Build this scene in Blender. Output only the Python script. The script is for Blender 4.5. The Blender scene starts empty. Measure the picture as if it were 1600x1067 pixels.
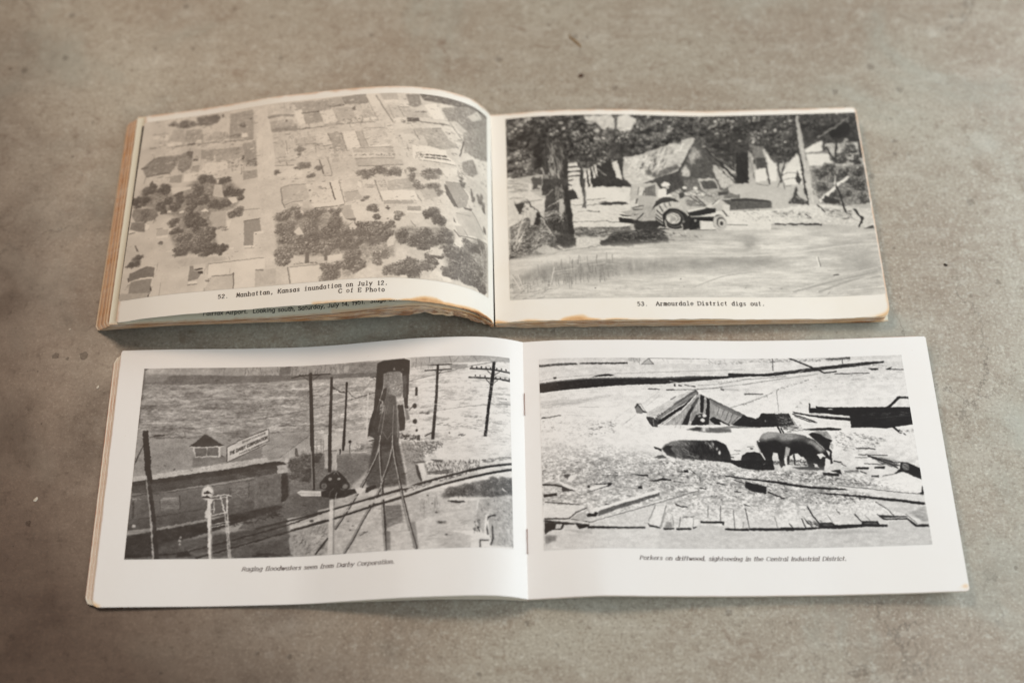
import bpy, bmesh, math, random
import numpy as np
from mathutils import Vector

random.seed(7)
S = bpy.context.scene
COL = S.collection

# ------------------------------------------------------------------ camera
TILT = math.radians(26.3)          # away from straight down
DIST = 0.76
cam_data = bpy.data.cameras.new('camera')
cam = bpy.data.objects.new('camera', cam_data)
COL.objects.link(cam)
cam.location = (0, -DIST * math.sin(TILT), DIST * math.cos(TILT))
cam.rotation_euler = (TILT, 0, 0)
cam_data.sensor_width = 36
cam_data.lens = 36 * 2190 / 1600
cam_data.clip_start = 0.02
cam_data.clip_end = 50
cam_data.dof.use_dof = True
cam_data.dof.focus_distance = 0.738
cam_data.dof.aperture_fstop = 3.0
S.camera = cam

# ------------------------------------------------------------------ light
world = bpy.data.worlds.new('World')
S.world = world
world.use_nodes = True
world.node_tree.nodes['Background'].inputs[0].default_value = (1.0, 0.94, 0.87, 1)
world.node_tree.nodes['Background'].inputs[1].default_value = 0.11

def area_light(name, loc, target, size, size_y, power, colour):
    d = bpy.data.lights.new(name, 'AREA')
    d.shape = 'RECTANGLE'; d.size = size; d.size_y = size_y
    d.energy = power; d.color = colour
    o = bpy.data.objects.new(name, d); COL.objects.link(o)
    o.location = loc
    o.rotation_euler = (Vector(target) - Vector(loc)).to_track_quat('-Z', 'Y').to_euler()
    return o

area_light('window_light', (0.82, 0.36, 0.50), (0.16, 0.12, 0), 0.62, 0.46, 5.4, (0.93, 0.99, 1.0))
area_light('front_fill_light', (0.68, -0.46, 0.98), (0.14, 0.02, 0), 0.8, 0.8, 7.8, (0.95, 1.0, 0.985))  # added soft fill from the front right, in place of stronger ambient light
area_light('warm_lamp_light', (-0.40, 0.46, 1.0), (-0.08, 0.10, 0), 0.34, 0.34, 5.0, (1.0, 0.73, 0.53))

S.view_settings.view_transform = 'Standard'
S.view_settings.look = 'None'
S.view_settings.exposure = 0.0
S.view_settings.gamma = 1.0

# ------------------------------------------------------------------ node helpers
class NT:
    def __init__(self, name):
        self.m = bpy.data.materials.new(name); self.m.use_nodes = True
        self.t = self.m.node_tree; self.n = self.t.nodes
        self.b = self.n['Principled BSDF']
    def new(self, typ, **kw):
        x = self.n.new(typ)
        for k, v in kw.items(): setattr(x, k, v)
        return x
    def put(self, sock, v):
        if hasattr(v, 'is_output'): self.t.links.new(v, sock)
        elif isinstance(v, tuple) and len(v) == 3 and sock.type == 'RGBA': sock.default_value = (*v, 1)
        else: sock.default_value = v
    def math(self, op, a, b=None, clamp=False):
        x = self.new('ShaderNodeMath', operation=op, use_clamp=clamp)
        self.put(x.inputs[0], a)
        if b is not None: self.put(x.inputs[1], b)
        return x.outputs[0]
    def mix(self, f, a, b, blend='MIX'):
        x = self.new('ShaderNodeMix', data_type='RGBA', blend_type=blend)
        self.put(x.inputs[0], f); self.put(x.inputs[6], a); self.put(x.inputs[7], b)
        return x.outputs[2]
    def noise(self, vec, scale, detail=4, rough=.55, dist=0.0, out=0):
        x = self.new('ShaderNodeTexNoise')
        if vec is not None: self.put(x.inputs['Vector'], vec)
        x.inputs['Scale'].default_value = scale; x.inputs['Detail'].default_value = detail
        x.inputs['Roughness'].default_value = rough; x.inputs['Distortion'].default_value = dist
        return x.outputs[out]
    def step(self, v, lo, hi, a=0.0, b=1.0):
        x = self.new('ShaderNodeMapRange', interpolation_type='SMOOTHSTEP')
        self.put(x.inputs[0], v)
        for i, q in enumerate((lo, hi, a, b)): self.put(x.inputs[i + 1], q)
        return x.outputs[0]
    def mapping(self, vec, scale=(1, 1, 1), rot=(0, 0, 0), loc=(0, 0, 0)):
        x = self.new('ShaderNodeMapping'); self.put(x.inputs[0], vec)
        x.inputs[1].default_value = loc; x.inputs[2].default_value = rot; x.inputs[3].default_value = scale
        return x.outputs[0]
    def bump(self, h, strength, dist):
        x = self.new('ShaderNodeBump'); x.inputs['Strength'].default_value = strength
        x.inputs['Distance'].default_value = dist; self.put(x.inputs['Height'], h)
        self.t.links.new(x.outputs[0], self.b.inputs['Normal'])

def srgb(r, g, b):
    f = lambda c: (c / 255) / 12.92 if c < 11 else ((c / 255 + .055) / 1.055) ** 2.4
    return (f(r), f(g), f(b))

# ------------------------------------------------------------------ floor
def floor_material():
    k = NT('old_concrete')
    P = k.new('ShaderNodeTexCoord').outputs['Object']
    big = k.noise(P, 5.0, 5, .6, .4)
    mid = k.noise(P, 22.0, 6, .62, .3)
    speck = k.noise(P, 620.0, 3, .75)
    smear = k.noise(k.mapping(P, (30, 75, 30), (0, 0, -.75)), 1.0, 5, .62, .5)
    fine = k.noise(P, 190.0, 5, .7)
    grit = k.noise(P, 900.0, 3, .7)
    c = k.mix(k.step(big, .30, .70), srgb(146, 133, 118), srgb(167, 163, 150))
    c = k.mix(k.math('MULTIPLY', k.step(mid, .50, .72), .40), c, srgb(124, 106, 90))
    c = k.mix(k.math('MULTIPLY', k.step(smear, .48, .74), .32), c, srgb(198, 197, 188))
    c = k.mix(k.math('MULTIPLY', k.step(fine, .52, .72), .52), c, srgb(111, 99, 86))
    c = k.mix(k.math('MULTIPLY', k.step(fine, .47, .30), .48), c, srgb(199, 200, 192))
    c = k.mix(k.math('MULTIPLY', k.step(speck, .52, .70), .55), c, srgb(93, 80, 69))
    c = k.mix(k.math('MULTIPLY', k.step(speck, .46, .32), .50), c, srgb(216, 215, 203))
    wisp = k.noise(k.mapping(P, (60, 85, 60), (0, 0, .6)), 1.0, 6, .68, 1.6)
    c = k.mix(k.math('MULTIPLY', k.step(wisp, .54, .70), .50), c, srgb(118, 99, 80))
    # grey-green cement showing through the brown film
    c = k.mix(k.math('MULTIPLY', k.step(k.noise(P, 9.0, 5, .6, .8), .5, .68), .45), c, srgb(157, 163, 155))
    # rusty brown scuffs
    rus = k.math('MULTIPLY', k.step(k.noise(P, 16.0, 6, .7, 1.2), .6, .74), k.step(fine, .4, .62))
    c = k.mix(k.math('MULTIPLY', rus, .6), c, srgb(107, 78, 58))
    # dark pores
    v = k.new('ShaderNodeTexVoronoi'); k.put(v.inputs['Vector'], k.mapping(P, (1, 1, 1)))
    v.inputs['Scale'].default_value = 130; v.inputs['Randomness'].default_value = 1
    sel = k.new('ShaderNodeSeparateColor'); k.put(sel.inputs[0], v.outputs['Color'])
    size = k.math('MULTIPLY', k.math('POWER', sel.outputs[0], 6.0), .30)
    wob = k.math('ADD', v.outputs['Distance'], k.math('MULTIPLY', k.math('SUBTRACT', k.noise(P, 700, 2), .5), .30))
    pore = k.math('MULTIPLY', k.step(k.math('SUBTRACT', wob, size), .03, -.02), k.step(sel.outputs[1], .45, .5))
    c = k.mix(k.math('MULTIPLY', pore, .36), c, srgb(63, 51, 43))
    # fine scratches in a few directions
    scr = k.math('ADD', k.step(k.noise(k.mapping(P, (14, 900, 1), (0, 0, .5)), 1.0, 2, .5), .70, .76), k.step(k.noise(k.mapping(P, (18, 1000, 1), (0, 0, -1.1), (3, 1, 0)), 1.0, 2, .5), .71, .77), True)
    c = k.mix(k.math('MULTIPLY', k.math('MULTIPLY', scr, k.step(k.noise(P, 8, 3), .45, .6)), .35), c, srgb(193, 186, 172))
    # pale lime blooms
    v2 = k.new('ShaderNodeTexVoronoi'); k.put(v2.inputs['Vector'], P); v2.inputs['Scale'].default_value = 15
    s2 = k.new('ShaderNodeSeparateColor'); k.put(s2.inputs[0], v2.outputs['Color'])
    w2 = k.math('ADD', v2.outputs['Distance'], k.math('MULTIPLY', k.math('SUBTRACT', k.noise(P, 120, 4), .5), .35))
    bloom = k.math('MULTIPLY', k.step(w2, .13, .03), k.step(s2.outputs[0], .62, .68))
    c = k.mix(k.math('MULTIPLY', bloom, .45), c, srgb(226, 230, 226))
    # hairline cracks: distorted cell borders, broken up
    v3 = k.new('ShaderNodeTexVoronoi', feature='DISTANCE_TO_EDGE')
    dv = k.new('ShaderNodeVectorMath', operation='ADD')
    nz = k.new('ShaderNodeVectorMath', operation='SCALE'); k.put(nz.inputs[0], k.noise(P, 26, 5, .7, 0, 1)); nz.inputs['Scale'].default_value = .06
    k.put(dv.inputs[0], P); k.put(dv.inputs[1], nz.outputs[0])
    k.put(v3.inputs['Vector'], dv.outputs[0]); v3.inputs['Scale'].default_value = 11
    crack = k.math('MULTIPLY', k.step(v3.outputs['Distance'], .012, .002), k.step(k.noise(P, 7, 3), .52, .62))
    c = k.mix(k.math('MULTIPLY', crack, .42), c, srgb(71, 62, 55))
    # light falloff painted in the slab colour: dark brown at near left, ragged border
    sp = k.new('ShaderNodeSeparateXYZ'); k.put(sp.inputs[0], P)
    painted_falloff = k.math('ADD', k.math('ADD', k.math('MULTIPLY', sp.outputs[0], -1.5), k.math('MULTIPLY', sp.outputs[1], -1.0)), k.math('ADD', k.math('MULTIPLY', k.math('SUBTRACT', k.noise(P, 3, 5, .6, .4), .5), .20), k.math('MULTIPLY', k.math('SUBTRACT', mid, .5), .10)))
    c = k.mix(k.math('MULTIPLY', k.step(painted_falloff, .14, .50), .97), c, k.mix(1., c, srgb(104, 72, 54), 'MULTIPLY'))
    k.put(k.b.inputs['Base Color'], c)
    k.put(k.b.inputs['Roughness'], k.step(mid, .3, .7, .45, .62))
    k.b.inputs['Specular IOR Level'].default_value = .6
    # a worn sealer: dull where it is scuffed or pitted
    seal = k.math('SUBTRACT', 1., k.math('ADD', k.math('ADD', k.math('MULTIPLY', k.step(mid, .48, .70), .38), k.math('MULTIPLY', k.step(fine, .52, .74), .55)), k.math('ADD', k.math('MULTIPLY', pore, .8), k.math('MULTIPLY', crack, .5))), True)
    k.put(k.b.inputs['Coat Weight'], seal)
    k.b.inputs['Coat Roughness'].default_value = .42; k.b.inputs['Coat IOR'].default_value = 1.45
    h = k.math('ADD', k.math('MULTIPLY', fine, .5), k.math('ADD', k.math('MULTIPLY', grit, .22), k.math('MULTIPLY', pore, -.8)))
    k.bump(h, .35, .0008)
    return k.m

bm = bmesh.new()
bmesh.ops.create_grid(bm, x_segments=8, y_segments=8, size=3.0)
me = bpy.data.meshes.new('floor'); bm.to_mesh(me); bm.free()
floor = bpy.data.objects.new('floor', me); COL.objects.link(floor)
floor['kind'] = 'structure'
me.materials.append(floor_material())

# ------------------------------------------------------------------ painter for the printed pictures
class Canvas:
    """A grey canvas the flat printed pictures are drawn on with polygons, lines, dabs and grain."""
    def __init__(self, w, h, tone, seed):
        self.w, self.h = w, h
        self.a = np.full((h, w), tone, np.float32)
        self.r = np.random.RandomState(seed)
    def field(self, sx, sy, octaves=3, box=None):
        x0, y0, x1, y1 = box or (0, 0, self.w, self.h)
        w, h = x1 - x0, y1 - y0
        out = np.zeros((h, w), np.float32); amp = 1.0; tot = 0
        for o in range(octaves):
            gx, gy = max(2, int(w / sx) + 3), max(2, int(h / sy) + 3)
            g = self.r.uniform(-1, 1, (gy, gx)).astype(np.float32)
            xs = np.linspace(0, min(w / sx, gx - 1.001), w) ; ys = np.linspace(0, min(h / sy, gy - 1.001), h)
            xi = xs.astype(int); yi = ys.astype(int); fx = (xs - xi).astype(np.float32); fy = (ys - yi).astype(np.float32)
            fx = fx * fx * (3 - 2 * fx); fy = (fy * fy * (3 - 2 * fy))[:, None]
            xj = np.minimum(xi + 1, gx - 1); yj = np.minimum(yi + 1, gy - 1)
            top = g[yi][:, xi] * (1 - fx) + g[yi][:, xj] * fx
            bot = g[yj][:, xi] * (1 - fx) + g[yj][:, xj] * fx
            out += amp * (top * (1 - fy) + bot * fy); tot += amp * .6
            amp *= .62; sx = max(1.2, sx / 2); sy = max(1.2, sy / 2)
        return out / tot
    def mask(self, pts, soft=0):
        p = np.asarray(pts, np.float32)
        m = int(soft * 2) + 2
        x0 = max(0, int(p[:, 0].min()) - m); x1 = min(self.w, int(p[:, 0].max()) + m + 1)
        y0 = max(0, int(p[:, 1].min()) - m); y1 = min(self.h, int(p[:, 1].max()) + m + 1)
        if x1 <= x0 or y1 <= y0: return None
        acc = np.zeros((y1 - y0, x1 - x0), np.float32)
        for dx, dy in ((.25, .25), (.75, .25), (.25, .75), (.75, .75)):
            X = np.arange(x0, x1, dtype=np.float32)[None] + dx; Y = np.arange(y0, y1, dtype=np.float32)[:, None] + dy
            ins = np.zeros(acc.shape, bool)
            q = np.roll(p, -1, 0)
            for (ax, ay), (bx, by) in zip(p, q):
                if ay == by: continue
                rows = (ay > Y) != (by > Y)
                ins ^= rows & (X < (bx - ax) * (Y - ay) / (by - ay) + ax)
            acc += ins
        acc /= 4
        if soft >= 1:
            acc = self.blur(acc, int(soft))
        return (slice(y0, y1), slice(x0, x1)), acc, (x0, y0, x1, y1)
    @staticmethod
    def blur(a, r):
        for _ in range(2):
            for ax in (0, 1):
                pad = [(0, 0), (0, 0)]; pad[ax] = (r + 1, r)
                c = np.cumsum(np.pad(a, pad, mode='edge'), axis=ax)
                n = a.shape[ax]
                hi = np.take(c, np.arange(2 * r + 1, 2 * r + 1 + n), axis=ax); lo = np.take(c, np.arange(0, n), axis=ax)
                a = (hi - lo) / (2 * r + 1)
        return a
    def poly(self, tone, soft, pts, amp=0, sx=8, sy=8):
        k = self.mask(pts, soft)
        if not k: return
        sl, m, box = k
        t = tone
        if amp: t = tone + amp * self.field(sx, sy, 3, box)
        self.a[sl] += (t - self.a[sl]) * m
    def grad(self, t0, t1, soft, p0, p1, pts, amp=0, sx=8, sy=8):
        k = self.mask(pts, soft)
        if not k: return
        sl, m, box = k
        Y, X = np.mgrid[box[1]:box[3], box[0]:box[2]].astype(np.float32)
        d = np.asarray(p1) - np.asarray(p0)
        f = np.clip(((X - p0[0]) * d[0] + (Y - p0[1]) * d[1]) / max(1e-6, (d * d).sum()), 0, 1)
        t = t0 + (t1 - t0) * f
        if amp: t = t + amp * self.field(sx, sy, 3, box)
        self.a[sl] += (t - self.a[sl]) * m
    def mod(self, amp, sx, sy, soft, pts):
        k = self.mask(pts, soft)
        if not k: return
        sl, m, box = k
        self.a[sl] += amp * self.field(sx, sy, 3, box) * m
    def line(self, tone, width, pts, op=1.0):
        p = np.asarray(pts, np.float32)
        x0 = max(0, int(p[:, 0].min() - width - 2)); x1 = min(self.w, int(p[:, 0].max() + width + 3))
        y0 = max(0, int(p[:, 1].min() - width - 2)); y1 = min(self.h, int(p[:, 1].max() + width + 3))
        if x1 <= x0 or y1 <= y0: return
        Y, X = np.mgrid[y0:y1, x0:x1].astype(np.float32)
        best = np.full(X.shape, 1e9, np.float32)
        for (ax, ay), (bx, by) in zip(p[:-1], p[1:]):
            dx, dy = bx - ax, by - ay
            L = dx * dx + dy * dy + 1e-9
            f = np.clip(((X - ax) * dx + (Y - ay) * dy) / L, 0, 1)
            best = np.minimum(best, np.hypot(X - ax - f * dx, Y - ay - f * dy))
        m = np.clip(width / 2 + .5 - best, 0, min(1, width)) * op
        s = self.a[y0:y1, x0:x1]
        s += (tone - s) * m
    def dab(self, tone, x, y, rx, ry, op=1.0, hard=2.0):
        x0 = max(0, int(x - rx - 1)); x1 = min(self.w, int(x + rx + 2))
        y0 = max(0, int(y - ry - 1)); y1 = min(self.h, int(y + ry + 2))
        if x1 <= x0 or y1 <= y0: return
        dx = (np.arange(x0, x1, dtype=np.float32) - x) / max(rx, .5)
        dy = ((np.arange(y0, y1, dtype=np.float32) - y) / max(ry, .5))[:, None]
        m = np.clip((1 - np.sqrt(dx * dx + dy * dy)) * hard, 0, 1) * op
        s = self.a[y0:y1, x0:x1]
        s += (tone - s) * m
    def warp(self, amp, sc):
        dx = self.field(sc, sc, 2) * amp; dy = self.field(sc, sc, 2) * amp
        Y, X = np.mgrid[0:self.h, 0:self.w].astype(np.float32)
        X = np.clip(X + dx, 0, self.w - 1.01); Y = np.clip(Y + dy, 0, self.h - 1.01)
        xi = X.astype(int); yi = Y.astype(int); fx = X - xi; fy = Y - yi; a = self.a
        self.a = (a[yi, xi] * (1 - fx) + a[yi, xi + 1] * fx) * (1 - fy) + (a[yi + 1, xi] * (1 - fx) + a[yi + 1, xi + 1] * fx) * fy
    def inside(self, pts, n):
        p = np.asarray(pts, np.float32); lo, hi = p.min(0), p.max(0); out = []
        q = np.roll(p, -1, 0)
        for _ in range(40):
            c = self.r.uniform(lo, hi, (n * 2, 2)); ins = np.zeros(len(c), bool)
            for (ax, ay), (bx, by) in zip(p, q):
                if ay == by: continue
                ins ^= ((ay > c[:, 1]) != (by > c[:, 1])) & (c[:, 0] < (bx - ax) * (c[:, 1] - ay) / (by - ay) + ax)
            out.extend(c[ins].tolist())
            if len(out) >= n: break
        return out[:n]
    def dashes(self, tone, tv, n, ln, wd, ang, av, pts):
        for x, y in self.inside(pts, int(n * 1.8)):
            a = math.radians(ang + self.r.uniform(-av, av)); u = self.r.uniform(0, 1)
            L = ln * (.12 + 1.25 * u ** 2.6) / 2; w = wd * self.r.uniform(.3, 1.0) * (.55 + .6 * u)
            c, s = math.cos(a) * L, math.sin(a) * L; k = self.r.uniform(-.25, .25)
            self.line(tone + self.r.uniform(-tv, tv), w, [(x - c, y - s), (x - k * s * .5, y + k * c * .5), (x + c, y + s)], self.r.uniform(.45, 1))
    def tree(self, dark, light, rd, n, blobs):
        """leafy crowns: irregular dark base, lighter sprays of leaves towards the upper left of each clump"""
        for (x, y, rx, ry) in blobs:
            subs = []
            for _ in range(9):
                a = self.r.uniform(0, 6.28); q = self.r.uniform(.1, .85); g = self.r.uniform(.32, .6)
                subs.append((x + math.cos(a) * rx * q, y + math.sin(a) * ry * q, rx * g, ry * g))
            for sx, sy, qx, qy in subs: self.dab(dark + self.r.uniform(-.03, .05), sx, sy, qx * 1.15, qy * 1.15, .85, 1.6)
            for _ in range(int(n * rx * ry / 75)):
                sx, sy, qx, qy = subs[self.r.randint(len(subs))]
                a = self.r.uniform(0, 6.28); q = math.sqrt(self.r.uniform(0, 1)) * 1.12
                ux, uy = math.cos(a) * q, math.sin(a) * q
                lit = np.clip(.5 - .42 * ux - .6 * uy, 0, 1); f = self.r.uniform(0, 1)
                t = dark + (light - dark) * lit * (.2 + 1.5 * f * f)
                if self.r.uniform() < .3: t = dark * self.r.uniform(.6, .95)
                r = rd * self.r.uniform(.3, .95)
                self.dab(t, sx + ux * qx, sy + uy * qy, r, r * self.r.uniform(.5, 1), .75, 2.)

# stroke letters: x-height 5, capitals 7; '~' marks a smooth stroke
GLYPH = {
 'A': (6, '0,0 3,7 6,0|1.1,2.4 4.9,2.4'), 'C': (6, '~5.6,5.7 4.6,6.8 3,7.1 1.2,6.2 .4,3.5 1.2,.8 3,-.1 4.6,.2 5.6,1.3'),
 'D': (6, '.6,0 .6,7|~.6,7 3.2,6.9 5.2,5.6 5.7,3.5 5.2,1.4 3.2,.1 .6,0'), 'E': (5.2, '.6,0 .6,7|.6,7 4.8,7|.6,3.7 4,3.7|.6,0 4.9,0'),
 'F': (5, '.6,0 .6,7|.6,7 4.7,7|.6,3.7 4,3.7'), 'H': (6, '.6,0 .6,7|5.4,0 5.4,7|.6,3.6 5.4,3.6'), 'I': (2, '1,0 1,7'),
 'J': (4, '~3,7 3,1.6 2.2,.1 1,0 .3,1'), 'K': (5.6, '.6,0 .6,7|5,7 .6,2.8|2.2,4.4 5.3,0'), 'L': (4.4, '.6,7 .6,0 4.2,0'),
 'M': (7, '.6,0 .9,7 3.5,1.6 6.1,7 6.4,0'), 'N': (6.2, '.6,0 .6,7 5.6,0 5.6,7'), 'O': (6.6, '~3.3,7.1 1.2,6.2 .4,3.5 1.2,.8 3.3,-.1 5.4,.8 6.2,3.5 5.4,6.2 3.3,7.1'),
 'P': (5.2, '.6,0 .6,7|~.6,7 3.4,6.9 4.7,5.2 3.4,3.4 .6,3.3'), 'R': (5.6, '.6,0 .6,7|~.6,7 3.4,6.9 4.7,5.2 3.4,3.5 .6,3.4|2.8,3.4 5.3,0'),
 'S': (5, '~4.4,5.9 3.4,6.9 2,7 .8,6 1,4.6 2.5,3.7 4.2,2.8 4.6,1.4 3.6,.1 2,-.1 .5,1'), 'T': (5.4, '2.7,0 2.7,7|.2,7 5.2,7'),
 'B': (5.4, '.6,0 .6,7|~.6,7 3.4,6.8 4.2,5.3 3.2,3.8 .6,3.7|~.6,3.7 3.8,3.5 4.9,1.9 3.6,.1 .6,0'), 'Y': (5.6, '.2,7 2.8,3.4 5.4,7|2.8,3.4 2.8,0'), 'G': (6, '~5.6,5.7 4.6,6.8 3,7.1 1.2,6.2 .4,3.5 1.2,.8 3,-.1 5,.5 5.6,2 5.6,3.2|3.6,3.2 5.6,3.2'),
 'a': (5, '~4.2,3.4 3.2,4.9 1.9,5 .6,3.8 .4,2.3 1,.5 2.3,-.1 3.4,.4 4.2,1.6|4.2,5 4.2,0'), 'b': (5, '.7,7.6 .7,0|~.7,3.2 1.7,4.9 3,5 4.4,3.8 4.5,2.2 3.7,.4 2.4,-.1 1.2,.4 .7,1.6'),
 'c': (4.4, '~4.1,4.1 3.2,5 2,5 .7,3.8 .4,2.4 .9,.7 2.2,-.1 3.3,.1 4.1,.9'), 'd': (5, '4.2,7.6 4.2,0|~4.2,3.4 3.2,4.9 1.9,5 .6,3.8 .4,2.3 1,.5 2.3,-.1 3.4,.4 4.2,1.6'),
 'e': (4.8, '~.5,2.7 4.3,2.8 4.1,4.2 3,5.1 1.6,4.9 .5,3.4 .5,1.7 1.4,.2 2.8,-.1 4.2,.9'), 'f': (3, '~2.9,7.4 2,7.5 1.4,6.6 1.3,5 1.3,0|.2,5 2.7,5'),
 'g': (5, '~4.2,3.4 3.2,4.9 1.9,5 .6,3.8 .4,2.3 1,.5 2.3,-.1 3.4,.4 4.2,1.6|~4.2,5 4.2,0 3.8,-1.7 2.4,-2.2 .8,-1.6'), 'h': (5, '.7,7.6 .7,0|~.7,3 1.5,4.6 2.8,5.1 4,4.3 4.2,2.8 4.2,0'),
 'i': (2, '1,5 1,0|1,6.8 1,7.3'), 'k': (4.6, '.7,7.6 .7,0|3.9,5 .7,2|1.8,3 4.3,0'), 'l': (2, '1,7.6 1,0'),
 'm': (7.6, '.7,5 .7,0|~.7,3 1.4,4.6 2.5,5.1 3.5,4.4 3.7,3 3.7,0|~3.7,3 4.5,4.6 5.6,5.1 6.6,4.4 6.8,3 6.8,0'), 'n': (5, '.7,5 .7,0|~.7,3 1.5,4.6 2.8,5.1 4,4.3 4.2,2.8 4.2,0'),
 'o': (5, '~2.5,5.1 1.1,4.5 .4,2.5 1.1,.5 2.5,-.1 3.9,.5 4.6,2.5 3.9,4.5 2.5,5.1'), 'p': (5, '.7,5 .7,-2.2|~.7,3.2 1.7,4.9 3,5 4.4,3.8 4.5,2.2 3.7,.4 2.4,-.1 1.2,.4 .7,1.6'),
 'r': (3.4, '.7,5 .7,0|~.7,2.8 1.4,4.4 2.4,5 3.2,4.9'), 's': (4, '~3.5,4.2 2.7,5 1.4,5 .7,4 1.2,3 2.6,2.3 3.5,1.4 3,.1 1.6,-.1 .4,.7'), 't': (3, '~1.3,7 1.3,1.2 1.8,.1 2.8,.2|.2,5 2.7,5'),
 'u': (5, '~.7,5 .8,1.3 1.8,0 3,.1 4,1.3 4.2,2|4.2,5 4.2,0'), 'v': (4.4, '.2,5 2.2,0 4.2,5'), 'w': (6.6, '.2,5 1.8,0 3.3,4.6 4.8,0 6.4,5'), 'x': (4.4, '.3,5 4.1,0|4.1,5 .3,0'), 'y': (4.6, '.2,5 2.3,.2|~4.4,5 2.3,.2 1.4,-1.7 .2,-2.1'),
 '1': (3.4, '.9,5.8 2.1,7 2.1,0'), '2': (4.8, '~.6,5.4 1.2,6.7 2.5,7.1 4,6.2 4.1,4.8 3,3.2 .5,.1|.5,0 4.5,0'), '3': (4.8, '~.7,6.1 1.6,7 3,7 4,5.8 3.4,4.2 2,3.8|~2,3.8 3.8,3.3 4.4,1.9 3.4,.2 1.8,-.1 .4,.9'),
 '4': (5, '3.6,0 3.6,7 .3,2 4.8,2'), '5': (4.8, '4.2,7 1.1,7 .8,4|~.8,4 2.4,4.5 3.9,3.8 4.3,2.2 3.4,.3 1.8,-.1 .5,.8'), '9': (4.8, '~4.2,5 3.4,3.4 2,3.1 .7,4 .6,5.6 1.6,6.9 3,6.9 4.2,5.6 4.2,3 3.2,.5 1.4,-.1'),
 '.': (2, '1,0 1,.5'), ',': (2, '1.1,.6 1.1,0 .5,-1.2'), ' ': (2.6, ''),
}
# the typewriter face: its own narrow forms and slab feet on a fixed pitch of 6
SLAB = {'A': '-.3,0 1.2,0|4.8,0 6.3,0', 'D': '-.1,0 .6,0|-.1,7 .6,7', 'M': '-.2,0 1.3,0|5.6,0 7.1,0', 'K': '-.1,0 1.4,0|-.1,7 1.4,7|4.3,0 5.7,0|4,7 5.6,7', 'J': '2,7 4,7', 'P': '-.1,0 1.7,0|-.1,7 .6,7',
 'E': '-.1,0 .6,0|-.1,7 .6,7|4.8,7 4.8,5.8|4.9,0 4.9,1.3', 'n': '-.2,5 .7,5|-.2,0 1.6,0|3.3,0 5.1,0', 'h': '-.2,7.6 .7,7.6|-.2,0 1.6,0|3.3,0 5.1,0', 'm': '-.2,5 .7,5|-.1,0 1.5,0|3,0 4.5,0|6,0 7.5,0', 'u': '-.2,5 .7,5|3.3,5 4.2,5|4.2,0 5,0',
 'd': '3.3,7.6 4.2,7.6|4.2,0 5.1,0', 'i': '-.3,5 1,5|-.6,0 2.6,0', 'l': '-.3,7.6 1,7.6|-.6,0 2.6,0', 'r': '-.2,5 .7,5|-.3,0 2.2,0', 'f': '.2,0 2.6,0', 'y': '-.4,5 1.2,5|3.4,5 5,5', 'a': '4.2,0 5,0', '1': '.6,0 3.6,0', 'k': '-.2,7.6 .7,7.6|-.2,0 1.6,0', 'g': '4.2,5 5,5', 't': ''}

def smooth_stroke(p, n=5):
    p = [np.array(q, float) for q in p]
    if len(p) < 3: return p
    out = []
    for i in range(len(p) - 1):
        a = p[i - 1] if i else 2 * p[0] - p[1]
        b, c = p[i], p[i + 1]
        d = p[i + 2] if i + 2 < len(p) else 2 * p[-1] - p[-2]
        for k in range(n):
            t = k / n
            out.append(.5 * (2 * b + (c - a) * t + (2 * a - 5 * b + 4 * c - d) * t * t + (3 * b - a - 3 * c + d) * t ** 3))
    out.append(p[-1])
    return out

def text_strokes(text, face):
    """list of polylines in letter units, and the advance width"""
    x = 0.0; out = []
    for ch in text:
        adv, spec = GLYPH[ch]
        if face == 'italic' and SLAB.get(ch): spec = spec + '|' + SLAB[ch]
        if face == 'typewriter':
            off = (6 - adv) / 2; spec = spec + ('|' + SLAB[ch] if SLAB.get(ch) else '')
        else: off = 0.5
        for st in spec.split('|'):
            if not st: continue
            sm = st[0] == '~'
            p = [tuple(float(v) for v in q.split(',')) for q in st.lstrip('~').split()]
            if sm: p = smooth_stroke(p, 4)
            sc = .78 if face == 'typewriter' and adv > 6 else 1
            q = []
            for a, b in p:
                if sc != 1: a = (a - adv / 2) * sc + adv / 2
                if face == 'italic': a += .27 * b
                q.append((x + off + a, b))
            out.append(q)
        x += 6.6 if face == 'typewriter' else adv + (1.0 if face == 'italic' else .9) + (0.6 if ch == ' ' else 0)
    return out, x

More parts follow.
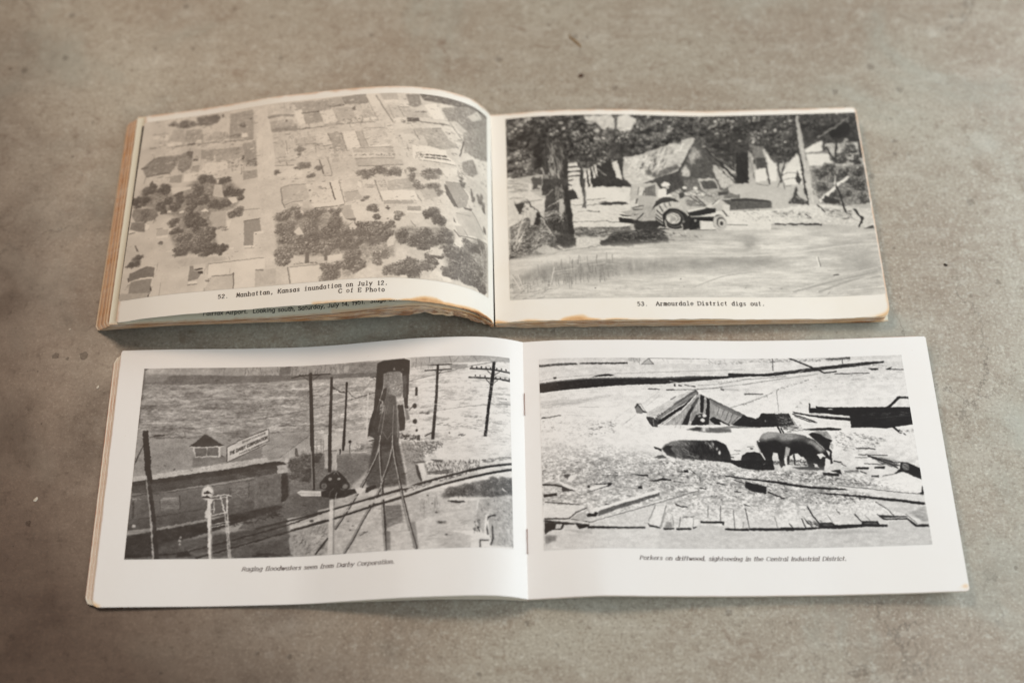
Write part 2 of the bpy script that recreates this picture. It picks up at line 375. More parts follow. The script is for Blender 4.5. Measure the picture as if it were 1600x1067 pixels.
def paint(spec, w, h, seed):
    """runs the drawing list of one printed picture; numbers are canvas pixels"""
    c = None
    def pts(tok):
        return [tuple(float(v) for v in q.split(',')) for q in tok]
    for ln in spec.strip().splitlines():
        t = ln.split()
        if not t or t[0] == '#': continue
        o = t[0]
        if o == 'F': c = Canvas(w, h, float(t[1]), seed)
        elif o == 'p': c.poly(float(t[1]), float(t[2]), pts(t[3:]))
        elif o == 'q': c.poly(float(t[1]), float(t[2]), pts(t[6:]), float(t[3]), float(t[4]), float(t[5]))
        elif o == 'g':
            pp = pts(t[4:6]); c.grad(float(t[1]), float(t[2]), float(t[3]), pp[0], pp[1], pts(t[9:]), float(t[6]), float(t[7]), float(t[8]))
        elif o == 'm': c.mod(float(t[1]), float(t[2]), float(t[3]), float(t[4]), pts(t[5:]))
        elif o == 'l': c.line(float(t[1]), float(t[2]), pts(t[3:]))
        elif o == 's': c.line(float(t[1]), float(t[2]), smooth_stroke(pts(t[3:]), 6))
        elif o == 'd': c.dashes(*[float(v) for v in t[1:8]], pts(t[8:]))
        elif o == 'e':
            for q in t[3:]:
                x, y, rx, ry = (float(v) for v in q.split(',')); c.dab(float(t[1]), x, y, rx, ry, 1, float(t[2]))
        elif o == 't': c.tree(float(t[1]), float(t[2]), float(t[3]), float(t[4]), [tuple(float(v) for v in q.split(',')) for q in t[5:]])
        elif o == 'x':
            # lettering along a baseline: tone width x0,y0 x1,y1 height text
            (x0, y0), (x1, y1) = pts(t[3:5]); hh = float(t[5]); st, adv = text_strokes(' '.join(t[6:]), 'sans')
            ux, uy = (x1 - x0) / adv, (y1 - y0) / adv
            for q in st: c.line(float(t[1]), float(t[2]), [(x0 + a * ux, y0 + a * uy - b * hh / 7) for a, b in q])
        elif o == 'W': c.warp(float(t[1]), float(t[2]))
        elif o == 'b': c.a = c.blur(c.a, int(t[1]))
        elif o == 'n': c.a += float(t[1]) * c.r.normal(0, 1, c.a.shape).astype(np.float32)
        elif o == 'v':   # overall press tone curve
            lo, hi, gm = float(t[1]), float(t[2]), float(t[3]); c.a = lo + (hi - lo) * np.clip(c.a, 0, 1) ** gm
    return np.clip(c.a, 0, 1)

def to_image(name, rgb, noncolor=False):
    h, w = rgb.shape[:2]
    img = bpy.data.images.new(name, w, h, alpha=False)
    if noncolor: img.colorspace_settings.name = 'Non-Color'
    buf = np.ones((h, w, 4), np.float32); buf[..., :3] = rgb[::-1] if rgb.ndim == 3 else rgb[::-1, :, None]
    img.pixels.foreach_set(buf.ravel()); img.update()
    return img

# ------------------------------------------------------------------ paper sheets
RAILS = {"A": {"h": 136.00217651941992, "org": [-0.009821827394276006, 0.006315627011926617],
 "phi": 0.019721011280969526, "Lt": [[-199.01, 13.44], [-190.27, 14.89], [-181.53, 16.39], [-172.82, 17.99], [-164.13, 19.77], [-155.49, 21.74], [-146.88, 23.86], [-138.31, 26.1], [-129.7, 28.23], [-121.06, 30.17], [-112.31, 31.63], [-103.54, 32.88], [-94.79, 34.32], [-86.02, 35.61], [-77.23, 36.73], [-68.41, 37.63], [-59.56, 38.11], [-50.7, 38.05], [-41.88, 37.22], [-33.17, 35.62], [-24.75, 32.88], [-16.82, 28.93], [-9.65, 23.75], [-4.17, 16.82], [0.0, 9.0]],
 "Lb": [[-201.13, 17.37], [-192.59, 19.85], [-184.0, 22.14], [-175.31, 24.0], [-166.56, 25.54], [-157.76, 26.81], [-148.95, 27.95], [-140.12, 28.98], [-131.29, 30.0], [-122.47, 31.09], [-113.66, 32.28], [-104.85, 33.49], [-96.05, 34.72], [-87.26, 36.02], [-78.46, 37.27], [-69.6, 38.03], [-60.72, 38.32], [-51.83, 38.24], [-43.02, 37.16], [-34.38, 35.07], [-25.97, 32.21], [-18.07, 28.16], [-10.87, 22.97], [-4.89, 16.42], [0.0, 9.0]],
 "Rt": [[0.0, 9.0], [8.85, 9.58], [17.63, 10.81], [26.43, 11.83], [35.28, 12.4], [44.14, 12.83], [53.0, 12.89], [61.87, 12.79], [70.73, 12.67], [79.59, 12.33], [88.43, 11.66], [97.27, 10.95], [106.11, 10.24], [114.95, 9.6], [123.81, 9.2], [132.68, 9.21], [141.54, 9.37], [150.41, 9.51], [159.27, 9.64], [168.14, 9.77], [177.0, 9.93], [185.87, 10.17], [194.73, 10.44], [203.59, 10.68], [212.46, 10.72]],
 "Rb": [[0.0, 9.0], [8.87, 10.06], [17.75, 11.03], [26.68, 11.31], [35.61, 11.31], [44.54, 11.25], [53.47, 11.14], [62.41, 11.03], [71.34, 10.89], [80.27, 10.73], [89.2, 10.55], [98.13, 10.38], [107.07, 10.2], [115.99, 9.9], [124.91, 9.45], [133.84, 8.97], [142.76, 8.51], [151.68, 8.19], [160.61, 8.01], [169.55, 7.85], [178.48, 7.71], [187.41, 7.86], [196.33, 8.38], [205.23, 9.09], [214.09, 10.21]],
 "L2b": [[-204.48, 15.4], [-195.63, 15.61], [-186.78, 15.89], [-177.94, 16.37], [-169.1, 16.87], [-160.26, 17.3], [-151.41, 17.78], [-142.58, 18.37], [-133.75, 18.98], [-124.91, 19.59], [-116.08, 20.2], [-107.25, 20.92], [-98.48, 22.09], [-89.73, 23.49], [-81.0, 24.93], [-72.29, 26.55], [-63.62, 28.35], [-54.91, 29.93], [-46.13, 31.05], [-37.3, 30.84], [-28.73, 28.65], [-20.65, 25.07], [-13.19, 20.3], [-6.53, 14.48], [0.0, 8.5]]}, "B": {"h": 141.23642288764887, "org": [0.007889155433116798, -0.14439961346358],
 "phi": 0.014923387509697192, "Lt": [[-216.42, 1.67], [-207.32, 2.0], [-198.23, 2.31], [-189.12, 2.45], [-180.02, 2.36], [-170.91, 2.25], [-161.81, 2.14], [-152.7, 2.04], [-143.6, 2.11], [-134.5, 2.31], [-125.39, 2.55], [-116.31, 3.12], [-107.26, 4.13], [-98.22, 5.24], [-89.24, 6.74], [-80.29, 8.37], [-71.3, 9.81], [-62.31, 11.29], [-53.28, 12.4], [-44.18, 12.87], [-35.09, 13.23], [-25.99, 13.13], [-16.96, 11.93], [-8.25, 9.35], [0.0, 5.5]],
 "Lb": [[-215.59, 2.61], [-206.49, 2.44], [-197.39, 2.28], [-188.29, 2.11], [-179.19, 1.88], [-170.09, 1.64], [-160.99, 1.46], [-151.89, 1.59], [-142.79, 1.88], [-133.69, 2.17], [-124.6, 2.47], [-115.5, 2.87], [-106.47, 3.97], [-97.51, 5.57], [-88.55, 7.2], [-79.59, 8.8], [-70.63, 10.38], [-61.64, 11.8], [-52.58, 12.69], [-43.5, 13.36], [-34.42, 13.95], [-25.32, 14.18], [-16.28, 13.25], [-7.67, 10.38], [0.0, 5.5]],
 "Rt": [[0.0, 5.5], [8.98, 6.54], [17.99, 7.3], [27.03, 7.37], [36.07, 7.23], [45.11, 7.09], [54.14, 6.9], [63.18, 6.5], [72.2, 5.98], [81.23, 5.47], [90.25, 4.94], [99.28, 4.39], [108.3, 3.85], [117.33, 3.4], [126.37, 3.27], [135.41, 3.28], [144.45, 3.29], [153.49, 3.34], [162.53, 3.62], [171.56, 4.1], [180.58, 4.6], [189.61, 5.07], [198.64, 5.48], [207.67, 5.87], [216.71, 6.26]],
 "Rb": [[0.0, 5.5], [8.99, 6.79], [17.97, 8.11], [26.95, 9.47], [35.99, 10.25], [45.05, 9.79], [54.1, 9.04], [63.15, 8.29], [72.2, 7.54], [81.26, 6.92], [90.32, 6.43], [99.39, 5.97], [108.46, 5.64], [117.54, 5.51], [126.62, 5.42], [135.7, 5.33], [144.78, 5.27], [153.86, 5.43], [162.93, 5.78], [172.0, 6.15], [181.07, 6.55], [190.14, 7.13], [199.19, 7.83], [208.24, 8.55], [217.29, 9.26]]}}

def lerp_rail(a, b, f): return a + (b - a) * f

class Sheet:
    """surface of one leaf: ruled between its lower and upper edge curves (millimetres in the booklet's own frame)"""
    def __init__(self, b, t, v0b=None, v0t=None, h=136., lift=0.):
        n0 = len(b); n = 193; self.h = h; self.lift = lift; self.x = np.linspace(0, 1, n)
        def fine(a):            # smooth the 25 knots of an edge curve
            a = np.asarray(a, float); a2 = a[:, None] if a.ndim == 1 else a
            e = np.vstack([2 * a2[:1] - a2[1:2], a2, 2 * a2[-1:] - a2[-2:-1]])
            q = self.x * (n0 - 1); i = np.minimum(q.astype(int), n0 - 2); t = (q - i)[:, None]
            p0, p1, p2, p3 = e[i], e[i + 1], e[i + 2], e[i + 3]
            o = .5 * (2 * p1 + (p2 - p0) * t + (2 * p0 - 5 * p1 + 4 * p2 - p3) * t * t + (3 * p1 - p0 - 3 * p2 + p3) * t ** 3)
            return o[:, 0] if a.ndim == 1 else o
        self.b = fine(b); self.t = fine(t)
        self.vb = np.zeros(n) if v0b is None else fine(v0b); self.vt = np.zeros(n) if v0t is None else fine(v0t)
        self.len = np.hypot(*np.diff(self.b, axis=0).T).sum()
    def at(self, s, t):
        i = lambda col: np.interp(s, self.x, col)
        ub, zb, ut, zt = i(self.b[:, 0]), i(self.b[:, 1]), i(self.t[:, 0]), i(self.t[:, 1])
        return np.stack([ub + (ut - ub) * t, (i(self.vb)) * (1 - t) + (self.h + i(self.vt)) * t, zb + (zt - zb) * t], -1)
    def normal(self, s, t):
        e = 1e-3
        du = self.at(np.clip(s + e, 0, 1), t) - self.at(np.clip(s - e, 0, 1), t); dv = self.at(s, t + e) - self.at(s, t - e)
        n = np.cross(du, dv); n *= np.sign(n[..., 2:3]); return n / np.linalg.norm(n, axis=-1, keepdims=True)
    def pos(self, s, t, off=0.):
        return (self.at(s, t) + self.normal(s, t) * (off + self.lift)) * 1e-3

def link(name, verts, faces, mat, parent, uv=None, smooth=True):
    me = bpy.data.meshes.new(name)
    me.from_pydata([tuple(v) for v in verts], [], faces)
    if uv is not None:
        l = me.uv_layers.new(name='UVMap')
        idx = np.empty(len(me.loops), np.int32); me.loops.foreach_get('vertex_index', idx)
        l.data.foreach_set('uv', np.asarray(uv, np.float32)[idx].ravel())
    me.materials.append(mat)
    if smooth: me.polygons.foreach_set('use_smooth', np.ones(len(me.polygons), bool))
    me.update()
    o = bpy.data.objects.new(name, me); COL.objects.link(o)
    if parent is not None: o.parent = parent
    return o

def leaf(name, sheet, mat, parent, thick=.3, ns=72, nt=16, tb=None, tt=None, s0=0., s1=1.):
    """one paper leaf as a closed thin solid; tb/tt give the lower and upper limits of t along s"""
    s = np.linspace(s0, s1, ns); q = np.linspace(0, 1, nt)
    # finer columns close to both ends so that rounded corners stay round
    s = s0 + (s1 - s0) * (0.5 - 0.5 * np.cos(np.pi * (s - s0) / (s1 - s0))) * .5 + .5 * (s - s0)
    lo = tb(s) if tb else np.zeros(ns); hi = tt(s) if tt else np.ones(ns)
    SS = np.repeat(s[:, None], nt, 1); TT = lo[:, None] + (hi - lo)[:, None] * q[None]
    up = sheet.pos(SS, TT).reshape(-1, 3); dn = sheet.pos(SS, TT, -thick).reshape(-1, 3)
    N = ns * nt; I = lambda i, j: i * nt + j
    f = []
    for i in range(ns - 1):
        for j in range(nt - 1):
            f.append((I(i, j), I(i + 1, j), I(i + 1, j + 1), I(i, j + 1)))
            f.append((N + I(i, j), N + I(i, j + 1), N + I(i + 1, j + 1), N + I(i + 1, j)))
    ring = [I(i, 0) for i in range(ns)] + [I(ns - 1, j) for j in range(1, nt)] + [I(i, nt - 1) for i in range(ns - 2, -1, -1)] + [I(0, j) for j in range(nt - 2, 0, -1)]
    base = 2 * N; vs = np.vstack([up, dn, up[ring], dn[ring]]); R = len(ring)
    uv0 = np.stack([SS, TT], -1).reshape(-1, 2); uv = np.vstack([uv0, uv0, uv0[ring], uv0[ring]])
    for k in range(R):
        m = (k + 1) % R
        f.append((base + m, base + k, base + R + k, base + R + m))
    return link(name, vs, f, mat, parent, uv)

def patch(name, sheet, mat, parent, s0, s1, t0, t1, off=.12, ns=150, nt=22):
    s = np.linspace(s0, s1, ns); t = np.linspace(t0, t1, nt)
    SS = np.repeat(s[:, None], nt, 1); TT = np.repeat(t[None], ns, 0)
    v = sheet.pos(SS, TT, off).reshape(-1, 3)
    f = [(i * nt + j, (i + 1) * nt + j, (i + 1) * nt + j + 1, i * nt + j + 1) for i in range(ns - 1) for j in range(nt - 1)]
    uv = np.stack([(SS - s0) / (s1 - s0), (TT - t0) / (t1 - t0)], -1).reshape(-1, 2)
    return link(name, v, f, mat, parent, uv)

def caption(name, sheet, mat, parent, lines, face, thick, thin, rnd=None):
    """printed lettering laid on the paper: lines = (text, s0, t0, s1, t1, letter height as t)"""
    vs, fs = [], []; layer = 0
    rnd = rnd or random.Random(3)
    for text, s0, t0, s1, t1, hh in lines:
        st, adv = text_strokes(text, face)
        for p in st:
            segs = [[p[0]]]                     # break the stroke at sharp corners
            for a0, a1 in zip(p[:-1], p[1:]):
                if len(segs[-1]) > 1:
                    b0 = segs[-1][-2]; v1 = (a0[0] - b0[0], a0[1] - b0[1]); v2 = (a1[0] - a0[0], a1[1] - a0[1])
                    if v1[0] * v2[0] + v1[1] * v2[1] < .75 * math.hypot(*v1) * math.hypot(*v2): segs.append([a0])
                segs[-1].append(a1)
            for p in segs:
                p = np.array(p, float)
                # millimetres on the page
                x = (s0 + (s1 - s0) * p[:, 0] / adv) * sheet.len
                y = (t0 + (t1 - t0) * p[:, 0] / adv + hh * p[:, 1] / 7) * sheet.h
                P = np.stack([x, y], 1); d = np.gradient(P, axis=0); L = np.linalg.norm(d, axis=1, keepdims=True) + 1e-9; d /= L
                nrm = np.stack([-d[:, 1], d[:, 0]], 1)
                w = thin + (thick - thin) * np.abs(d[:, 1:2]) ** 1.5
                w = w * rnd.uniform(.85, 1.15)
                P[0] -= d[0] * w[0] * .4; P[-1] += d[-1] * w[-1] * .4
                a, b = P + nrm * w / 2, P - nrm * w / 2
                off = .10 + .004 * (layer % 9); layer += 1
                base = len(vs)
                for q in (a, b):
                    vs.extend(sheet.pos(q[:, 0] / sheet.len, q[:, 1] / sheet.h, off))
                n = len(P)
                for k in range(n - 1): fs.append((base + k, base + n + k, base + n + k + 1, base + k + 1))
    return link(name, vs, fs, mat, parent, None, False)

def corner(r_s, r_t, which, lo_noise=None):
    """limit of t near rounded corners; which = set of 'l','r' ends; radii as fractions of s and t"""
    def f(s):
        d = np.zeros_like(s)
        for e in which:
            x = (s if e == 'l' else 1 - s) / r_s
            k = np.clip(1 - x, 0, 1); d = np.maximum(d, r_t * (1 - np.sqrt(np.clip(1 - k * k, 0, 1))))
        return d
    return f

def wobble(seed, amp, freq=40):
    r = np.random.RandomState(seed); g = r.uniform(-1, 1, 400)
    return lambda s: amp * (np.interp(s * freq, np.arange(400), g) + .5 * np.interp(s * freq * 3.1 + 50, np.arange(400), g))

# ------------------------------------------------------------------ paper and ink materials
def paper_material(name, base, brown, edge_mm, L, H, amount=.8, stain=None, seed=0., rough=.6, coat=0., s_edge=(1, 1), t_edge=(1, 1), yellow=(.975, .95, .90)):
    k = NT(name)
    uv = k.new('ShaderNodeTexCoord').outputs['UV']
    sp = k.new('ShaderNodeSeparateXYZ'); k.put(sp.inputs[0], uv)
    U = k.mapping(uv, (L / 100, H / 100, 1), (0, 0, 0), (seed, seed * .7, 0))
    s, t = sp.outputs[0], sp.outputs[1]
    big = 1e3
    ds = k.math('MINIMUM', k.math('ADD', k.math('MULTIPLY', s, L), 0 if s_edge[0] else big), k.math('ADD', k.math('MULTIPLY', k.math('SUBTRACT', 1., s), L), 0 if s_edge[1] else big))
    dt = k.math('MINIMUM', k.math('ADD', k.math('MULTIPLY', t, H), 0 if t_edge[0] else big), k.math('ADD', k.math('MULTIPLY', k.math('SUBTRACT', 1., t), H), 0 if t_edge[1] else big))
    d = k.math('MINIMUM', ds, dt)
    n1 = k.noise(U, 9, 5, .65)
    d = k.math('ADD', d, k.math('MULTIPLY', k.math('SUBTRACT', n1, .5), edge_mm * 2.2))
    e = k.math('MULTIPLY', k.step(d, edge_mm, -edge_mm * .4), amount)
    tint = k.noise(U, 2.2, 4, .6)
    c = k.mix(k.math('MULTIPLY', k.step(tint, .35, .7), .6), base, tuple(x * y for x, y in zip(base, yellow)))
    c = k.mix(e, c, brown)
    fox = k.step(k.noise(U, 46, 2, .5), .74, .80)
    c = k.mix(k.math('MULTIPLY', fox, .18), c, brown)
    if stain is not None:
        im = k.new('ShaderNodeTexImage', image=stain, extension='EXTEND'); k.put(im.inputs[0], uv)
        sc = k.new('ShaderNodeSeparateColor'); k.put(sc.inputs[0], im.outputs[0])
        st = k.math('ADD', sc.outputs[0], k.math('MULTIPLY', k.math('SUBTRACT', k.noise(U, 24, 5, .7), .5), k.math('MULTIPLY', sc.outputs[0], .9)), True)
        r = k.new('ShaderNodeValToRGB'); el = r.color_ramp.elements
        el[0].position = 0; el[0].color = (*srgb(240, 226, 200), 1); el[1].position = 1; el[1].color = (*srgb(66, 40, 24), 1)
        a = el.new(.38); a.color = (*srgb(222, 183, 136), 1); b = el.new(.68); b.color = (*srgb(164, 112, 68), 1)
        k.put(r.inputs[0], st)
        c = k.mix(k.step(st, .02, .30), c, r.outputs[0])
    k.put(k.b.inputs['Base Color'], c)
    k.b.inputs['Roughness'].default_value = rough
    k.b.inputs['Specular IOR Level'].default_value = .4
    if coat:
        k.b.inputs['Coat Weight'].default_value = coat; k.b.inputs['Coat Roughness'].default_value = .32
    k.bump(k.math('ADD', k.noise(U, 160, 3, .6), k.math('MULTIPLY', k.noise(U, 6, 3, .5), 3.)), .12, .0004)
    return k.m

def print_material(name, img, paper, ink, rough=.5, coat=0.):
    k = NT(name)
    uv = k.new('ShaderNodeTexCoord').outputs['UV']
    im = k.new('ShaderNodeTexImage', image=img, extension='EXTEND', interpolation='Cubic'); k.put(im.inputs[0], uv)
    sc = k.new('ShaderNodeSeparateColor'); k.put(sc.inputs[0], im.outputs[0])
    k.put(k.b.inputs['Base Color'], k.mix(sc.outputs[0], ink, paper))
    k.b.inputs['Roughness'].default_value = rough; k.b.inputs['Specular IOR Level'].default_value = .22
    if coat:
        k.b.inputs['Coat Weight'].default_value = coat; k.b.inputs['Coat Roughness'].default_value = .32
    return k.m

def plain(name, colour, rough=.6, metal=0.):
    k = NT(name); uv = k.new('ShaderNodeTexCoord').outputs['Object']
    n = k.noise(uv, 900, 3)
    k.put(k.b.inputs['Base Color'], k.mix(k.step(n, .35, .7), colour, tuple(x * .75 for x in colour)))
    k.b.inputs['Roughness'].default_value = rough; k.b.inputs['Metallic'].default_value = metal
    return k.m

def booklet(name, key, label):
    o = bpy.data.objects.new(name, None); COL.objects.link(o)
    x, y = RAILS[key]['org']; o.location = (x, y, 0); o.rotation_euler = (0, 0, RAILS[key]['phi'])
    o.empty_display_size = .05
    o['label'] = label; o['category'] = 'booklet'
    return o

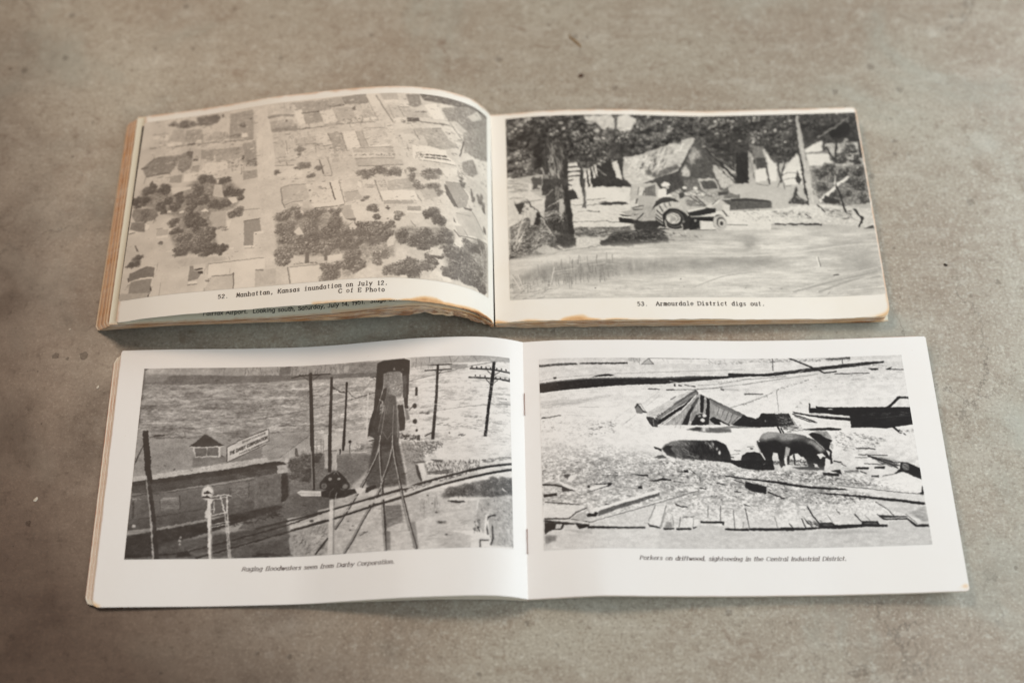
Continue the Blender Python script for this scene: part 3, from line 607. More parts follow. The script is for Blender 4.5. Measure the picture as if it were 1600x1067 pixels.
ART = {
'AL': (1240, 705, """
F .82
m .03 84.97 63.73 0 -9,-9 1249,-9 1249,714 -9,714
m .025 6.37 4.25 0 -9,-9 1249,-9 1249,714 -9,714
g .78 .84 12.75 -58.7,20.2 649.1,372.2 .02 63.73 63.73 -109.4,-7.9 405.3,8.8 463.5,754.6 -10.3,713.5
t .46 .66 4.68 50 108.1,23.5,14.63,11.7 147,29.5,26.33,14.63 173,33.6,17.56,11.7 216.4,22.1,32.19,17.56 255.2,25.2,17.56,17.56
p .48 2.34 189,6.2 259.7,7.4 269.8,42.7 232.4,51 199,37.8
q .72 0.59 .05 4.68 4.1 97.5,92.7 110.9,46.4 149.3,48.5 155.9,105.1
q .68 0.59 .05 2.34 11.7 155.9,105.1 156.6,57.1 214,58.9 226,109
q .72 0.59 .05 2.34 8.78 229.6,113.2 260.7,78.1 309.8,90.4 315.5,117
d .55 .1 26 17.56 2.34 88 8 123.8,48.4 312.3,83.6 315.5,117 129.7,97.5
d .60 .1 40 11.7 2.34 -6 10 97.5,92.7 225.1,101.5 404.7,125.4 405.3,132.7 99.8,111.4
q .66 0.59 .06 3.51 2.93 311.9,13.5 395.3,11.4 408.5,133.2 319.1,121.2
p .82 0.59 279.8,14.9 308.6,12.9 312.6,87.3 286.7,82.7
d .55 .1 20 17.56 2.63 -4 6 312.2,17.3 395.6,15.1 398.4,48.5 313.7,32.4
t .48 .7 3.51 50 363.8,71.3,10.53,11.7 388.7,46.7,7.02,4.1 284.8,15.8,4.1,8.78
d .5 .08 14 20.48 5.27 -4 4 320.5,103.3 359,106.7 360,117.7 321.3,110.7
p .88 0.59 361.9,103.6 384.2,105.7 385.6,122.1 363.5,121.9
l .55 3.51 94.5,119.8 157.5,118.2 252.8,122.6 405.4,134.5
l .45 5.85 170.1,118.4 193.6,116.6
d .45 .1 26 7.02 4.1 -6 10 93.8,114.2 316.2,124.3 405,129 405.7,138.1 95.2,125.4
p .86 0.59 95.6,103.4 146.1,101.8 147.6,114.9 97,114.7
p .87 0.59 196.7,102.4 219.1,104.1 220.8,119.1 198.2,115.5
l .6 2.34 35.9,57.7 93.5,60.6
l .56 4.1 33.3,112.6 49.5,115 86.4,105.8
p .86 0.59 36.9,65.3 94.2,66.3 93.8,88.4 41.5,77
q .56 0.88 .05 5.85 4.1 37.6,171.5 55.1,159.6 86.2,155.2 146.3,156.9 141.4,194.3 117.6,230.5 35.9,232.4 15,193.4
l .42 4.1 40.8,172 52.1,161 80,156.1
l .42 6.44 15,193.4 34,192.6
l .46 5.27 35.7,230.6 76.2,226 114,226.3
q .54 0.59 .1 4.1 4.1 115.8,165.1 143.8,162 142.3,201.7 119.5,194.7
q .58 0.59 .08 4.1 4.1 143.8,162 173.2,144.5 192.4,147.5 193.7,213 164.9,233.8 143.6,212.7
p .46 0.59 170.4,147.7 192.4,147.5 194.2,176.9 176.7,174.2
q .76 0.59 .03 2.93 2.93 193.2,140.3 220,140.9 221.3,181.1 197.4,177.4
p .42 0.59 196.2,180.8 215.2,181.9 216.3,191.9 195.7,189.8
l .42 4.68 198.4,213.7 221.8,213.6
q .70 0.59 .05 2.93 2.93 195.3,213.2 221.8,213.6 221.5,238.7 194.2,231
q .66 0.59 .05 4.1 4.1 220.8,148.3 268.5,152.5 270,196 224.9,185.3
q .70 0.59 .04 4.1 5.85 270.5,156.4 370,158.9 376.6,199.1 280.3,204.8
q .66 0.59 .05 2.93 8.78 369,148 415.7,145.1 429.6,242.5 389.7,243.5
l .55 1.76 270.5,156.4 363.7,159.6
d .5 .1 36 11.7 2.63 -6 20 221.3,181.1 355.1,202.7 357,224.3 223.8,203.2
p .46 0.59 373.1,195.1 380.9,194.5 381,214 371.6,212.5
p .88 0.88 239.7,205.6 321.5,211.5 327.5,240.8 272.5,250 219.2,245.5
d .45 .1 30 8.78 4.1 0 60 330.4,205.8 424.5,217.2 427,249.1 339.4,235.6
p .80 0.59 374.4,244.7 429.8,246 433.7,257 378.7,259.3
q .66 0.59 .08 2.93 2.93 378.7,259.3 433.9,258.8 433.4,291.6 384.9,295.1
l .5 2.34 372.8,244.4 375,269.3
p .89 0.59 171.7,238.4 218.6,240 216.1,273.5 172.4,270.7
q .64 0.59 .06 2.93 2.93 122.1,241.9 165.8,241.1 163.3,272.9 122.1,266.9
l .5 1.76 32.7,232 29.4,255.3
q .85 1.17 .015 8.78 17.56 401.5,11.6 446.2,16.1 472.9,124.8 490,239.5 497.8,309.5 433.9,301.2 418.3,141.1
d .72 .05 30 11.7 1.76 88 10 404.5,48.7 458.8,58.1 490.9,294.9 432.9,287.2
q .78 0.59 .03 4.1 2.93 446.2,16.1 489.8,12.3 529.7,10.5 544.7,55.6 498.2,46 451.9,49.7
q .68 0.59 .05 4.68 3.51 532.6,7.2 605.9,5.7 654.8,4.9 672,46.7 632.9,52.6 571.9,51.7 558.7,35.7
q .70 0.59 .05 4.68 3.51 459.8,72.7 536.6,72.6 556.5,99.9 557.8,121.4 469.3,117.1
p .58 0.59 450.4,51.2 495.2,47.4 544.7,55.6 542.2,64.3 501.9,55.5 454.3,60.9
q .60 0.59 .06 3.51 2.34 468.3,102.7 556.5,99.9 559.1,118 472.4,117.6
d .48 .08 16 8.78 2.34 -6 8 468.6,108.1 557,107.1 557.8,121.4 472.7,121.2
e .3 2 518,77.4,4.1,4.68
p .88 0.59 545.4,41.3 568,36.8 586.4,92.8 562.8,104.2
q .66 0.59 .07 3.51 2.93 575.3,59.3 630,55.8 647.3,97.2 586.8,100
l .42 5.27 570.4,53.3 639,53.3
l .46 7.61 668.5,37.3 710.8,36.9
q .70 0.29 .03 4.1 2.93 656.3,5.1 706.2,2.1 716.5,30.3 671.6,39.5
q .60 0.59 .05 4.1 2.93 706.3,3.9 784.3,-0.8 796.2,38.1 716.7,33.9
l .45 1.76 706.3,3.9 718.2,34.1
l .45 2.05 763.3,-0.9 784.3,-0.8 796,32.7 761.9,38.6
p .89 0.29 629.8,52.1 675.2,50.7 695.7,103 650.7,104.7
q .76 0.29 .03 4.1 4.1 675.2,50.7 696.3,49.6 716.5,98.2 695.7,103
q .74 0.29 .03 4.1 4.1 693.3,49.3 738.3,47.1 761.1,95.7 716.5,98.2
p .46 0.59 738.6,54.3 753.2,45 753.9,62.9
q .80 0.29 .03 4.1 4.1 756,41.6 791.8,41.4 786.7,65.9 763,67.3
q .74 0.29 .03 4.1 4.1 777.9,68.7 798,49 823.3,100.3 782,97.5
p .89 0.29 783.4,97.7 827.6,95.2 829.3,104.1 785.3,106.7
l .55 2.34 650.9,110.1 714,110.4
d .4 .1 24 11.7 2.93 0 60 716.3,94.7 782,97.5 782.6,115.3 720.1,112.8
l .5 2.34 557.6,117.8 618.1,116.5 696.2,113.7 820.8,114.3
d .4 .1 16 7.02 2.93 0 20 563.3,111.4 648.1,113.3 648.4,120.4 563.7,118.6
p .72 0.59 654.1,112.2 687,109.2 690.5,120.2 657.4,119.7
q .78 0.59 .03 4.1 5.85 478.1,153.9 517.4,151.9 528.1,223.4 489.1,225.5
q .80 0.59 .03 4.1 5.85 523.5,152.7 547,141.4 619.3,139.7 629.5,218 530.6,216.7
q .74 0.59 .05 4.1 4.1 547.8,155.6 616.8,149.9 621.6,182.1 585.8,188.1 555.2,177.6
l .55 2.05 520.7,155.9 530.2,209.7
l .6 1.76 583.8,152.7 591.9,188.9
l .6 1.76 619.9,150.3 628,217.8
l .55 2.34 591.3,178.3 648.8,185.5
p .86 0.29 639.1,144 664.6,143.5 679,192.6 652.2,194.6
l .5 2.34 664.7,145.3 682,192.9 652.2,194.6
q .70 0.59 .05 4.1 4.1 667.7,145.7 709.8,148.7 730.8,222.6 689.5,225.1
p .90 0.29 711.2,147.1 755.8,147.5 775.9,211.1 733.3,212.5
l .5 2.34 709.8,148.7 732.3,222.8
q .72 0.29 .03 2.93 7.02 757.3,148.3 779.4,148.5 802.2,211.3 778.9,213.1
l .5 1.76 757.2,147.6 780.4,213.2
l .5 1.76 779.4,148.5 803.7,213.1
q .80 0.29 .02 8.78 8.78 783.5,138.3 850.9,138.7 887.8,214.3 803.7,213.1
l .55 2.05 783.5,138.3 850.9,138.7 887.7,212.5
d .6 .1 10 8.78 2.34 0 30 807.6,155.8 839.7,154 840.4,178.5 811.3,180.5
p .89 0.29 806.5,208.1 887.6,205.6 887.7,212.5 809.6,213.4
d .45 .1 30 7.02 2.63 0 60 531,174.8 670,191.5 736.6,219.8 731.3,233 593.3,213.5 531.6,185.4
t .5 .75 2.93 40 574.6,200.8,17.56,11.7 569.6,217.6,8.78,8.78
l .5 1.76 492,224.1 528,222.7
p .80 0.59 489.3,229 561.4,230.6 565.9,255.4 490.8,250
l .6 2.34 490,239.5 558.9,239
l .55 2.93 491,253.5 554.1,257.5
t .46 .75 2.93 50 596.1,262.3,26.33,14.63 584.7,271.3,14.63,8.78 638.7,277.8,14.63,11.7 560.8,270.3,11.7,4.68
t .46 .72 2.93 50 499,282.1,14.63,11.7 613.4,305.6,14.63,8.78
p .86 0.59 499.2,285.6 585.4,283.4 589.7,306.2 500.1,298.4
q .82 0.29 .02 4.1 5.85 645.6,240.7 666.3,237.9 684.5,307 660.9,307.7
l .45 4.1 640,247 657.8,304
l .55 2.05 667.9,239.9 685.8,303.8 684.8,313.9 658.1,310.8
q .74 0.59 .02 4.1 4.1 677.7,227.2 704.4,228.4 708.9,261.7 685.5,266
p .86 0.59 748.7,227.8 804.5,235.7 808,253.1 755.6,252.6
q .76 0.59 .03 5.85 2.93 751.1,214.2 887.8,216 888.4,238.5 754.7,231.8
l .5 1.76 751.1,214.2 887.8,216
d .4 .08 20 5.85 4.1 0 20 757.9,239 888.5,241.9 888.8,252.3 758.2,245.9
l .5 2.05 761.6,256.5 889,259.1
q .74 0.59 .04 5.85 2.93 761.7,260 889,260.8 889.8,290 768.6,288
d .5 .08 10 17.56 2.63 0 5 768.4,281.1 878.2,286.4 878.4,293.2 768.6,288
q .84 0.88 .015 8.78 17.56 785.7,1.2 821.3,-0 877.7,116.2 890.8,172.6 945,267.4 957,293.9 916.9,296.1 886.5,228.1 852.2,140.4 824.6,100.3
l .5 2.93 821.6,7.2 852.9,66.1 883.6,119.8
l .5 1.76 784.1,1 824.3,93.2
q .74 0.29 .03 4.1 4.1 833.1,-3 892.3,-1.5 898.9,27.4 848.9,30.3
p .88 0.29 848.9,28.5 895.9,27.4 899.1,36.4 852.2,41.1
q .78 0.29 .03 4.1 4.1 861.2,48.4 896.5,48.9 924,97.6 883.2,102.1 852.8,62.6
l .6 1.76 864.3,52 883.2,102.1
q .84 0.29 .03 4.1 2.93 899.2,38.2 928.5,35 933.3,54.4 905.5,57.6
l .5 2.34 902.5,56 931.9,56.3
q .58 0.88 .06 5.85 4.1 921.9,4.8 966.2,1.7 975.9,43.7 952.4,57.1 934.7,50.8
q .46 1.17 .08 8.78 4.68 966.2,-1.9 1029.3,-11.3 1109.3,-18.5 1210.7,-33.4 1252.5,-29.5 1238.1,78.1 1163.6,39.4 1127.4,25.1 1029.9,28.2 981.5,25.1
q .60 1.76 .1 4.1 4.1 1042.4,47.1 1141.8,12.1 1239.2,11.9 1242.9,147.2 1127.9,117.8 1074.4,106.7
d .5 .1 60 14.63 3.51 40 30 1042.4,47.1 1141.8,15.7 1238.1,78.1 1163.8,153.5
p .78 0.88 1134.7,54.5 1186.8,9 1210.3,29 1163.7,61
p .90 0.29 981.8,43 1011.6,35.5 1023.8,31.2 1055.1,90.8 1015.5,95.2
p .84 0.29 1015.5,98.8 1055.1,94.4 1061.5,103.5 1021.8,111.7
q .76 0.29 .03 4.1 4.1 911.5,62.7 952.6,64.2 988.2,70.8 1006.3,93.5 929.8,97.3 905.7,66.5
l .45 2.93 955.7,72.8 991.2,70.5
l .5 2.05 896.6,52.5 918,94.4
p .86 0.29 880.3,103.8 927,101 930.2,115 883.6,119.8
d .45 .08 12 8.78 2.63 90 10 883.4,110.9 924.2,110 924.4,117 883.6,118
p .40 0.29 926.9,99.2 968,97.3 969.7,111.9 928.7,115.1
d .75 .06 6 3.51 2.34 90 5 929.9,102.6 968,99.7 968.2,108.6 930.1,111.4
l .45 3.51 971.2,111.8 1015.7,112.9 1071.2,109.5
d .45 .08 16 5.85 2.93 5 8 1015.7,109.3 1071.2,104.2 1071.2,111.2 1015.8,116.4
q .84 0.59 .02 8.78 2.93 883.8,126.8 1031,120.4 1077.7,112.8 1061.7,124.6 907.5,140.8
p .84 0.29 905,158.4 960.3,162.2 966.7,189.4 926.1,195.8 905.3,172.4
p .78 0.29 910.4,142.4 948.2,142.3 954.5,162.9 919.6,163
p .72 0.29 951.2,142.1 974.6,137.8 989.8,165.8 966.3,165
l .5 2.05 949.8,145.7 969.6,185.6
l .5 2.05 974.6,139.5 989.8,169.3
q .70 0.59 .04 5.85 5.85 977.5,139.2 1040.2,125.6 1068.6,164.8 1107.4,188.6 1050.3,211.1 1002.1,206.2 983.9,166.5
l .5 1.76 1007,135.7 1043.3,128.5
p .84 0.59 1049.3,120.3 1074.6,120.8 1117.4,164.2 1107.3,181.6 1071.8,163.9
e .35 2 1071.5,141.1,4.68,3.51 1026.8,141.7,3.51,2.34 903.9,171.8,2.93,3.51
d .5 .08 16 8.78 2.63 20 20 995.4,151.2 1061.9,138.7 1094.4,178.3 1002,199.3
p .80 0.59 1074.3,92.6 1096.9,85.9 1138.6,113.7 1127.9,132 1087.4,110
l .5 2.93 1080.9,108.4 1120.9,155.8
q .62 1.17 .08 4.1 4.1 1120.7,124.1 1245.1,30.2 1242.2,183.2 1177.3,206.6 1128.3,195.1
d .45 .1 60 11.7 2.93 60 40 1120.9,152.3 1244.2,74.4 1242.2,183.2 1163.9,223.7
l .4 5.27 1124.5,158 1110.8,219
p .91 0.29 946.6,206.9 999.2,204.8 1059.5,212.7 1066.1,235.1 1095,247.7 1091.9,260.6 985.5,261.5 950.5,256.8
d .45 .08 40 3.51 2.63 90 8 955.8,228.8 984.9,228.9 985.4,256.4 956.3,256.3
p .32 0.29 992.4,237.7 1062.9,232.5 1062.9,237.7 991,242.7
p .34 0.29 988.2,248.5 1078.9,243.5 1077.4,247.8 988.3,254.3
l .89 2.34 1002.5,230.4 1005.8,257.5
l .89 2.34 1023.4,230.1 1026.8,257
l .89 2.34 1043,229.8 1046.3,256.7
l .5 2.34 984.1,263.4 1095.1,261.4
q .76 1.17 .04 5.85 2.93 771.7,261.2 913.3,265.9 922.4,286 772.7,285.3
l .5 2.34 772.7,285.3 819.1,288.4 916.6,284.6
t .46 .76 2.93 60 791.2,314.2,32.19,20.48 839.9,309.8,29.26,17.56 883,314.1,29.26,20.48 905.8,310.7,17.56,20.48 945.7,301.9,14.63,11.7
t .50 .80 3.22 50 946.3,332.4,20.48,20.48 969.8,357.2,20.48,17.56 998,316.8,32.19,23.41 1033.3,297.2,20.48,17.56 1034.3,371.5,17.56,17.56 1019.3,357.4,23.41,17.56
p .84 0.88 917.1,306.7 922.6,296.2 929.2,333.3 912.2,337.5
q .72 1.46 .04 8.78 4.1 869.7,347.8 935,336.4 958.6,375.3 873.5,384.9
q .74 1.17 .03 8.78 4.1 973.1,377 1022.4,367 1034.6,394.9 993.8,414.8
p .86 0.59 985.9,287.6 1051.1,280.2 1101.5,270.4 1118.2,292.7 1063.7,315 1039.2,285.9
d .4 .08 14 8.78 2.93 0 40 980.3,298.4 1009.4,294.9 1009.6,305.1 980.5,308.6
d .45 .1 40 8.78 2.63 30 40 1098.2,257.5 1128.5,247.6 1157,285.5 1105,303.7
t .42 .7 2.63 60 1118.4,316.5,17.56,14.63 1125.5,331,8.78,8.78
q .60 1.17 .08 4.1 4.1 1117.9,241.1 1163.9,213.6 1186.2,258.5 1164,282.9 1139.3,285 1121.6,270.8
p .84 0.59 1156.8,209.3 1195.4,198 1229.7,233 1235.2,251 1208.7,261.5
d .45 .08 12 7.02 2.63 0 20 1199.6,276.3 1229.3,261.2 1234.6,293.2 1204,291.5
q .78 0.88 .03 5.85 5.85 1139.3,288.5 1208.4,303.2 1239.9,314.6 1238.4,404.6 1164.2,371.7 1129,340
t .42 .68 2.63 60 1194.8,350.8,17.56,20.48 1216.8,374.8,11.7,23.41 1164.2,365,11.7,11.7 1157.1,347.1,5.85,14.63
q .66 0.29 .03 4.68 4.68 1059.2,333.2 1108.3,326.7 1146.6,367.7 1136.3,408.4 1102.6,422.6 1061.1,363.1
p .42 0.59 1054.8,340.8 1064.1,348.8 1105.8,418.4 1090,419.2 1064.5,382.4
l .5 2.05 1059.2,333.2 1108.3,325 1143.1,365.6
d .8 .05 10 4.1 2.93 0 90 1089.5,358.9 1129.1,363.7 1129.3,397.4 1102.5,399.2
p .46 0.59 1122.5,413.2 1160.8,406.7 1157.3,418 1129.4,417.5
p .90 0.29 772,343.1 783.7,347.5 787.4,368 773.2,373.6
p .86 0.29 787.7,339.3 825.1,339.7 830.7,380.4 799.3,378.9 788.3,354.6
d .65 .06 20 17.56 2.34 0 4 789.9,358.1 827.1,358.3 829.1,373.6 801.9,372.3
q .80 0.29 .03 4.1 4.1 829.5,341.6 856.6,340.9 873.4,381.5 848,384.5
l .5 2.63 828.1,343.2 854.9,424.7
l .6 1.76 856.6,340.9 874.9,383.2
d .5 .1 14 7.02 2.93 0 30 838.1,342 861,344.3 864.7,374.7 847.7,374.4
p .91 0.29 846.6,386.1 955.9,381.6 970.9,417.4 860.4,421.4
q .70 0.29 .04 2.93 2.93 859,421.4 953.8,420 954,432.6 860.9,436.4
l .5 2.05 964.8,394.7 979.6,419.7
q .84 0.88 .03 4.1 4.1 793.6,381.9 839.4,384.1 855,428 823.7,426.8
t .46 .72 2.93 50 805.9,406,11.7,8.78 789.2,418.4,11.7,4.68
q .66 0.29 .05 2.34 2.34 935.9,443.5 979.9,439.6 980.2,456.1 937.6,459.9
p .90 0.29 933.4,458.5 980.2,456.1 977.5,464.7 935,466.7
t .42 .70 2.93 60 827.2,446.9,20.48,17.56 834.1,483.5,14.63,14.63 872.5,449.8,7.61,7.61 813.2,452.8,11.7,8.78
t .46 .78 2.93 60 908.4,474.5,20.48,17.56 901.8,491.3,11.7,8.78
t .40 .62 3.22 70 1014.9,464.9,29.26,23.41 1035.7,481,23.41,23.41 1000.3,460.5,17.56,17.56
e .4 2 874.2,489.4,4.68,2.63
q .84 1.17 .02 5.85 4.1 937.8,469.8 983.3,469 989.4,491.3 955.6,511.5
q .82 0.88 .03 5.85 4.68 904.7,497.7 938.3,492.8 961.4,517.4 939,525.5 911.1,526.8
l .5 1.76 946.8,495.7 964.2,517
p .82 0.88 989.5,494.6 1015.6,507.5 978.5,522 961.5,520.6
q .76 0.29 .02 8.78 8.78 1096.5,440.8 1160.8,416.8 1216,479.9 1231.6,495.8 1140.3,513.4 1122.9,482.9 1106.2,478.1
l .6 2.05 1098,442.1 1152.1,436.5
l .5 2.34 1160.8,416.8 1216,479.9
l .5 2.34 1119.4,484.1 1140.3,513.4
p .42 0.59 1088.8,459.4 1099.9,479.7 1090.5,475.5
q .74 0.29 .03 4.1 4.1 1093.7,491.2 1122.9,482.9 1136.8,514.6 1109.6,526.6
l .45 3.51 1092.3,508 1109.6,525 1143.7,518.9 1231.4,509.2
t .4 .66 2.63 60 1221.2,460.7,8.78,14.63
q .64 5.85 .14 4.1 3.51 507.8,456.2 541.3,429.8 623.6,435.4 683.1,458.5 730.8,489.8 786.3,523.7 842.1,506.8 895.4,507.7 898.6,630.6 523.5,602
q .62 5.85 .14 4.1 3.51 900.1,533.9 938.9,519 1007,518.8 1053.6,504.2 1090.8,514.9 1097.3,546 1066.5,573.1 996.7,588 951.4,583.2 904,579
q .60 6.69 .14 5.74 4.78 1052.7,597.1 1107.6,563 1190.6,507 1236.4,513.5 1233.8,686 1157.9,689.6 1078.4,685.4
q .64 6.69 .14 5.74 4.78 736.4,616.4 800,599.9 828.5,632.5 794.4,693.3 739.8,694.7
t .44 .74 3.22 70 838.3,526.2,35.11,26.33 798.8,524.5,29.26,23.41 861.7,559.3,35.11,23.41 819.9,564.4,32.19,23.41 879.9,514,17.56,17.56 852,516.9,26.33,17.56
t .42 .72 3.22 70 922.8,549,26.33,29.26 965,556,32.19,26.33 1001.6,539,32.19,23.41 1036.6,552.8,38.04,29.26 979.6,580.2,35.11,17.56 1059.8,526,23.41,17.56 1072.5,555.4,20.48,17.56
t .44 .72 3.22 60 1147.3,544,23.41,23.41 1198.5,524,20.48,17.56 1130.1,539.7,14.63,11.7
q .84 1.17 .04 4.1 4.1 873.2,572.4 894.6,540.3 900.9,566.3 895.8,585.6 876.6,595
q .84 1.17 .04 4.1 4.1 1097.2,533 1123.2,542 1116.6,566.9 1085.1,578.2
q .76 0.29 .02 8.78 8.78 514.7,339.2 544,334 597.4,336.5 615.2,390.9 592.3,401.8 557.1,401.3 534.5,415.7 524.9,404.6
l .55 2.34 514.9,342.6 544,334 597.4,336.5
l .48 2.93 516.7,346.2 524.5,397.8 534.8,420.7
l .5 2.05 534.1,408.9 557.1,401.3 592.2,400.1
q .74 0.59 .03 4.1 4.1 534.5,415.7 557.3,404.7 581.1,410.6 582.3,430.7 541,426.4
q .86 0.59 .02 5.85 5.85 600.5,338.6 680.1,337.5 697.9,403.5 733.8,427.2 635,430 622.5,415.2 617.6,381.1
p .91 0.29 681.4,334.3 707.8,333.7 735.3,427.4 704.8,427.6 691.4,389.4
l .35 4.1 680.3,340.9 700.4,407.1
l .5 2.05 709.3,335.6 733.8,427.2
p .91 0.29 622.5,415.2 730.6,420.2 733.9,428.9 635,430
l .5 3.51 635.1,431.6 699.3,433.6 731,430.3
e .35 2 613.6,362.1,4.1,4.1 618.8,403.1,3.51,4.1
d .55 .1 16 11.7 2.34 10 30 642.5,350.2 672.2,357 672.7,367.1 646,360.7
d .6 .1 14 5.85 2.05 0 60 607.4,356.3 679.6,388.1 674.6,404.3 621,388.2
q .74 0.59 .03 4.1 4.1 729,383.2 775.1,380.5 793.5,412.1 739.3,421.1
l .55 2.05 727.5,383.1 775.1,380.5
p .86 0.59 559.4,438.3 594.3,435.4 601.2,452.8 563.3,455.4
p .88 0.29 579.4,407 594.2,408.7 594.8,418.8 581.6,419
q .72 0.29 .02 4.68 4.68 711,434.8 754.2,432.3 773.4,483.4 739.2,484.1
p .85 0.29 754.2,432.3 765.7,433.2 788,494.4 774,499.9
p .48 0.59 739.2,484.1 773.4,483.4 771,496.4
t .46 .78 3.22 60 537.1,456,32.19,23.41 539.5,492.7,32.19,26.33 547.4,526.4,26.33,23.41 626.5,488.7,40.96,32.19 583.5,450.9,23.41,17.56 641.9,450.7,32.19,17.56 564.6,428.9,20.48,8.78
t .44 .72 3.22 60 703.3,457.3,17.56,20.48 708.1,497.3,29.26,26.33 675,529.9,38.04,32.19 628.9,531.6,38.04,26.33 607.4,561.9,32.19,26.33 744.6,543.4,40.96,32.19 786.3,523.7,32.19,29.26 760.2,580.2,35.11,23.41 711.6,572.7,38.04,23.41
p .84 0.88 569.9,515.5 586.3,497.5 605.4,525.8 588.2,530.5
p .82 0.88 746.2,514.2 765.3,496 777.5,516.5 767,538.6
t .5 .8 2.93 60 545,578.3,32.19,14.63 649.4,592.1,26.33,14.63
p .84 1.17 568,577.3 591.2,579.7 586.5,597.6 569.1,595.9
p .84 1.17 626.1,586.5 643.1,581.8 649.9,601.9 632.7,602.3
t .46 .78 3.82 60 543.7,602.2,33.46,33.46 608,577,33.46,23.9 563.7,545.9,38.24,19.12 659.7,577.1,28.68,23.9 679.7,600.3,19.12,19.12
p .46 0.96 613.7,593.4 625.5,594.7 627.8,636.9 613.6,632.8
p .46 0.96 675.2,605.1 684.7,606.1 686,632.4 676.6,631.4
t .44 .76 3.82 70 701.7,670.4,43.02,28.68 765.6,655.1,38.24,43.02 764.3,623.8,28.68,23.9 797.7,536.4,38.24,33.46 843.9,543.7,47.8,33.46
t .48 .84 3.35 60 850.9,622.9,33.46,23.9 847.2,648.9,19.12,9.56
t .42 .74 3.82 70 956,667.6,57.36,33.46 915.6,680,19.12,19.12 1029.3,627.2,33.46,23.9
t .40 .64 4.3 70 1103,622.3,52.58,47.8 1152.2,644.3,52.58,47.8 1087.5,583.9,33.46,23.9 1157.5,547.2,38.24,23.9 1190.1,677.6,38.24,28.68 1078.2,664.7,28.68,19.12
d .72 .06 26 14.34 2.87 50 40 1163.2,566.8 1218.5,554.6 1217.4,656.4 1176.6,646.2
p .86 1.43 685,614 736.1,611.2 732.4,631.7 690.6,632.8
q .84 1.91 .03 4.78 4.78 900.5,618.3 913.6,596.8 941.1,606 937.2,637.5 910.2,644
q .78 1.43 .02 4.78 4.78 945.4,595.3 991.5,606.4 996.7,637.2 950.7,631.6
q .84 1.43 .02 4.78 4.78 1005.4,604.9 1057.3,583.2 1048.1,613.6 1010.2,614.6
q .82 1.43 .02 9.56 4.78 574.1,600 610.1,614.1 606.7,634.7 573.7,631.5
d .4 .1 20 7.65 2.87 0 40 573.4,626.2 676.8,636.7 677.2,644.5 573.8,634.1
p .87 0.48 565.1,643.7 663.2,643.1 656.7,696.9 573.4,701.7
l .5 3.35 558,643 568.7,701.2
l .55 2.39 565.1,643.7 663.2,643.1
q .82 1.91 .03 9.56 9.56 776,686.9 829.2,653.3 866.4,690.5 871.4,706 776.6,702.4
p .88 0.96 1044.2,681.9 1078.4,685.4 1088.5,698.6 1058.6,700.3
q .86 1.91 .03 9.56 4.78 1011.4,687.1 1029.8,658.3 1053.6,680.4 1049.1,696.6 1016.2,699.2
p .86 1.43 920.5,695.2 938.5,694.4 943.2,704.5 920.7,705.5
t .46 .76 3.35 60 884.1,680.5,19.12,19.12 792.9,530.9,19.12,19.12 742,532.4,28.68,28.68
d .56 .12 260 10.62 2.76 -6 12 43.7,0.3 404.2,-4.7 437.5,272.7 40.9,252
d .88 .04 200 10.62 3.19 -6 12 43.7,0.3 404.2,-4.7 437.5,272.7 40.9,252
d .60 .1 120 12.75 2.55 85 10 43.7,0.3 404.2,-4.7 437.5,272.7 40.9,252
d .55 .12 260 10.62 2.55 -4 14 462.6,5.9 794.5,7.5 938.4,214.6 960.1,250.7 491.2,254.9
d .90 .03 220 10.62 2.97 -4 14 462.6,5.9 794.5,7.5 938.4,214.6 960.1,250.7 491.2,254.9
d .60 .1 140 14.87 2.34 72 8 462.6,5.9 794.5,7.5 938.4,214.6 960.1,250.7 491.2,254.9
d .52 .12 200 10.62 2.55 6 20 859.2,10.7 1065.6,-10.4 1200.6,13.4 1228.3,232.1 960.6,275.5
d .88 .03 160 10.62 2.76 6 20 859.2,10.7 1065.6,-10.4 1200.6,13.4 1228.3,232.1 960.6,275.5
d .58 .12 170 8.5 2.34 -4 30 514,270.2 939.7,277 943.5,459.9 524.7,431.6
d .90 .03 150 8.5 2.76 -4 30 514,270.2 939.7,277 943.5,459.9 524.7,431.6
d .58 .1 90 8.5 2.34 0 40 -30.5,232.3 470.9,277.4 496.8,642.6 7.1,679.5
d .90 .03 80 10.62 2.76 0 30 -30.5,232.3 470.9,277.4 496.8,642.6 7.1,679.5
d .62 .1 140 8.5 2.34 20 50 939.9,289.4 1228.3,232.1 1226.2,383.9 943.5,459.9
q .82 0.88 .02 5.85 5.85 66.4,319.2 97.9,320.5 89.3,350.8 65.1,357.6
q .60 5.85 .12 4.1 3.51 141.4,319.8 210.2,273.1 331.9,284.2 389.4,344.5 364.3,402.7 283.6,412.6 317.3,538.5 269.8,566.3 181.9,552.5 147.6,470 184.2,420 105.7,381.3 31.5,341.8 20.8,283.9 112,283.7
t .38 .60 3.22 70 63.6,272.8,17.56,11.7 50.3,292,26.33,20.48 100.2,289,26.33,17.56 114.7,305.3,14.63,11.7 58.7,259.6,7.61,7.61
t .36 .56 3.22 70 30.1,331.1,32.19,20.48 7.1,324,14.63,17.56 19.6,347,17.56,8.78
t .38 .60 3.22 70 125.5,342.1,23.41,17.56 102.9,359.9,20.48,17.56 118.3,383.1,17.56,8.78 159,311.8,13.46,11.7 154,321.6,11.7,5.85
t .40 .64 3.22 70 169.2,344.9,23.41,20.48 156.1,364.1,26.33,20.48 223,331.4,35.11,23.41 225.6,300.1,23.41,17.56 247.2,271.5,26.33,17.56 272,271.6,17.56,17.56 220.7,366.1,32.19,20.48 249.5,349.1,26.33,17.56 213.4,382.5,17.56,11.7
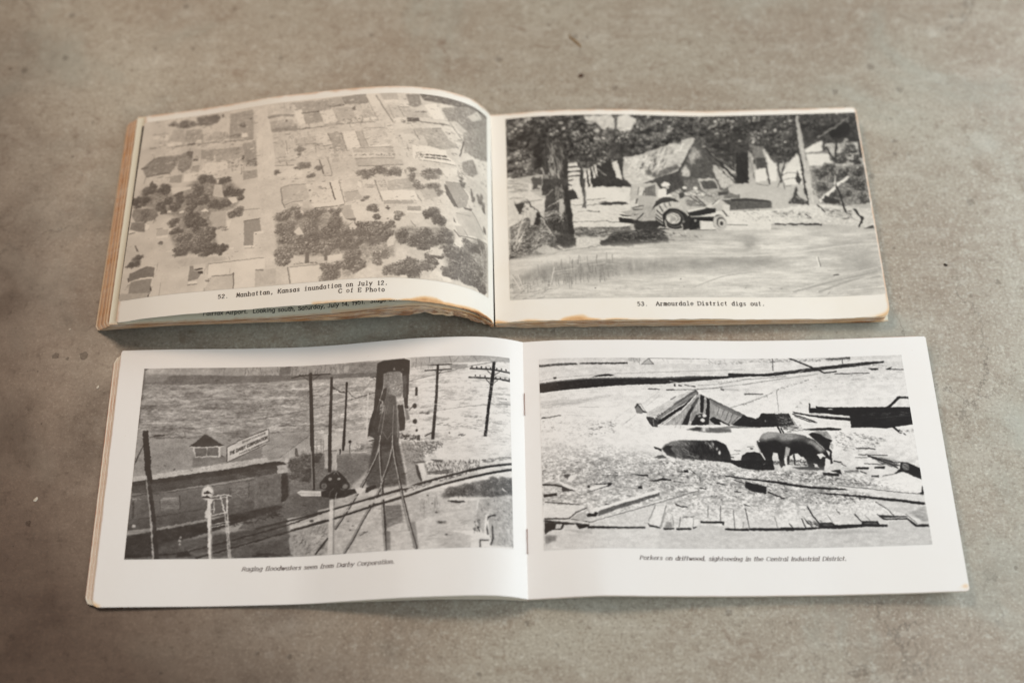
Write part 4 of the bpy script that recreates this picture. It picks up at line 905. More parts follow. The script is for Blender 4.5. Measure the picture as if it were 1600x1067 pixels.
t .38 .60 3.22 70 292,375.8,26.33,20.48 322.8,380,32.19,20.48 340.6,375.6,17.56,11.7 316.6,285.3,23.41,14.63 342.8,334.5,26.33,17.56 379.6,336.3,17.56,14.63 382,364.1,11.7,14.63 362.4,347.6,17.56,8.78
q .80 0.88 .02 4.68 4.1 284,298.1 309,301.7 323.5,356 282.5,343.3
p .84 0.88 288.1,277.6 300.6,279.4 296.1,296.3
p .86 0.59 335.9,357.7 366.2,356.8 371.3,379.8 353.2,380.7
q .84 0.88 .02 4.68 4.1 128.4,289.6 203.2,293.4 201.3,303.7 141,316.2
p .88 0.59 130.4,381.3 142.5,379.6 143.9,390.2 128.2,387.9
p .88 0.59 171.3,388.8 189.6,387.9 187.5,396.3 172.2,395.9
p .91 0.29 245.7,399 261.4,389 276.5,403.1
t .42 .72 3.22 70 368.6,416.9,29.26,20.48 354.3,425.2,14.63,11.7
q .56 1.76 .06 4.68 4.1 8.1,355.6 84.7,364.1 101.1,394.5 78.4,411.7 21.6,409.7 1.7,378.9
d .4 .1 30 17.56 4.1 -62 8 34.4,363.2 59.6,363.7 63.4,416.3 44.2,413.3
d .5 .1 24 14.63 2.34 90 20 61,374.4 89.3,375.2 95.2,421.2 63.8,395.6
q .52 1.46 .06 4.68 4.1 5.5,407.2 53.8,414.8 58.9,453.4 26.3,444.8 2.8,434.2
p .88 0.59 57.9,422.4 72.3,424.6 70.2,444.9 57.5,442.9
p .86 0.59 0.5,440.7 16.2,439.8 20.3,447.3 1.7,449.4
l .45 3.51 2,451.9 22.2,449.3
t .40 .62 2.93 70 156,426.6,20.48,19.02 150.4,443,11.7,5.85
q .72 0.59 .03 2.93 2.93 102,449.8 142.5,453.9 142.2,476.1 102,473.8
p .88 0.29 102.5,477.3 142.4,477.8 143.3,484.8 104.8,482.8
l .5 2.34 98.6,447.6 120.2,447.3
t .38 .60 3.22 80 217.8,421.1,26.33,23.41 241.7,444.8,32.19,23.41 259.7,443.7,20.48,17.56 235.6,471.3,17.56,14.63 207.4,409.4,17.56,17.56
t .38 .62 3.22 80 165.3,465.6,17.56,11.7 177.3,463.8,17.56,11.7 150.7,470.4,8.78,5.85
t .42 .70 3.22 80 198.6,490.4,26.33,20.48 276.6,490,32.19,26.33 290.3,478.2,17.56,17.56 267.8,519.3,32.19,23.41
t .42 .70 3.22 80 203.4,531.7,35.11,23.41 194,554,20.48,14.63 233,528.5,23.41,17.56
t .36 .58 3.22 80 283.4,554.5,35.11,23.41 336.2,550.5,23.41,20.48 325.9,566,11.7,11.7 306,543.8,17.56,17.56 253.3,551.1,17.56,11.7
e .4 3 293.9,439.6,8.78,7.61
q .74 0.88 .02 5.85 4.1 282.9,405.6 334.7,409 340.2,467.4 307.2,466.7 279.6,432.6
d .45 .1 20 11.7 2.93 -5 10 307.2,466.7 343.2,467.8 345.1,488.2 307.9,473.6
p .88 0.88 341.3,447.3 355.8,442.4 352.3,468.9 346.9,475
p .88 0.59 359.7,549.8 374.5,551.5 372.3,559.5 360.3,556.5
t .5 .75 2.34 50 121.2,503.8,7.61,7.61
e .45 3 120.9,501,6.44,4.1
q .82 0.29 .02 4.68 4.68 393.4,355.3 444.4,351.9 451.8,410.4 397.4,403.6
l .55 2.05 398.2,412.2 449.1,413.5
q .60 0.29 .03 4.68 4.68 400.2,454.6 451.9,450.7 461.6,501.7 436.6,502.2 439.1,551.9 408,548.5
l .40 2.63 400.3,455.2 454.9,451.1
p .90 0.29 409.7,550.3 441.9,550.5 441.2,560.3 410.2,557
l .55 1.76 410.4,559.3 442.6,560.4
p .90 0.29 438,500.7 467.4,500.7 468.1,509 440.1,509.2
e .3 2 435,556.3,2.05,2.05 443.9,508.9,4.68,1.76
l .5 2.34 35.2,510.9 46.7,526.2
l .45 4.68 30.8,501.7 41.4,522
t .38 .56 2.66 80 35.6,566.6,23.23,16.6 51.1,550.2,13.28,13.28 22.6,575.9,16.6,6.64
q .50 0.33 .04 5.31 3.32 25,606.4 84.3,587.6 113.3,595.7 113.3,635.2 62.1,631.1 23.8,636.2
q .58 0.33 .03 5.31 5.31 34.7,637.9 108.3,636.4 105,689.9 29.7,690.9
p .90 0.33 63.6,629.5 111,631.2 111.8,636.9 66.1,634.8
l .86 1.99 112,638.8 108,699.6
l .36 3.98 22.2,624.7 25.7,636.5
d .3 .06 16 7.97 3.32 90 30 105,663.9 115.5,665.4 106.5,701.2 99.9,703.9
l .3 2.99 31.3,702.3 45.3,700.9
d .45 .06 8 6.64 2.99 -60 20 21.3,643.2 35.3,641.8 34.3,660.2 23.4,658.4
q .70 0.66 .03 6.64 4.65 -5.8,676.7 105,689.9 100.4,707.7 -2.3,702.6
l .55 1.33 121.6,579.9 120.3,609.9
l .58 1.33 140.1,657.5 141.2,705.8
q .56 0.33 .04 4.65 4.65 233.4,605.3 245.2,606.6 249,625.7 279.3,629 265.7,657.3 233.2,663.1
p .30 0.33 248.4,620.1 276.4,617.5 278.7,623.3 250.6,624.8
p .26 0.33 262.7,629.1 279.3,629 279.7,639.4 264.4,638.6
p .90 0.33 233.4,665 263.2,664.4 262.8,675.5 234.5,674.3
l .45 2.32 232.9,675.3 262.8,676.2
d .6 .05 10 33.19 1.66 88 4 279.1,595.4 293.9,593.2 298,649.5 284.6,648.1
p .87 0.33 295,604.6 479.6,597.7 484.1,638.4 451.6,640.7 456.5,704.6 386.9,707.3 381.7,646.7 311.3,650.8 298.8,657
l .52 2.32 295,604.6 478,599.4
l .5 3.32 311.5,652.7 321.3,651.9 374,653.3 381.7,646.7
l .38 2.99 381,646.6 386.3,707.3
d .4 .06 12 9.96 3.98 -10 10 290.8,659.8 312.3,660.2 310.3,672.8 293.6,671.2
q .78 0.66 .02 6.64 4.65 311.9,656.4 380.8,655.8 385.3,707.2 284.2,707
q .76 0.66 .03 4.65 4.65 453.4,642.7 481.4,645.4 520.2,642 524.2,700.1 456.3,702.8
l .5 3.98 453.4,642.7 478.1,645.8
l .5 1.33 359.7,585.3 364,597
l .6 1.33 368.1,630.7 369.4,645.5
l .5 1.33 289.3,692.8 291.2,711.3
q .76 2.66 .02 6.64 6.64 183.7,584.3 229.5,570.9 351.3,584.4 349.3,599.1 293,600.6 206.6,606
m .03 53.11 39.83 0 -9,-9 1249,-9 1249,714 -9,714
m .02 1.66 1.33 0 -9,-9 1249,-9 1249,714 -9,714
W 1.1 7
b 1
n .012
v -.04 1.13 1
"""),
'AR': (1240, 725, """
F .70
q .30 1.1 .22 6.04 4.94 -5.1,-26.1 1266.3,-2.7 1238.7,191.9 820.7,204.4 401.4,208 -10,255.6
m .12 2.74 2.19 1.1 -5.1,-26.1 1266.3,-2.7 1238.7,191.9 -9.5,222.9
t .18 .55 4.39 60 29.9,76.7,49.38,60.36 87.2,48.7,60.36,54.87 84.9,132.5,54.87,71.33 157.4,53.7,65.84,60.36 160.4,130.7,43.9,43.9 225.7,100.3,60.36,65.84 256.6,34.1,54.87,38.41 310.9,75.1,49.38,43.9 279,157.7,54.87,32.92
t .25 .85 3.57 70 56.4,150,32.92,16.46 69.4,190.9,30.18,24.69 38.5,70.9,30.18,21.95 74.3,217.6,24.69,21.95 13.8,172.1,21.95,16.46
p .16 5.49 106.4,67.4 145.3,79.8 142.1,176.1 119.2,201.2 102,219.8 92.4,166.3 82.8,105.5
p .78 1.1 277.6,4.1 373.9,0.1 388.5,42.3 374.8,85.8 342.4,62.1 315.6,34.9 285.2,24.5
t .3 .85 3.57 60 312,51.7,30.18,21.95 337.2,108.8,30.18,27.44 352.9,75.6,27.44,21.95
d .75 .15 120 10.97 3.84 40 40 223.2,23.2 353.3,68.9 362.3,161.9 332.4,201 251.1,160.5 225.4,107
d .2 .08 90 13.72 3.84 30 50 223.9,6.3 367,75.7 362.3,161.9 251.1,160.5
e .7 2 194.8,30.3,10.97,8.23 202.3,56,10.97,7.13 158,78.9,7.13,3.84 37.9,31.8,5.49,3.84 41.4,67.8,7.13,7.13 252.1,72.6,6.04,4.39
d .62 .1 16 21.95 4.39 50 20 62.8,2.1 91.2,4.9 90.2,42.2 73.5,30.4
l .4 7.13 386.6,1.8 388.5,92.5
p .80 1.65 399.1,5.1 442,1.2 443.9,61.9 408.6,85.7 390.4,59.1
t .35 .85 3.57 50 413.2,102.4,24.69,21.95
p .26 3.29 360.9,135.5 440.1,122.1 442.6,171.6 361.4,178.3
m .16 16.46 13.72 2.74 -2.7,-1.8 148.1,-4.4 379.5,1.8 370.6,162 225,186.2 -4.3,243
d .12 .05 40 38.41 7.13 60 60 45.8,0.2 272,4.1 264.4,173.9 69.7,177.7
e .72 1.4 82.6,7.5,16.46,8.23 84.9,28.1,10.97,5.49 38.6,67.5,13.72,10.97 293.1,34.7,16.46,9.88 240.8,74,13.72,8.23
t .10 .5 4.39 60 170.8,71.2,30.18,24.69 123.2,68.5,30.18,24.69 182.6,131.8,21.95,19.2 217.3,169.6,19.2,13.72
t .16 .95 4.39 50 27.2,69.6,24.69,24.69 81.8,38,30.18,19.2 168,71.1,24.69,19.2 241.8,50.6,30.18,21.95 256.7,94.4,24.69,21.95 56.1,163.3,32.92,21.95 269.1,131.2,30.18,19.2 298.3,161.2,32.92,16.46
e .82 1.3 305.2,18,19.2,13.72 335.5,31.8,19.2,19.2 364.1,25.3,16.46,21.95 319.8,65.2,13.72,9.88 412.1,25.3,21.95,16.46 426.9,62.2,16.46,16.46
p .80 0.55 -1.5,243.2 12.4,242.9 17.8,251.6 78.3,273.5 82.5,322.4 -2.8,314.8
d .35 .08 34 71.33 1.37 6 4 6.6,253.8 78.1,280 77.2,316.8 2.8,310.1
p .82 0.55 78.4,270.3 85.2,274 79.5,331.8 74,331.4
p .30 1.1 84.3,257.7 95.7,245.5 115,246.8 122.7,266.7 116.6,285.9 110.6,301.8 88.6,300.2 89.2,280.8
e .7 3 103.9,249.4,13.72,5.49 108.2,288.7,6.58,8.23
q .24 1.37 .10 2.74 10.97 123.4,155.3 144.3,109.9 200,116 208.6,179.1 209.2,270.3 208.2,328.2 118.1,324.6 126.4,234.3
d .62 .15 80 32.92 3.84 84 12 146.8,120 199.3,132.5 198.3,302.2 138.1,299.8
d .15 .06 60 32.92 3.29 86 10 126.8,135.5 214.4,172.8 208.5,321.8 121,318.3
p .18 1.65 197.6,178.6 212.5,185.8 208.8,328.2 194.6,327.7
d .75 .1 14 30.18 4.94 80 10 147.5,182.9 186.2,184.7 182.5,285.5 144.1,283.9
l .65 6.04 124.2,217.9 131.3,254.1
l .55 8.23 139.9,244.8 142.7,283.8
p .82 0.27 213.3,202.2 245.3,196.5 248.8,212.9 212.6,218.5
p .15 0.27 212.8,213.7 248.8,212.9 248.5,218.7 212.5,220.2
p .82 0.27 212.5,220.2 252.7,219.5 253.5,232.5 212,234.8
p .15 0.27 212.1,231.6 253.6,229.2 253.3,235.7 211.8,238.7
p .82 0.27 211.8,238 254.7,235.8 255.5,248.8 211.2,252.6
p .2 0.27 211.3,251 255.6,245.5 255.4,251.3 211.1,255.9
q .80 0.55 .08 3.29 2.74 212.5,255.9 256.7,252 254.7,329.2 209.6,328.2
p .2 0.27 212,268.8 227.1,267.6 226.9,272.5 211.8,274.3
p .2 0.27 211.3,286.6 220.9,286.2 220.7,290.7 211.1,291.4
p .2 0.82 255.4,219.5 264.8,226.2 260.2,329.3 253.3,329.2 252.5,255.2
q .17 1.1 .05 5.49 3.84 312.4,213.8 357.7,194.7 372.9,221 379,260 414.2,272.9 424,292.3 421.7,330.8 367.5,317.8 327.6,294.9 294.2,304.2 275,303.9 264.2,239.2 289.9,220.1
p .82 0.55 264.2,239.2 275.5,232.9 276.5,271.8 277.9,300.8 266.9,300.6
p .82 0.55 280,226.5 288.4,223.3 290.2,271.9 293,300.9 284.7,300.8
p .82 0.55 292.7,220.1 299.9,213.7 305.8,262.4 300.2,265.6
p .82 0.55 304.4,207.2 311.3,207.3 314.4,256.1 307.8,249.5
p .75 0.82 316.8,207.3 322.7,200.9 326,217.2
l .65 3.84 314.5,226.9 343.5,253.2
p .80 0.82 362.7,204.6 385.9,188.4 403.1,272.9 379,260 372.6,227.5
p .2 0.55 383.3,185.1 402.9,181.8 403.1,272.9 423.6,298.7 421.7,330.8 405.2,330.8 398,266.5
q .80 1.1 .05 10.97 1.65 -0,315 77.5,305.9 131.2,344.4 129.5,395.3 89.9,450.2 -2.5,449.1
q .82 1.1 .04 13.72 1.65 215,296.3 423.6,298.7 413.5,463.4 218.9,467.4 217.5,369.9
p .86 0.55 266.6,307 324.7,296.5 362.6,308.1 402.6,327.6 406.2,359.4 332.5,358.9 305.7,349 267.5,348.6
l .4 2.19 270.2,349.2 336,343
p .84 0.55 362.7,304.9 370.8,308.2 340.6,359 332.5,358.9
l .25 2.19 313.2,361.9 338.1,355.8
p .22 0.55 337.9,359 403.5,359.4 413.8,369 337.3,370.1 310.2,368.2
p .2 0.82 211.6,312.3 225.7,303 245.8,345 212.9,347.5
p .82 0.55 228.3,306.3 236.5,306.4 256.8,342 245.8,345
p .28 0.55 256.2,265 269.9,265.2 265,342.1 268.7,381.9 255.1,381.6 259.6,342
q .40 0.82 .15 2.74 5.49 259.4,316.5 268.9,316.7 266,380.3 256.5,380.1
l .35 1.92 217.5,368.3 282.9,368.5 312.9,367.6
l .5 1.37 235.4,395.5 268.1,394.5
l .3 3.29 269.5,393 311.4,397.3
d .6 .08 30 16.46 1.1 3 5 227.2,398.5 373.8,400.5 372.4,425.7 226.1,423.7
l .28 2.19 221.6,434.6 328.6,433
l .3 2.19 334,434 415,440
q .24 1.1 .08 3.29 8.23 133.9,260.7 210.8,263.9 212.4,360.2 219.9,442.4 226.2,486.2 201.6,494.9 142.6,490 123.1,426.7 131.4,338
d .58 .14 46 24.69 3.29 82 16 160.4,287.9 192.8,302 193.9,416.5 171.3,441
p .7 0.82 180.2,346.3 191.4,340.4 192.1,391.2 183.2,413 175.9,390.7
p .16 1.1 195.8,295.6 211.4,283.3 219.9,442.4 226.3,483.1 207.5,482.6 200,397.8
l .8 2.19 135.6,376.5 180.1,349.5
l .2 2.19 135.8,370.1 174.7,349.3
l .7 2.74 131.7,328.4 157.1,303.8
d .13 .05 50 21.95 3.29 80 14 146,389.6 219.9,442.4 218.1,486 142.8,483.8
q .42 1.37 .18 4.39 2.74 5.8,443.5 63.8,410.6 128.7,420.6 154.2,465.5 223,498.5 227,529.5 167.5,546.5 108.1,563.1 59.7,573 3.4,568.2
d .18 .08 170 19.2 2.74 20 60 5.6,449.8 95.6,437.9 148.2,484 222.7,504.7 167.7,540.4 59.7,573 3.4,565.1
d .80 .1 150 21.95 2.19 -20 60 5.5,456.1 96.7,400.1 153.6,484.2 130,545.4 3.5,562.1
d .78 .1 60 30.18 2.47 -60 20 21.4,349.3 70.7,353.7 39.3,528 15,525.9
q .74 0.82 .08 3.29 3.84 75.3,386 97.3,381 102,406.7 90.1,443.9 73.8,442.9
p .15 1.1 99.6,393.9 113.2,394.7 112.3,426.3 100.8,447.7 90.1,440.7
p .2 0.82 24,352.8 59.8,353 45,396.4 36.8,395.6
d .2 .08 30 16.46 2.74 40 30 16.1,339.2 76.4,344.5 63.8,410.6 36.8,395.6
l .2 3.84 73.6,347.5 78.6,367 107.9,391.2
l .4 1.92 5.2,331.6 60.3,330.5
l .35 1.65 24,352.8 87.4,345.2 120.2,344.6
l .78 3.29 64.9,366.1 41.1,446.8 20.4,526.3
l .75 2.74 35.6,452.6 32.3,477.4 20.9,501.4
s .8 2.74 110.2,404.1 133.1,452.2 166.1,509.4
s .78 2.47 124,398.3 156.9,390 172.8,400.1 183.1,416.2 171.5,434.7
d .78 .1 60 32.92 1.65 -15 20 110.7,388.2 173.4,384.3 171.8,428.4 117.7,426.5
s .15 2.74 107.6,400.7 133.5,439.6 148.8,465.3
l .76 3.84 188.9,544 165.6,524.9
q .70 0.82 .10 3.29 2.74 90,540.6 120.1,520.3 141.4,527.2 172.9,543.6 129.6,557.7 108.4,553.9
q .24 1.65 .08 3.84 2.74 153.6,484.2 223.4,489.2 227.2,526.4 184,534.6 163.3,512.4
p .12 1.37 3.6,557.4 59.8,568.3 113.3,566.4 113.1,572.5 59.6,574.5 3.3,569.8
l .2 3.29 107.9,569.3 172.7,549.7 221.2,541.7 275.1,533.3 307.5,529.1
q .78 0.82 .08 3.84 2.19 233.8,495.6 303.6,499.7 313.4,518.4 275.3,530.3 226.6,538.7
q .55 1.1 .15 6.58 2.19 224.8,455 413.9,457.2 412.2,485.2 314.7,493.7 228.6,492.4
d .25 .1 150 13.72 2.74 5 14 224.8,455 414.1,454.1 411.6,494.5 228.6,492.4
q .22 1.65 .07 4.39 2.74 308.2,515.2 338.9,494 385.2,485.1 422.8,488.4 419.9,534.8 369.1,531.4 312.9,527.6
d .14 .05 70 16.46 2.74 0 20 308.6,506 411.3,500.7 409.2,534.7 312.8,530.7
q .40 1.37 .12 3.84 3.84 659.4,262.5 806.3,237 796,340.8 735.4,340.2 603.3,334.8 589.3,302.7 597.3,237.3
q .24 0.82 .06 4.39 4.39 460.4,285.4 595.1,230.8 608,243.7 614.9,328.2 537.5,329.4 513.3,281.3
q .72 0.55 .08 10.97 5.49 405.7,181.8 468.3,164.5 534.9,136.3 593.1,114.6 657.5,89.4 665.4,96.1 661.1,113 601.2,224.1 595.1,230.8 549.1,248.1 503.1,268.5 460.2,288.6 424.4,285.8 411.8,266.5 405,240.5
d .45 .12 46 24.69 4.94 -58 12 467.6,174.4 574.8,131.8 590.7,144.8 509.4,258.6 462.1,259.5
d .86 .05 60 24.69 4.39 -50 16 410.9,188.3 574.2,138.5 633.1,110.2 600.9,157.9 482,252.7 414.9,260
e .36 2 491.4,236.2,12.07,19.2 510,248.9,12.07,15.36 471.1,207.2,5.49,12.07 514.2,189.8,4.94,13.72
q .40 2.19 .10 5.49 3.84 528,232.2 591.8,201.2 601.7,217.5 549.1,248.1 508.9,265.2
p .18 0.55 656.9,113.1 664.5,106.2 600.1,237.3 591.7,237.4
d .75 .1 24 10.97 2.19 -50 30 564.5,118.8 604.7,110.9 603.6,124.4 569.4,128.7
q .32 1.1 .07 6.58 6.58 664.8,102.9 683.2,119.5 788.1,253.1 795.6,289 727.8,304.6 661.6,301.6 659.4,262.5 600.3,270 594,243.9
q .62 2.19 .14 4.94 7.13 636.5,170.4 656.9,129.9 674.9,149.8 678.7,169.7 655.1,183.3 641.6,210.1
q .72 2.19 .10 4.39 7.13 606.3,230.6 622.5,203.9 636.5,236.6 629.3,256.4 607.5,250.2
d .55 .12 30 16.46 3.84 60 20 637.1,130.3 681.1,143 675.8,203 631.5,197
q .72 1.37 .08 4.94 3.84 717.8,202.8 757.6,223 782.5,253 790.1,289 739.1,301.4 730.5,275.3 717.5,235.8
l .2 8.23 693.6,129.4 789.9,262.9
l .78 2.47 716.4,156.3 791.1,236.8
l .25 3.84 686.1,149.6 785.5,279.1
p .22 0.82 724.2,163 800.2,157.7 792.8,233.5 769.4,216.7
d .55 .15 30 16.46 2.19 50 30 734.8,169.8 796.2,170.9 791,223.6 759.5,203.3
p .70 0.55 659.4,262.5 718.2,258.8 733.6,301.3 727.8,304.6 714.5,268.6 667.1,270.6 675.2,304.7 669.3,308
q .3 0.82 .08 3.29 3.29 669.7,272.2 714.3,270.2 725.3,301.3 678.2,301.4
t .18 .8 3.57 60 467.9,41,43.9,32.92 542,38.6,43.9,32.92 424.4,102.3,49.38,35.67 514.5,106.8,49.38,30.18 578.7,81.4,38.41,32.92
t .2 .85 3.29 80 703,24.3,43.9,24.69 741.6,65.8,49.38,24.69 752.6,38.8,41.15,21.95
t .15 .6 3.84 60 624.2,46.2,43.9,43.9 807.7,53.9,38.41,49.38 774,110.3,54.87,41.15 693.3,68.7,32.92,27.44 851.6,38.1,41.15,41.15
m .16 13.72 10.97 2.19 387.8,5.2 840.9,3.8 830.7,105 666,89.3 459.9,164.6 378.2,175.2
p .80 1.37 396.3,5.1 419.2,1.6 463.7,17.4 444.5,51.8 410.2,58.9 394.2,42.2
t .3 .9 3.29 40 472.7,54.3,24.69,10.97 582.3,33.8,19.2,9.88 462.2,84.8,19.2,13.72
l .75 3.29 685.4,126.2 710.8,126.1
p .14 1.37 719.7,89.1 781.9,87 788.9,130.8 764.6,150.3 721.7,129.6
t .14 .95 4.12 50 540.8,55.5,21.95,16.46 466.4,64.6,24.69,16.46 740.7,45.4,30.18,16.46 755.1,72.8,30.18,16.46 401,119.1,24.69,19.2 565.7,27.6,24.69,13.72 804.3,30,24.69,19.2
t .13 .62 3.57 60 753.8,116.6,41.15,24.69 785.2,110.6,30.18,30.18 726.3,109.5,21.95,19.2
m .14 13.72 10.97 2.19 795.7,2.5 1231.4,3.4 1221.2,118 1035.8,127.1 975.8,161.8 780.7,157.3
q .15 0.82 .04 2.74 10.97 803.7,151.1 845.6,152.1 834.9,283.2 791,279.2
q .22 2.74 .10 5.49 4.39 792.4,36.5 860.7,31.6 847.7,158.7 780.7,157.3
t .16 .62 3.57 70 833,54.6,43.9,43.9 900.2,32.7,46.64,35.67 961.7,37.8,43.9,35.67 952.4,121.4,49.38,32.92 977.3,148.6,43.9,30.18 924.8,117.4,32.92,41.15 1002.5,76,27.44,38.41 890.9,119.9,24.69,32.92
q .80 1.37 .05 3.84 3.84 849.6,85.3 884.6,72.8 890.2,99.8 868.5,119.3 852.1,115.6
t .3 .85 3.29 60 875.9,75.9,19.2,10.97 984.9,82.2,27.44,16.46 968.8,75.1,19.2,13.72
t .2 .8 3.29 60 872.4,82.6,24.69,16.46 853.1,105.6,13.72,13.72 881.1,106.3,13.72,13.72
q .66 1.1 .10 2.74 8.23 845.6,152.1 858.8,159 861.7,211.9 861.1,270.7 838.3,276.8 842.9,204.9
l .35 1.92 849.1,172 852,224.8 856.2,264.1
q .46 1.37 .1 3.29 2.74 861.9,129.2 903.5,133.5 897.8,212.7 868.6,225.1 863,172.3
q .28 1.65 .08 3.29 3.29 867.9,179.1 901.3,179.9 899.8,219.3 871.4,225.2
p .84 0.82 860,228.2 899.8,219.3 899.7,271.5 860.4,277.1
p .84 1.1 906.9,153.5 922.8,187 941.4,220.2 932.8,272.2 907,281.3 902.6,219.3
p .82 1.1 960.1,227.2 1014.8,162.9 1022.8,189.4 1024.9,241.8 1016.8,287 958.2,292.1 953.6,259.6
l .72 7.13 903.5,146.8 904.1,179.9 904,232.5
l .25 4.39 902,199.6 906.3,287.8
l .25 6.04 944.7,190.8 946.6,272.5
l .22 4.94 972.8,188.1 957.3,227.1 945.9,278.9
l .3 3.84 936.9,160.9 944.8,239.9
s .3 2.19 948.5,256.3 977.9,240.6 1015.9,248.1
s .35 1.92 958,269.5 980.8,263.5 1008.1,267.4
l .3 2.19 932.7,298.1 943.9,272.4
l .3 2.19 956.7,305 952.1,272.6
l .35 2.19 859.7,283.6 900.4,290.9
l .3 2.19 960.6,295.4 977.1,295.8
p .2 0.82 997,267.1 1009.9,228.4 1011.6,261 1018.7,270.9 1008.1,290
t .14 .92 4.12 50 814.9,37.1,27.44,21.95 887.1,22.2,27.44,19.2 945.3,84.5,24.69,21.95 976.1,135.3,24.69,19.2 823.8,118.2,19.2,16.46 995.1,42.2,24.69,19.2 918.4,73.7,21.95,21.95 1103.8,29.3,32.92,19.2 1169.1,25.2,30.18,16.46 1070.5,71.7,21.95,24.69
q .28 1.37 .14 5.49 4.94 1038.9,6.4 1234.2,3.4 1231.4,125.1 1128.9,140.8 1093.4,112.7 1045.7,137.4
t .18 .6 3.29 60 1068.9,38,35.67,27.44 1068.8,85,32.92,30.18 1124.1,47,41.15,32.92 1187.8,32.7,41.15,27.44 1203.4,83.9,35.67,32.92
p .15 2.19 1137,77.8 1212.2,40.3 1215.5,77.5 1189.6,103.5 1139.1,104.6
l .58 4.39 1095.1,99.4 1155.9,61.8 1212.1,19.9
p .82 1.1 1041.4,150.5 1077.5,128.6 1107.3,113.3 1104.7,156.2 1048.1,163.9
p .5 0.55 1045.8,159.9 1176.5,159.5 1175.8,165.4 1045,166.5
p .82 1.1 1045,167.1 1125.6,167.1 1130.7,213.3 1052.9,216.6
q .70 1.65 .18 2.74 2.74 1114,126.8 1231.4,125.1 1224,217.6 1135.4,220 1125.6,167.1
t .2 .88 2.74 60 1199.1,157.1,30.18,24.69 1173.5,182.4,24.69,16.46 1210.3,197.3,19.2,19.2 1152.5,194.6,21.95,16.46
l .2 6.58 1120.6,140.4 1130.2,173.9 1146.1,200.9
l .2 7.13 1157.3,115.4 1144.2,194.2
p .62 1.1 1165.3,139.1 1194.7,107 1199.4,113.9 1172.8,146
q .60 1.65 .22 2.74 2.74 1052.9,216.6 1224,217.6 1228.6,341.4 1027.9,332.2
d .22 .1 110 10.97 3.29 30 70 1055.6,216.7 1218.5,217.4 1213.1,335.4 1039.4,327.5
d .85 .06 90 12.62 2.74 -30 60 1055.6,216.7 1218.5,217.4 1213.1,335.4 1039.4,327.5
p .20 0.27 1017.7,5.7 1027.6,6 1026.3,136.7 1029.3,274.3 1032,332.4 1022.4,332.1 1023.7,228.7 1023,116.7
q .70 0.55 .06 3.29 10.97 1027.6,6 1034.6,6.3 1042.2,120.7 1045.8,229.4 1049.7,333 1033.4,332.4 1030.5,241.9 1025.8,116.8
p .18 0.27 1022.8,189.4 1029.8,189.6 1031.8,345.2 1038.1,427.8 1031.4,427.6 1024.3,293.6
q .72 0.55 .06 3.29 10.97 1029.8,189.6 1050.5,190.4 1051.3,320.2 1054.4,428.4 1038.1,427.8 1033.4,332.4
q .78 1.37 .07 5.49 2.19 823.7,392.3 911.8,387.3 1017.8,370.3 1099.3,373.1 1242.5,396.7 1240.1,469.4 1062.8,447.5 817.8,449.3
d .35 .12 80 10.97 1.65 6 20 878.4,393.1 1036.6,396.2 1032.7,427.7 876.3,412.1
d .3 .1 70 13.72 1.92 10 20 1081.5,385 1176.8,402.4 1171.7,440 1077.6,416.5
q .5 1.37 .2 2.74 3.29 1056.8,229.8 1243.2,218.5 1242.9,374.3 1152.5,382 1067.6,365.5 1055.2,288.2
t .2 .9 2.47 70 1087.4,250.5,24.69,19.2 1118.1,225.8,24.69,16.46 1140.4,265.9,21.95,21.95 1187.8,281.2,21.95,24.69 1165.3,244.3,21.95,19.2 1208.6,249.7,24.69,21.95 1081.4,298.7,21.95,21.95 1211.9,305.1,21.95,24.69 1153.8,331,24.69,21.95 1221.9,350.7,19.2,21.95 1118.5,329.3,21.95,16.46
p .84 0.82 1066.4,352.7 1130.8,297.7 1176.8,261.1 1181.4,267.9 1135,307.6 1073,365.7
l .82 3.84 1136.2,255.9 1129.9,294.5
p .2 1.1 1074.6,353 1092.9,337.8 1136.9,355.8 1137.5,371.7 1089.3,366.3
s .18 6.04 1132.2,297.8 1142.1,336.8 1147.1,381.8 1154.5,407.5
s .3 2.19 1135.4,304.4 1175.7,309.6 1215.1,321.4
s .2 4.94 1058.6,371.6 1071.1,381.5 1079.5,400.8
s .2 7.13 1183.1,396.3 1196.1,419.3 1204.6,435.6 1190.1,463
p .15 0.55 1205.2,470.2 1233.1,462.6 1242.3,472.6 1215.2,475.6
p .2 1.1 960.8,366 984,331.3 996.7,293 999.7,338 1030.3,357.9 1026,370.5
d .6 .15 30 19.2 2.19 80 20 974.5,318.2 1023.9,319.3 1017.8,370.3 968.6,369.3
l .22 3.29 1013.3,408.3 1033.5,421.4
e .25 2 991.5,407.9,7.13,3.29 838.9,430.6,8.23,3.84 868.5,434.1,4.39,2.47 862.4,415,2.74,3.84
p .15 0.27 951.9,443.4 1065.7,446 1064.9,452.3 953.7,451.3
l .2 3.84 908.3,444.2 954.1,447.5
l .3 2.19 842.7,445.8 908.1,446.1
l .4 1.92 895.3,462.9 933.4,462.8
m .04 1.37 1.1 0 -9,-9 1249,-9 1249,734 -9,734
W 2.4 10
p .72 0.82 761.5,298.3 790.7,282.5 829,286.3 851.5,309.4 825.7,318.6 786.2,327.8 765.1,317.8
q .30 1.1 .08 3.84 2.74 734.8,346.7 795.3,347.2 904.4,355.3 904.3,380.9 758.3,388.5 759.8,372.5
p .18 0.82 765.4,343.6 823.4,341.1 902,352.1 901.3,358.5 822.5,350.8 767.2,353.3
q .78 1.1 .06 3.29 2.74 733,365.9 760.5,366.1 758,391.7 740.9,398
d .35 .12 40 10.97 2.19 0 20 761.7,353.2 901.3,358.5 895.1,390.2 763.8,388.5
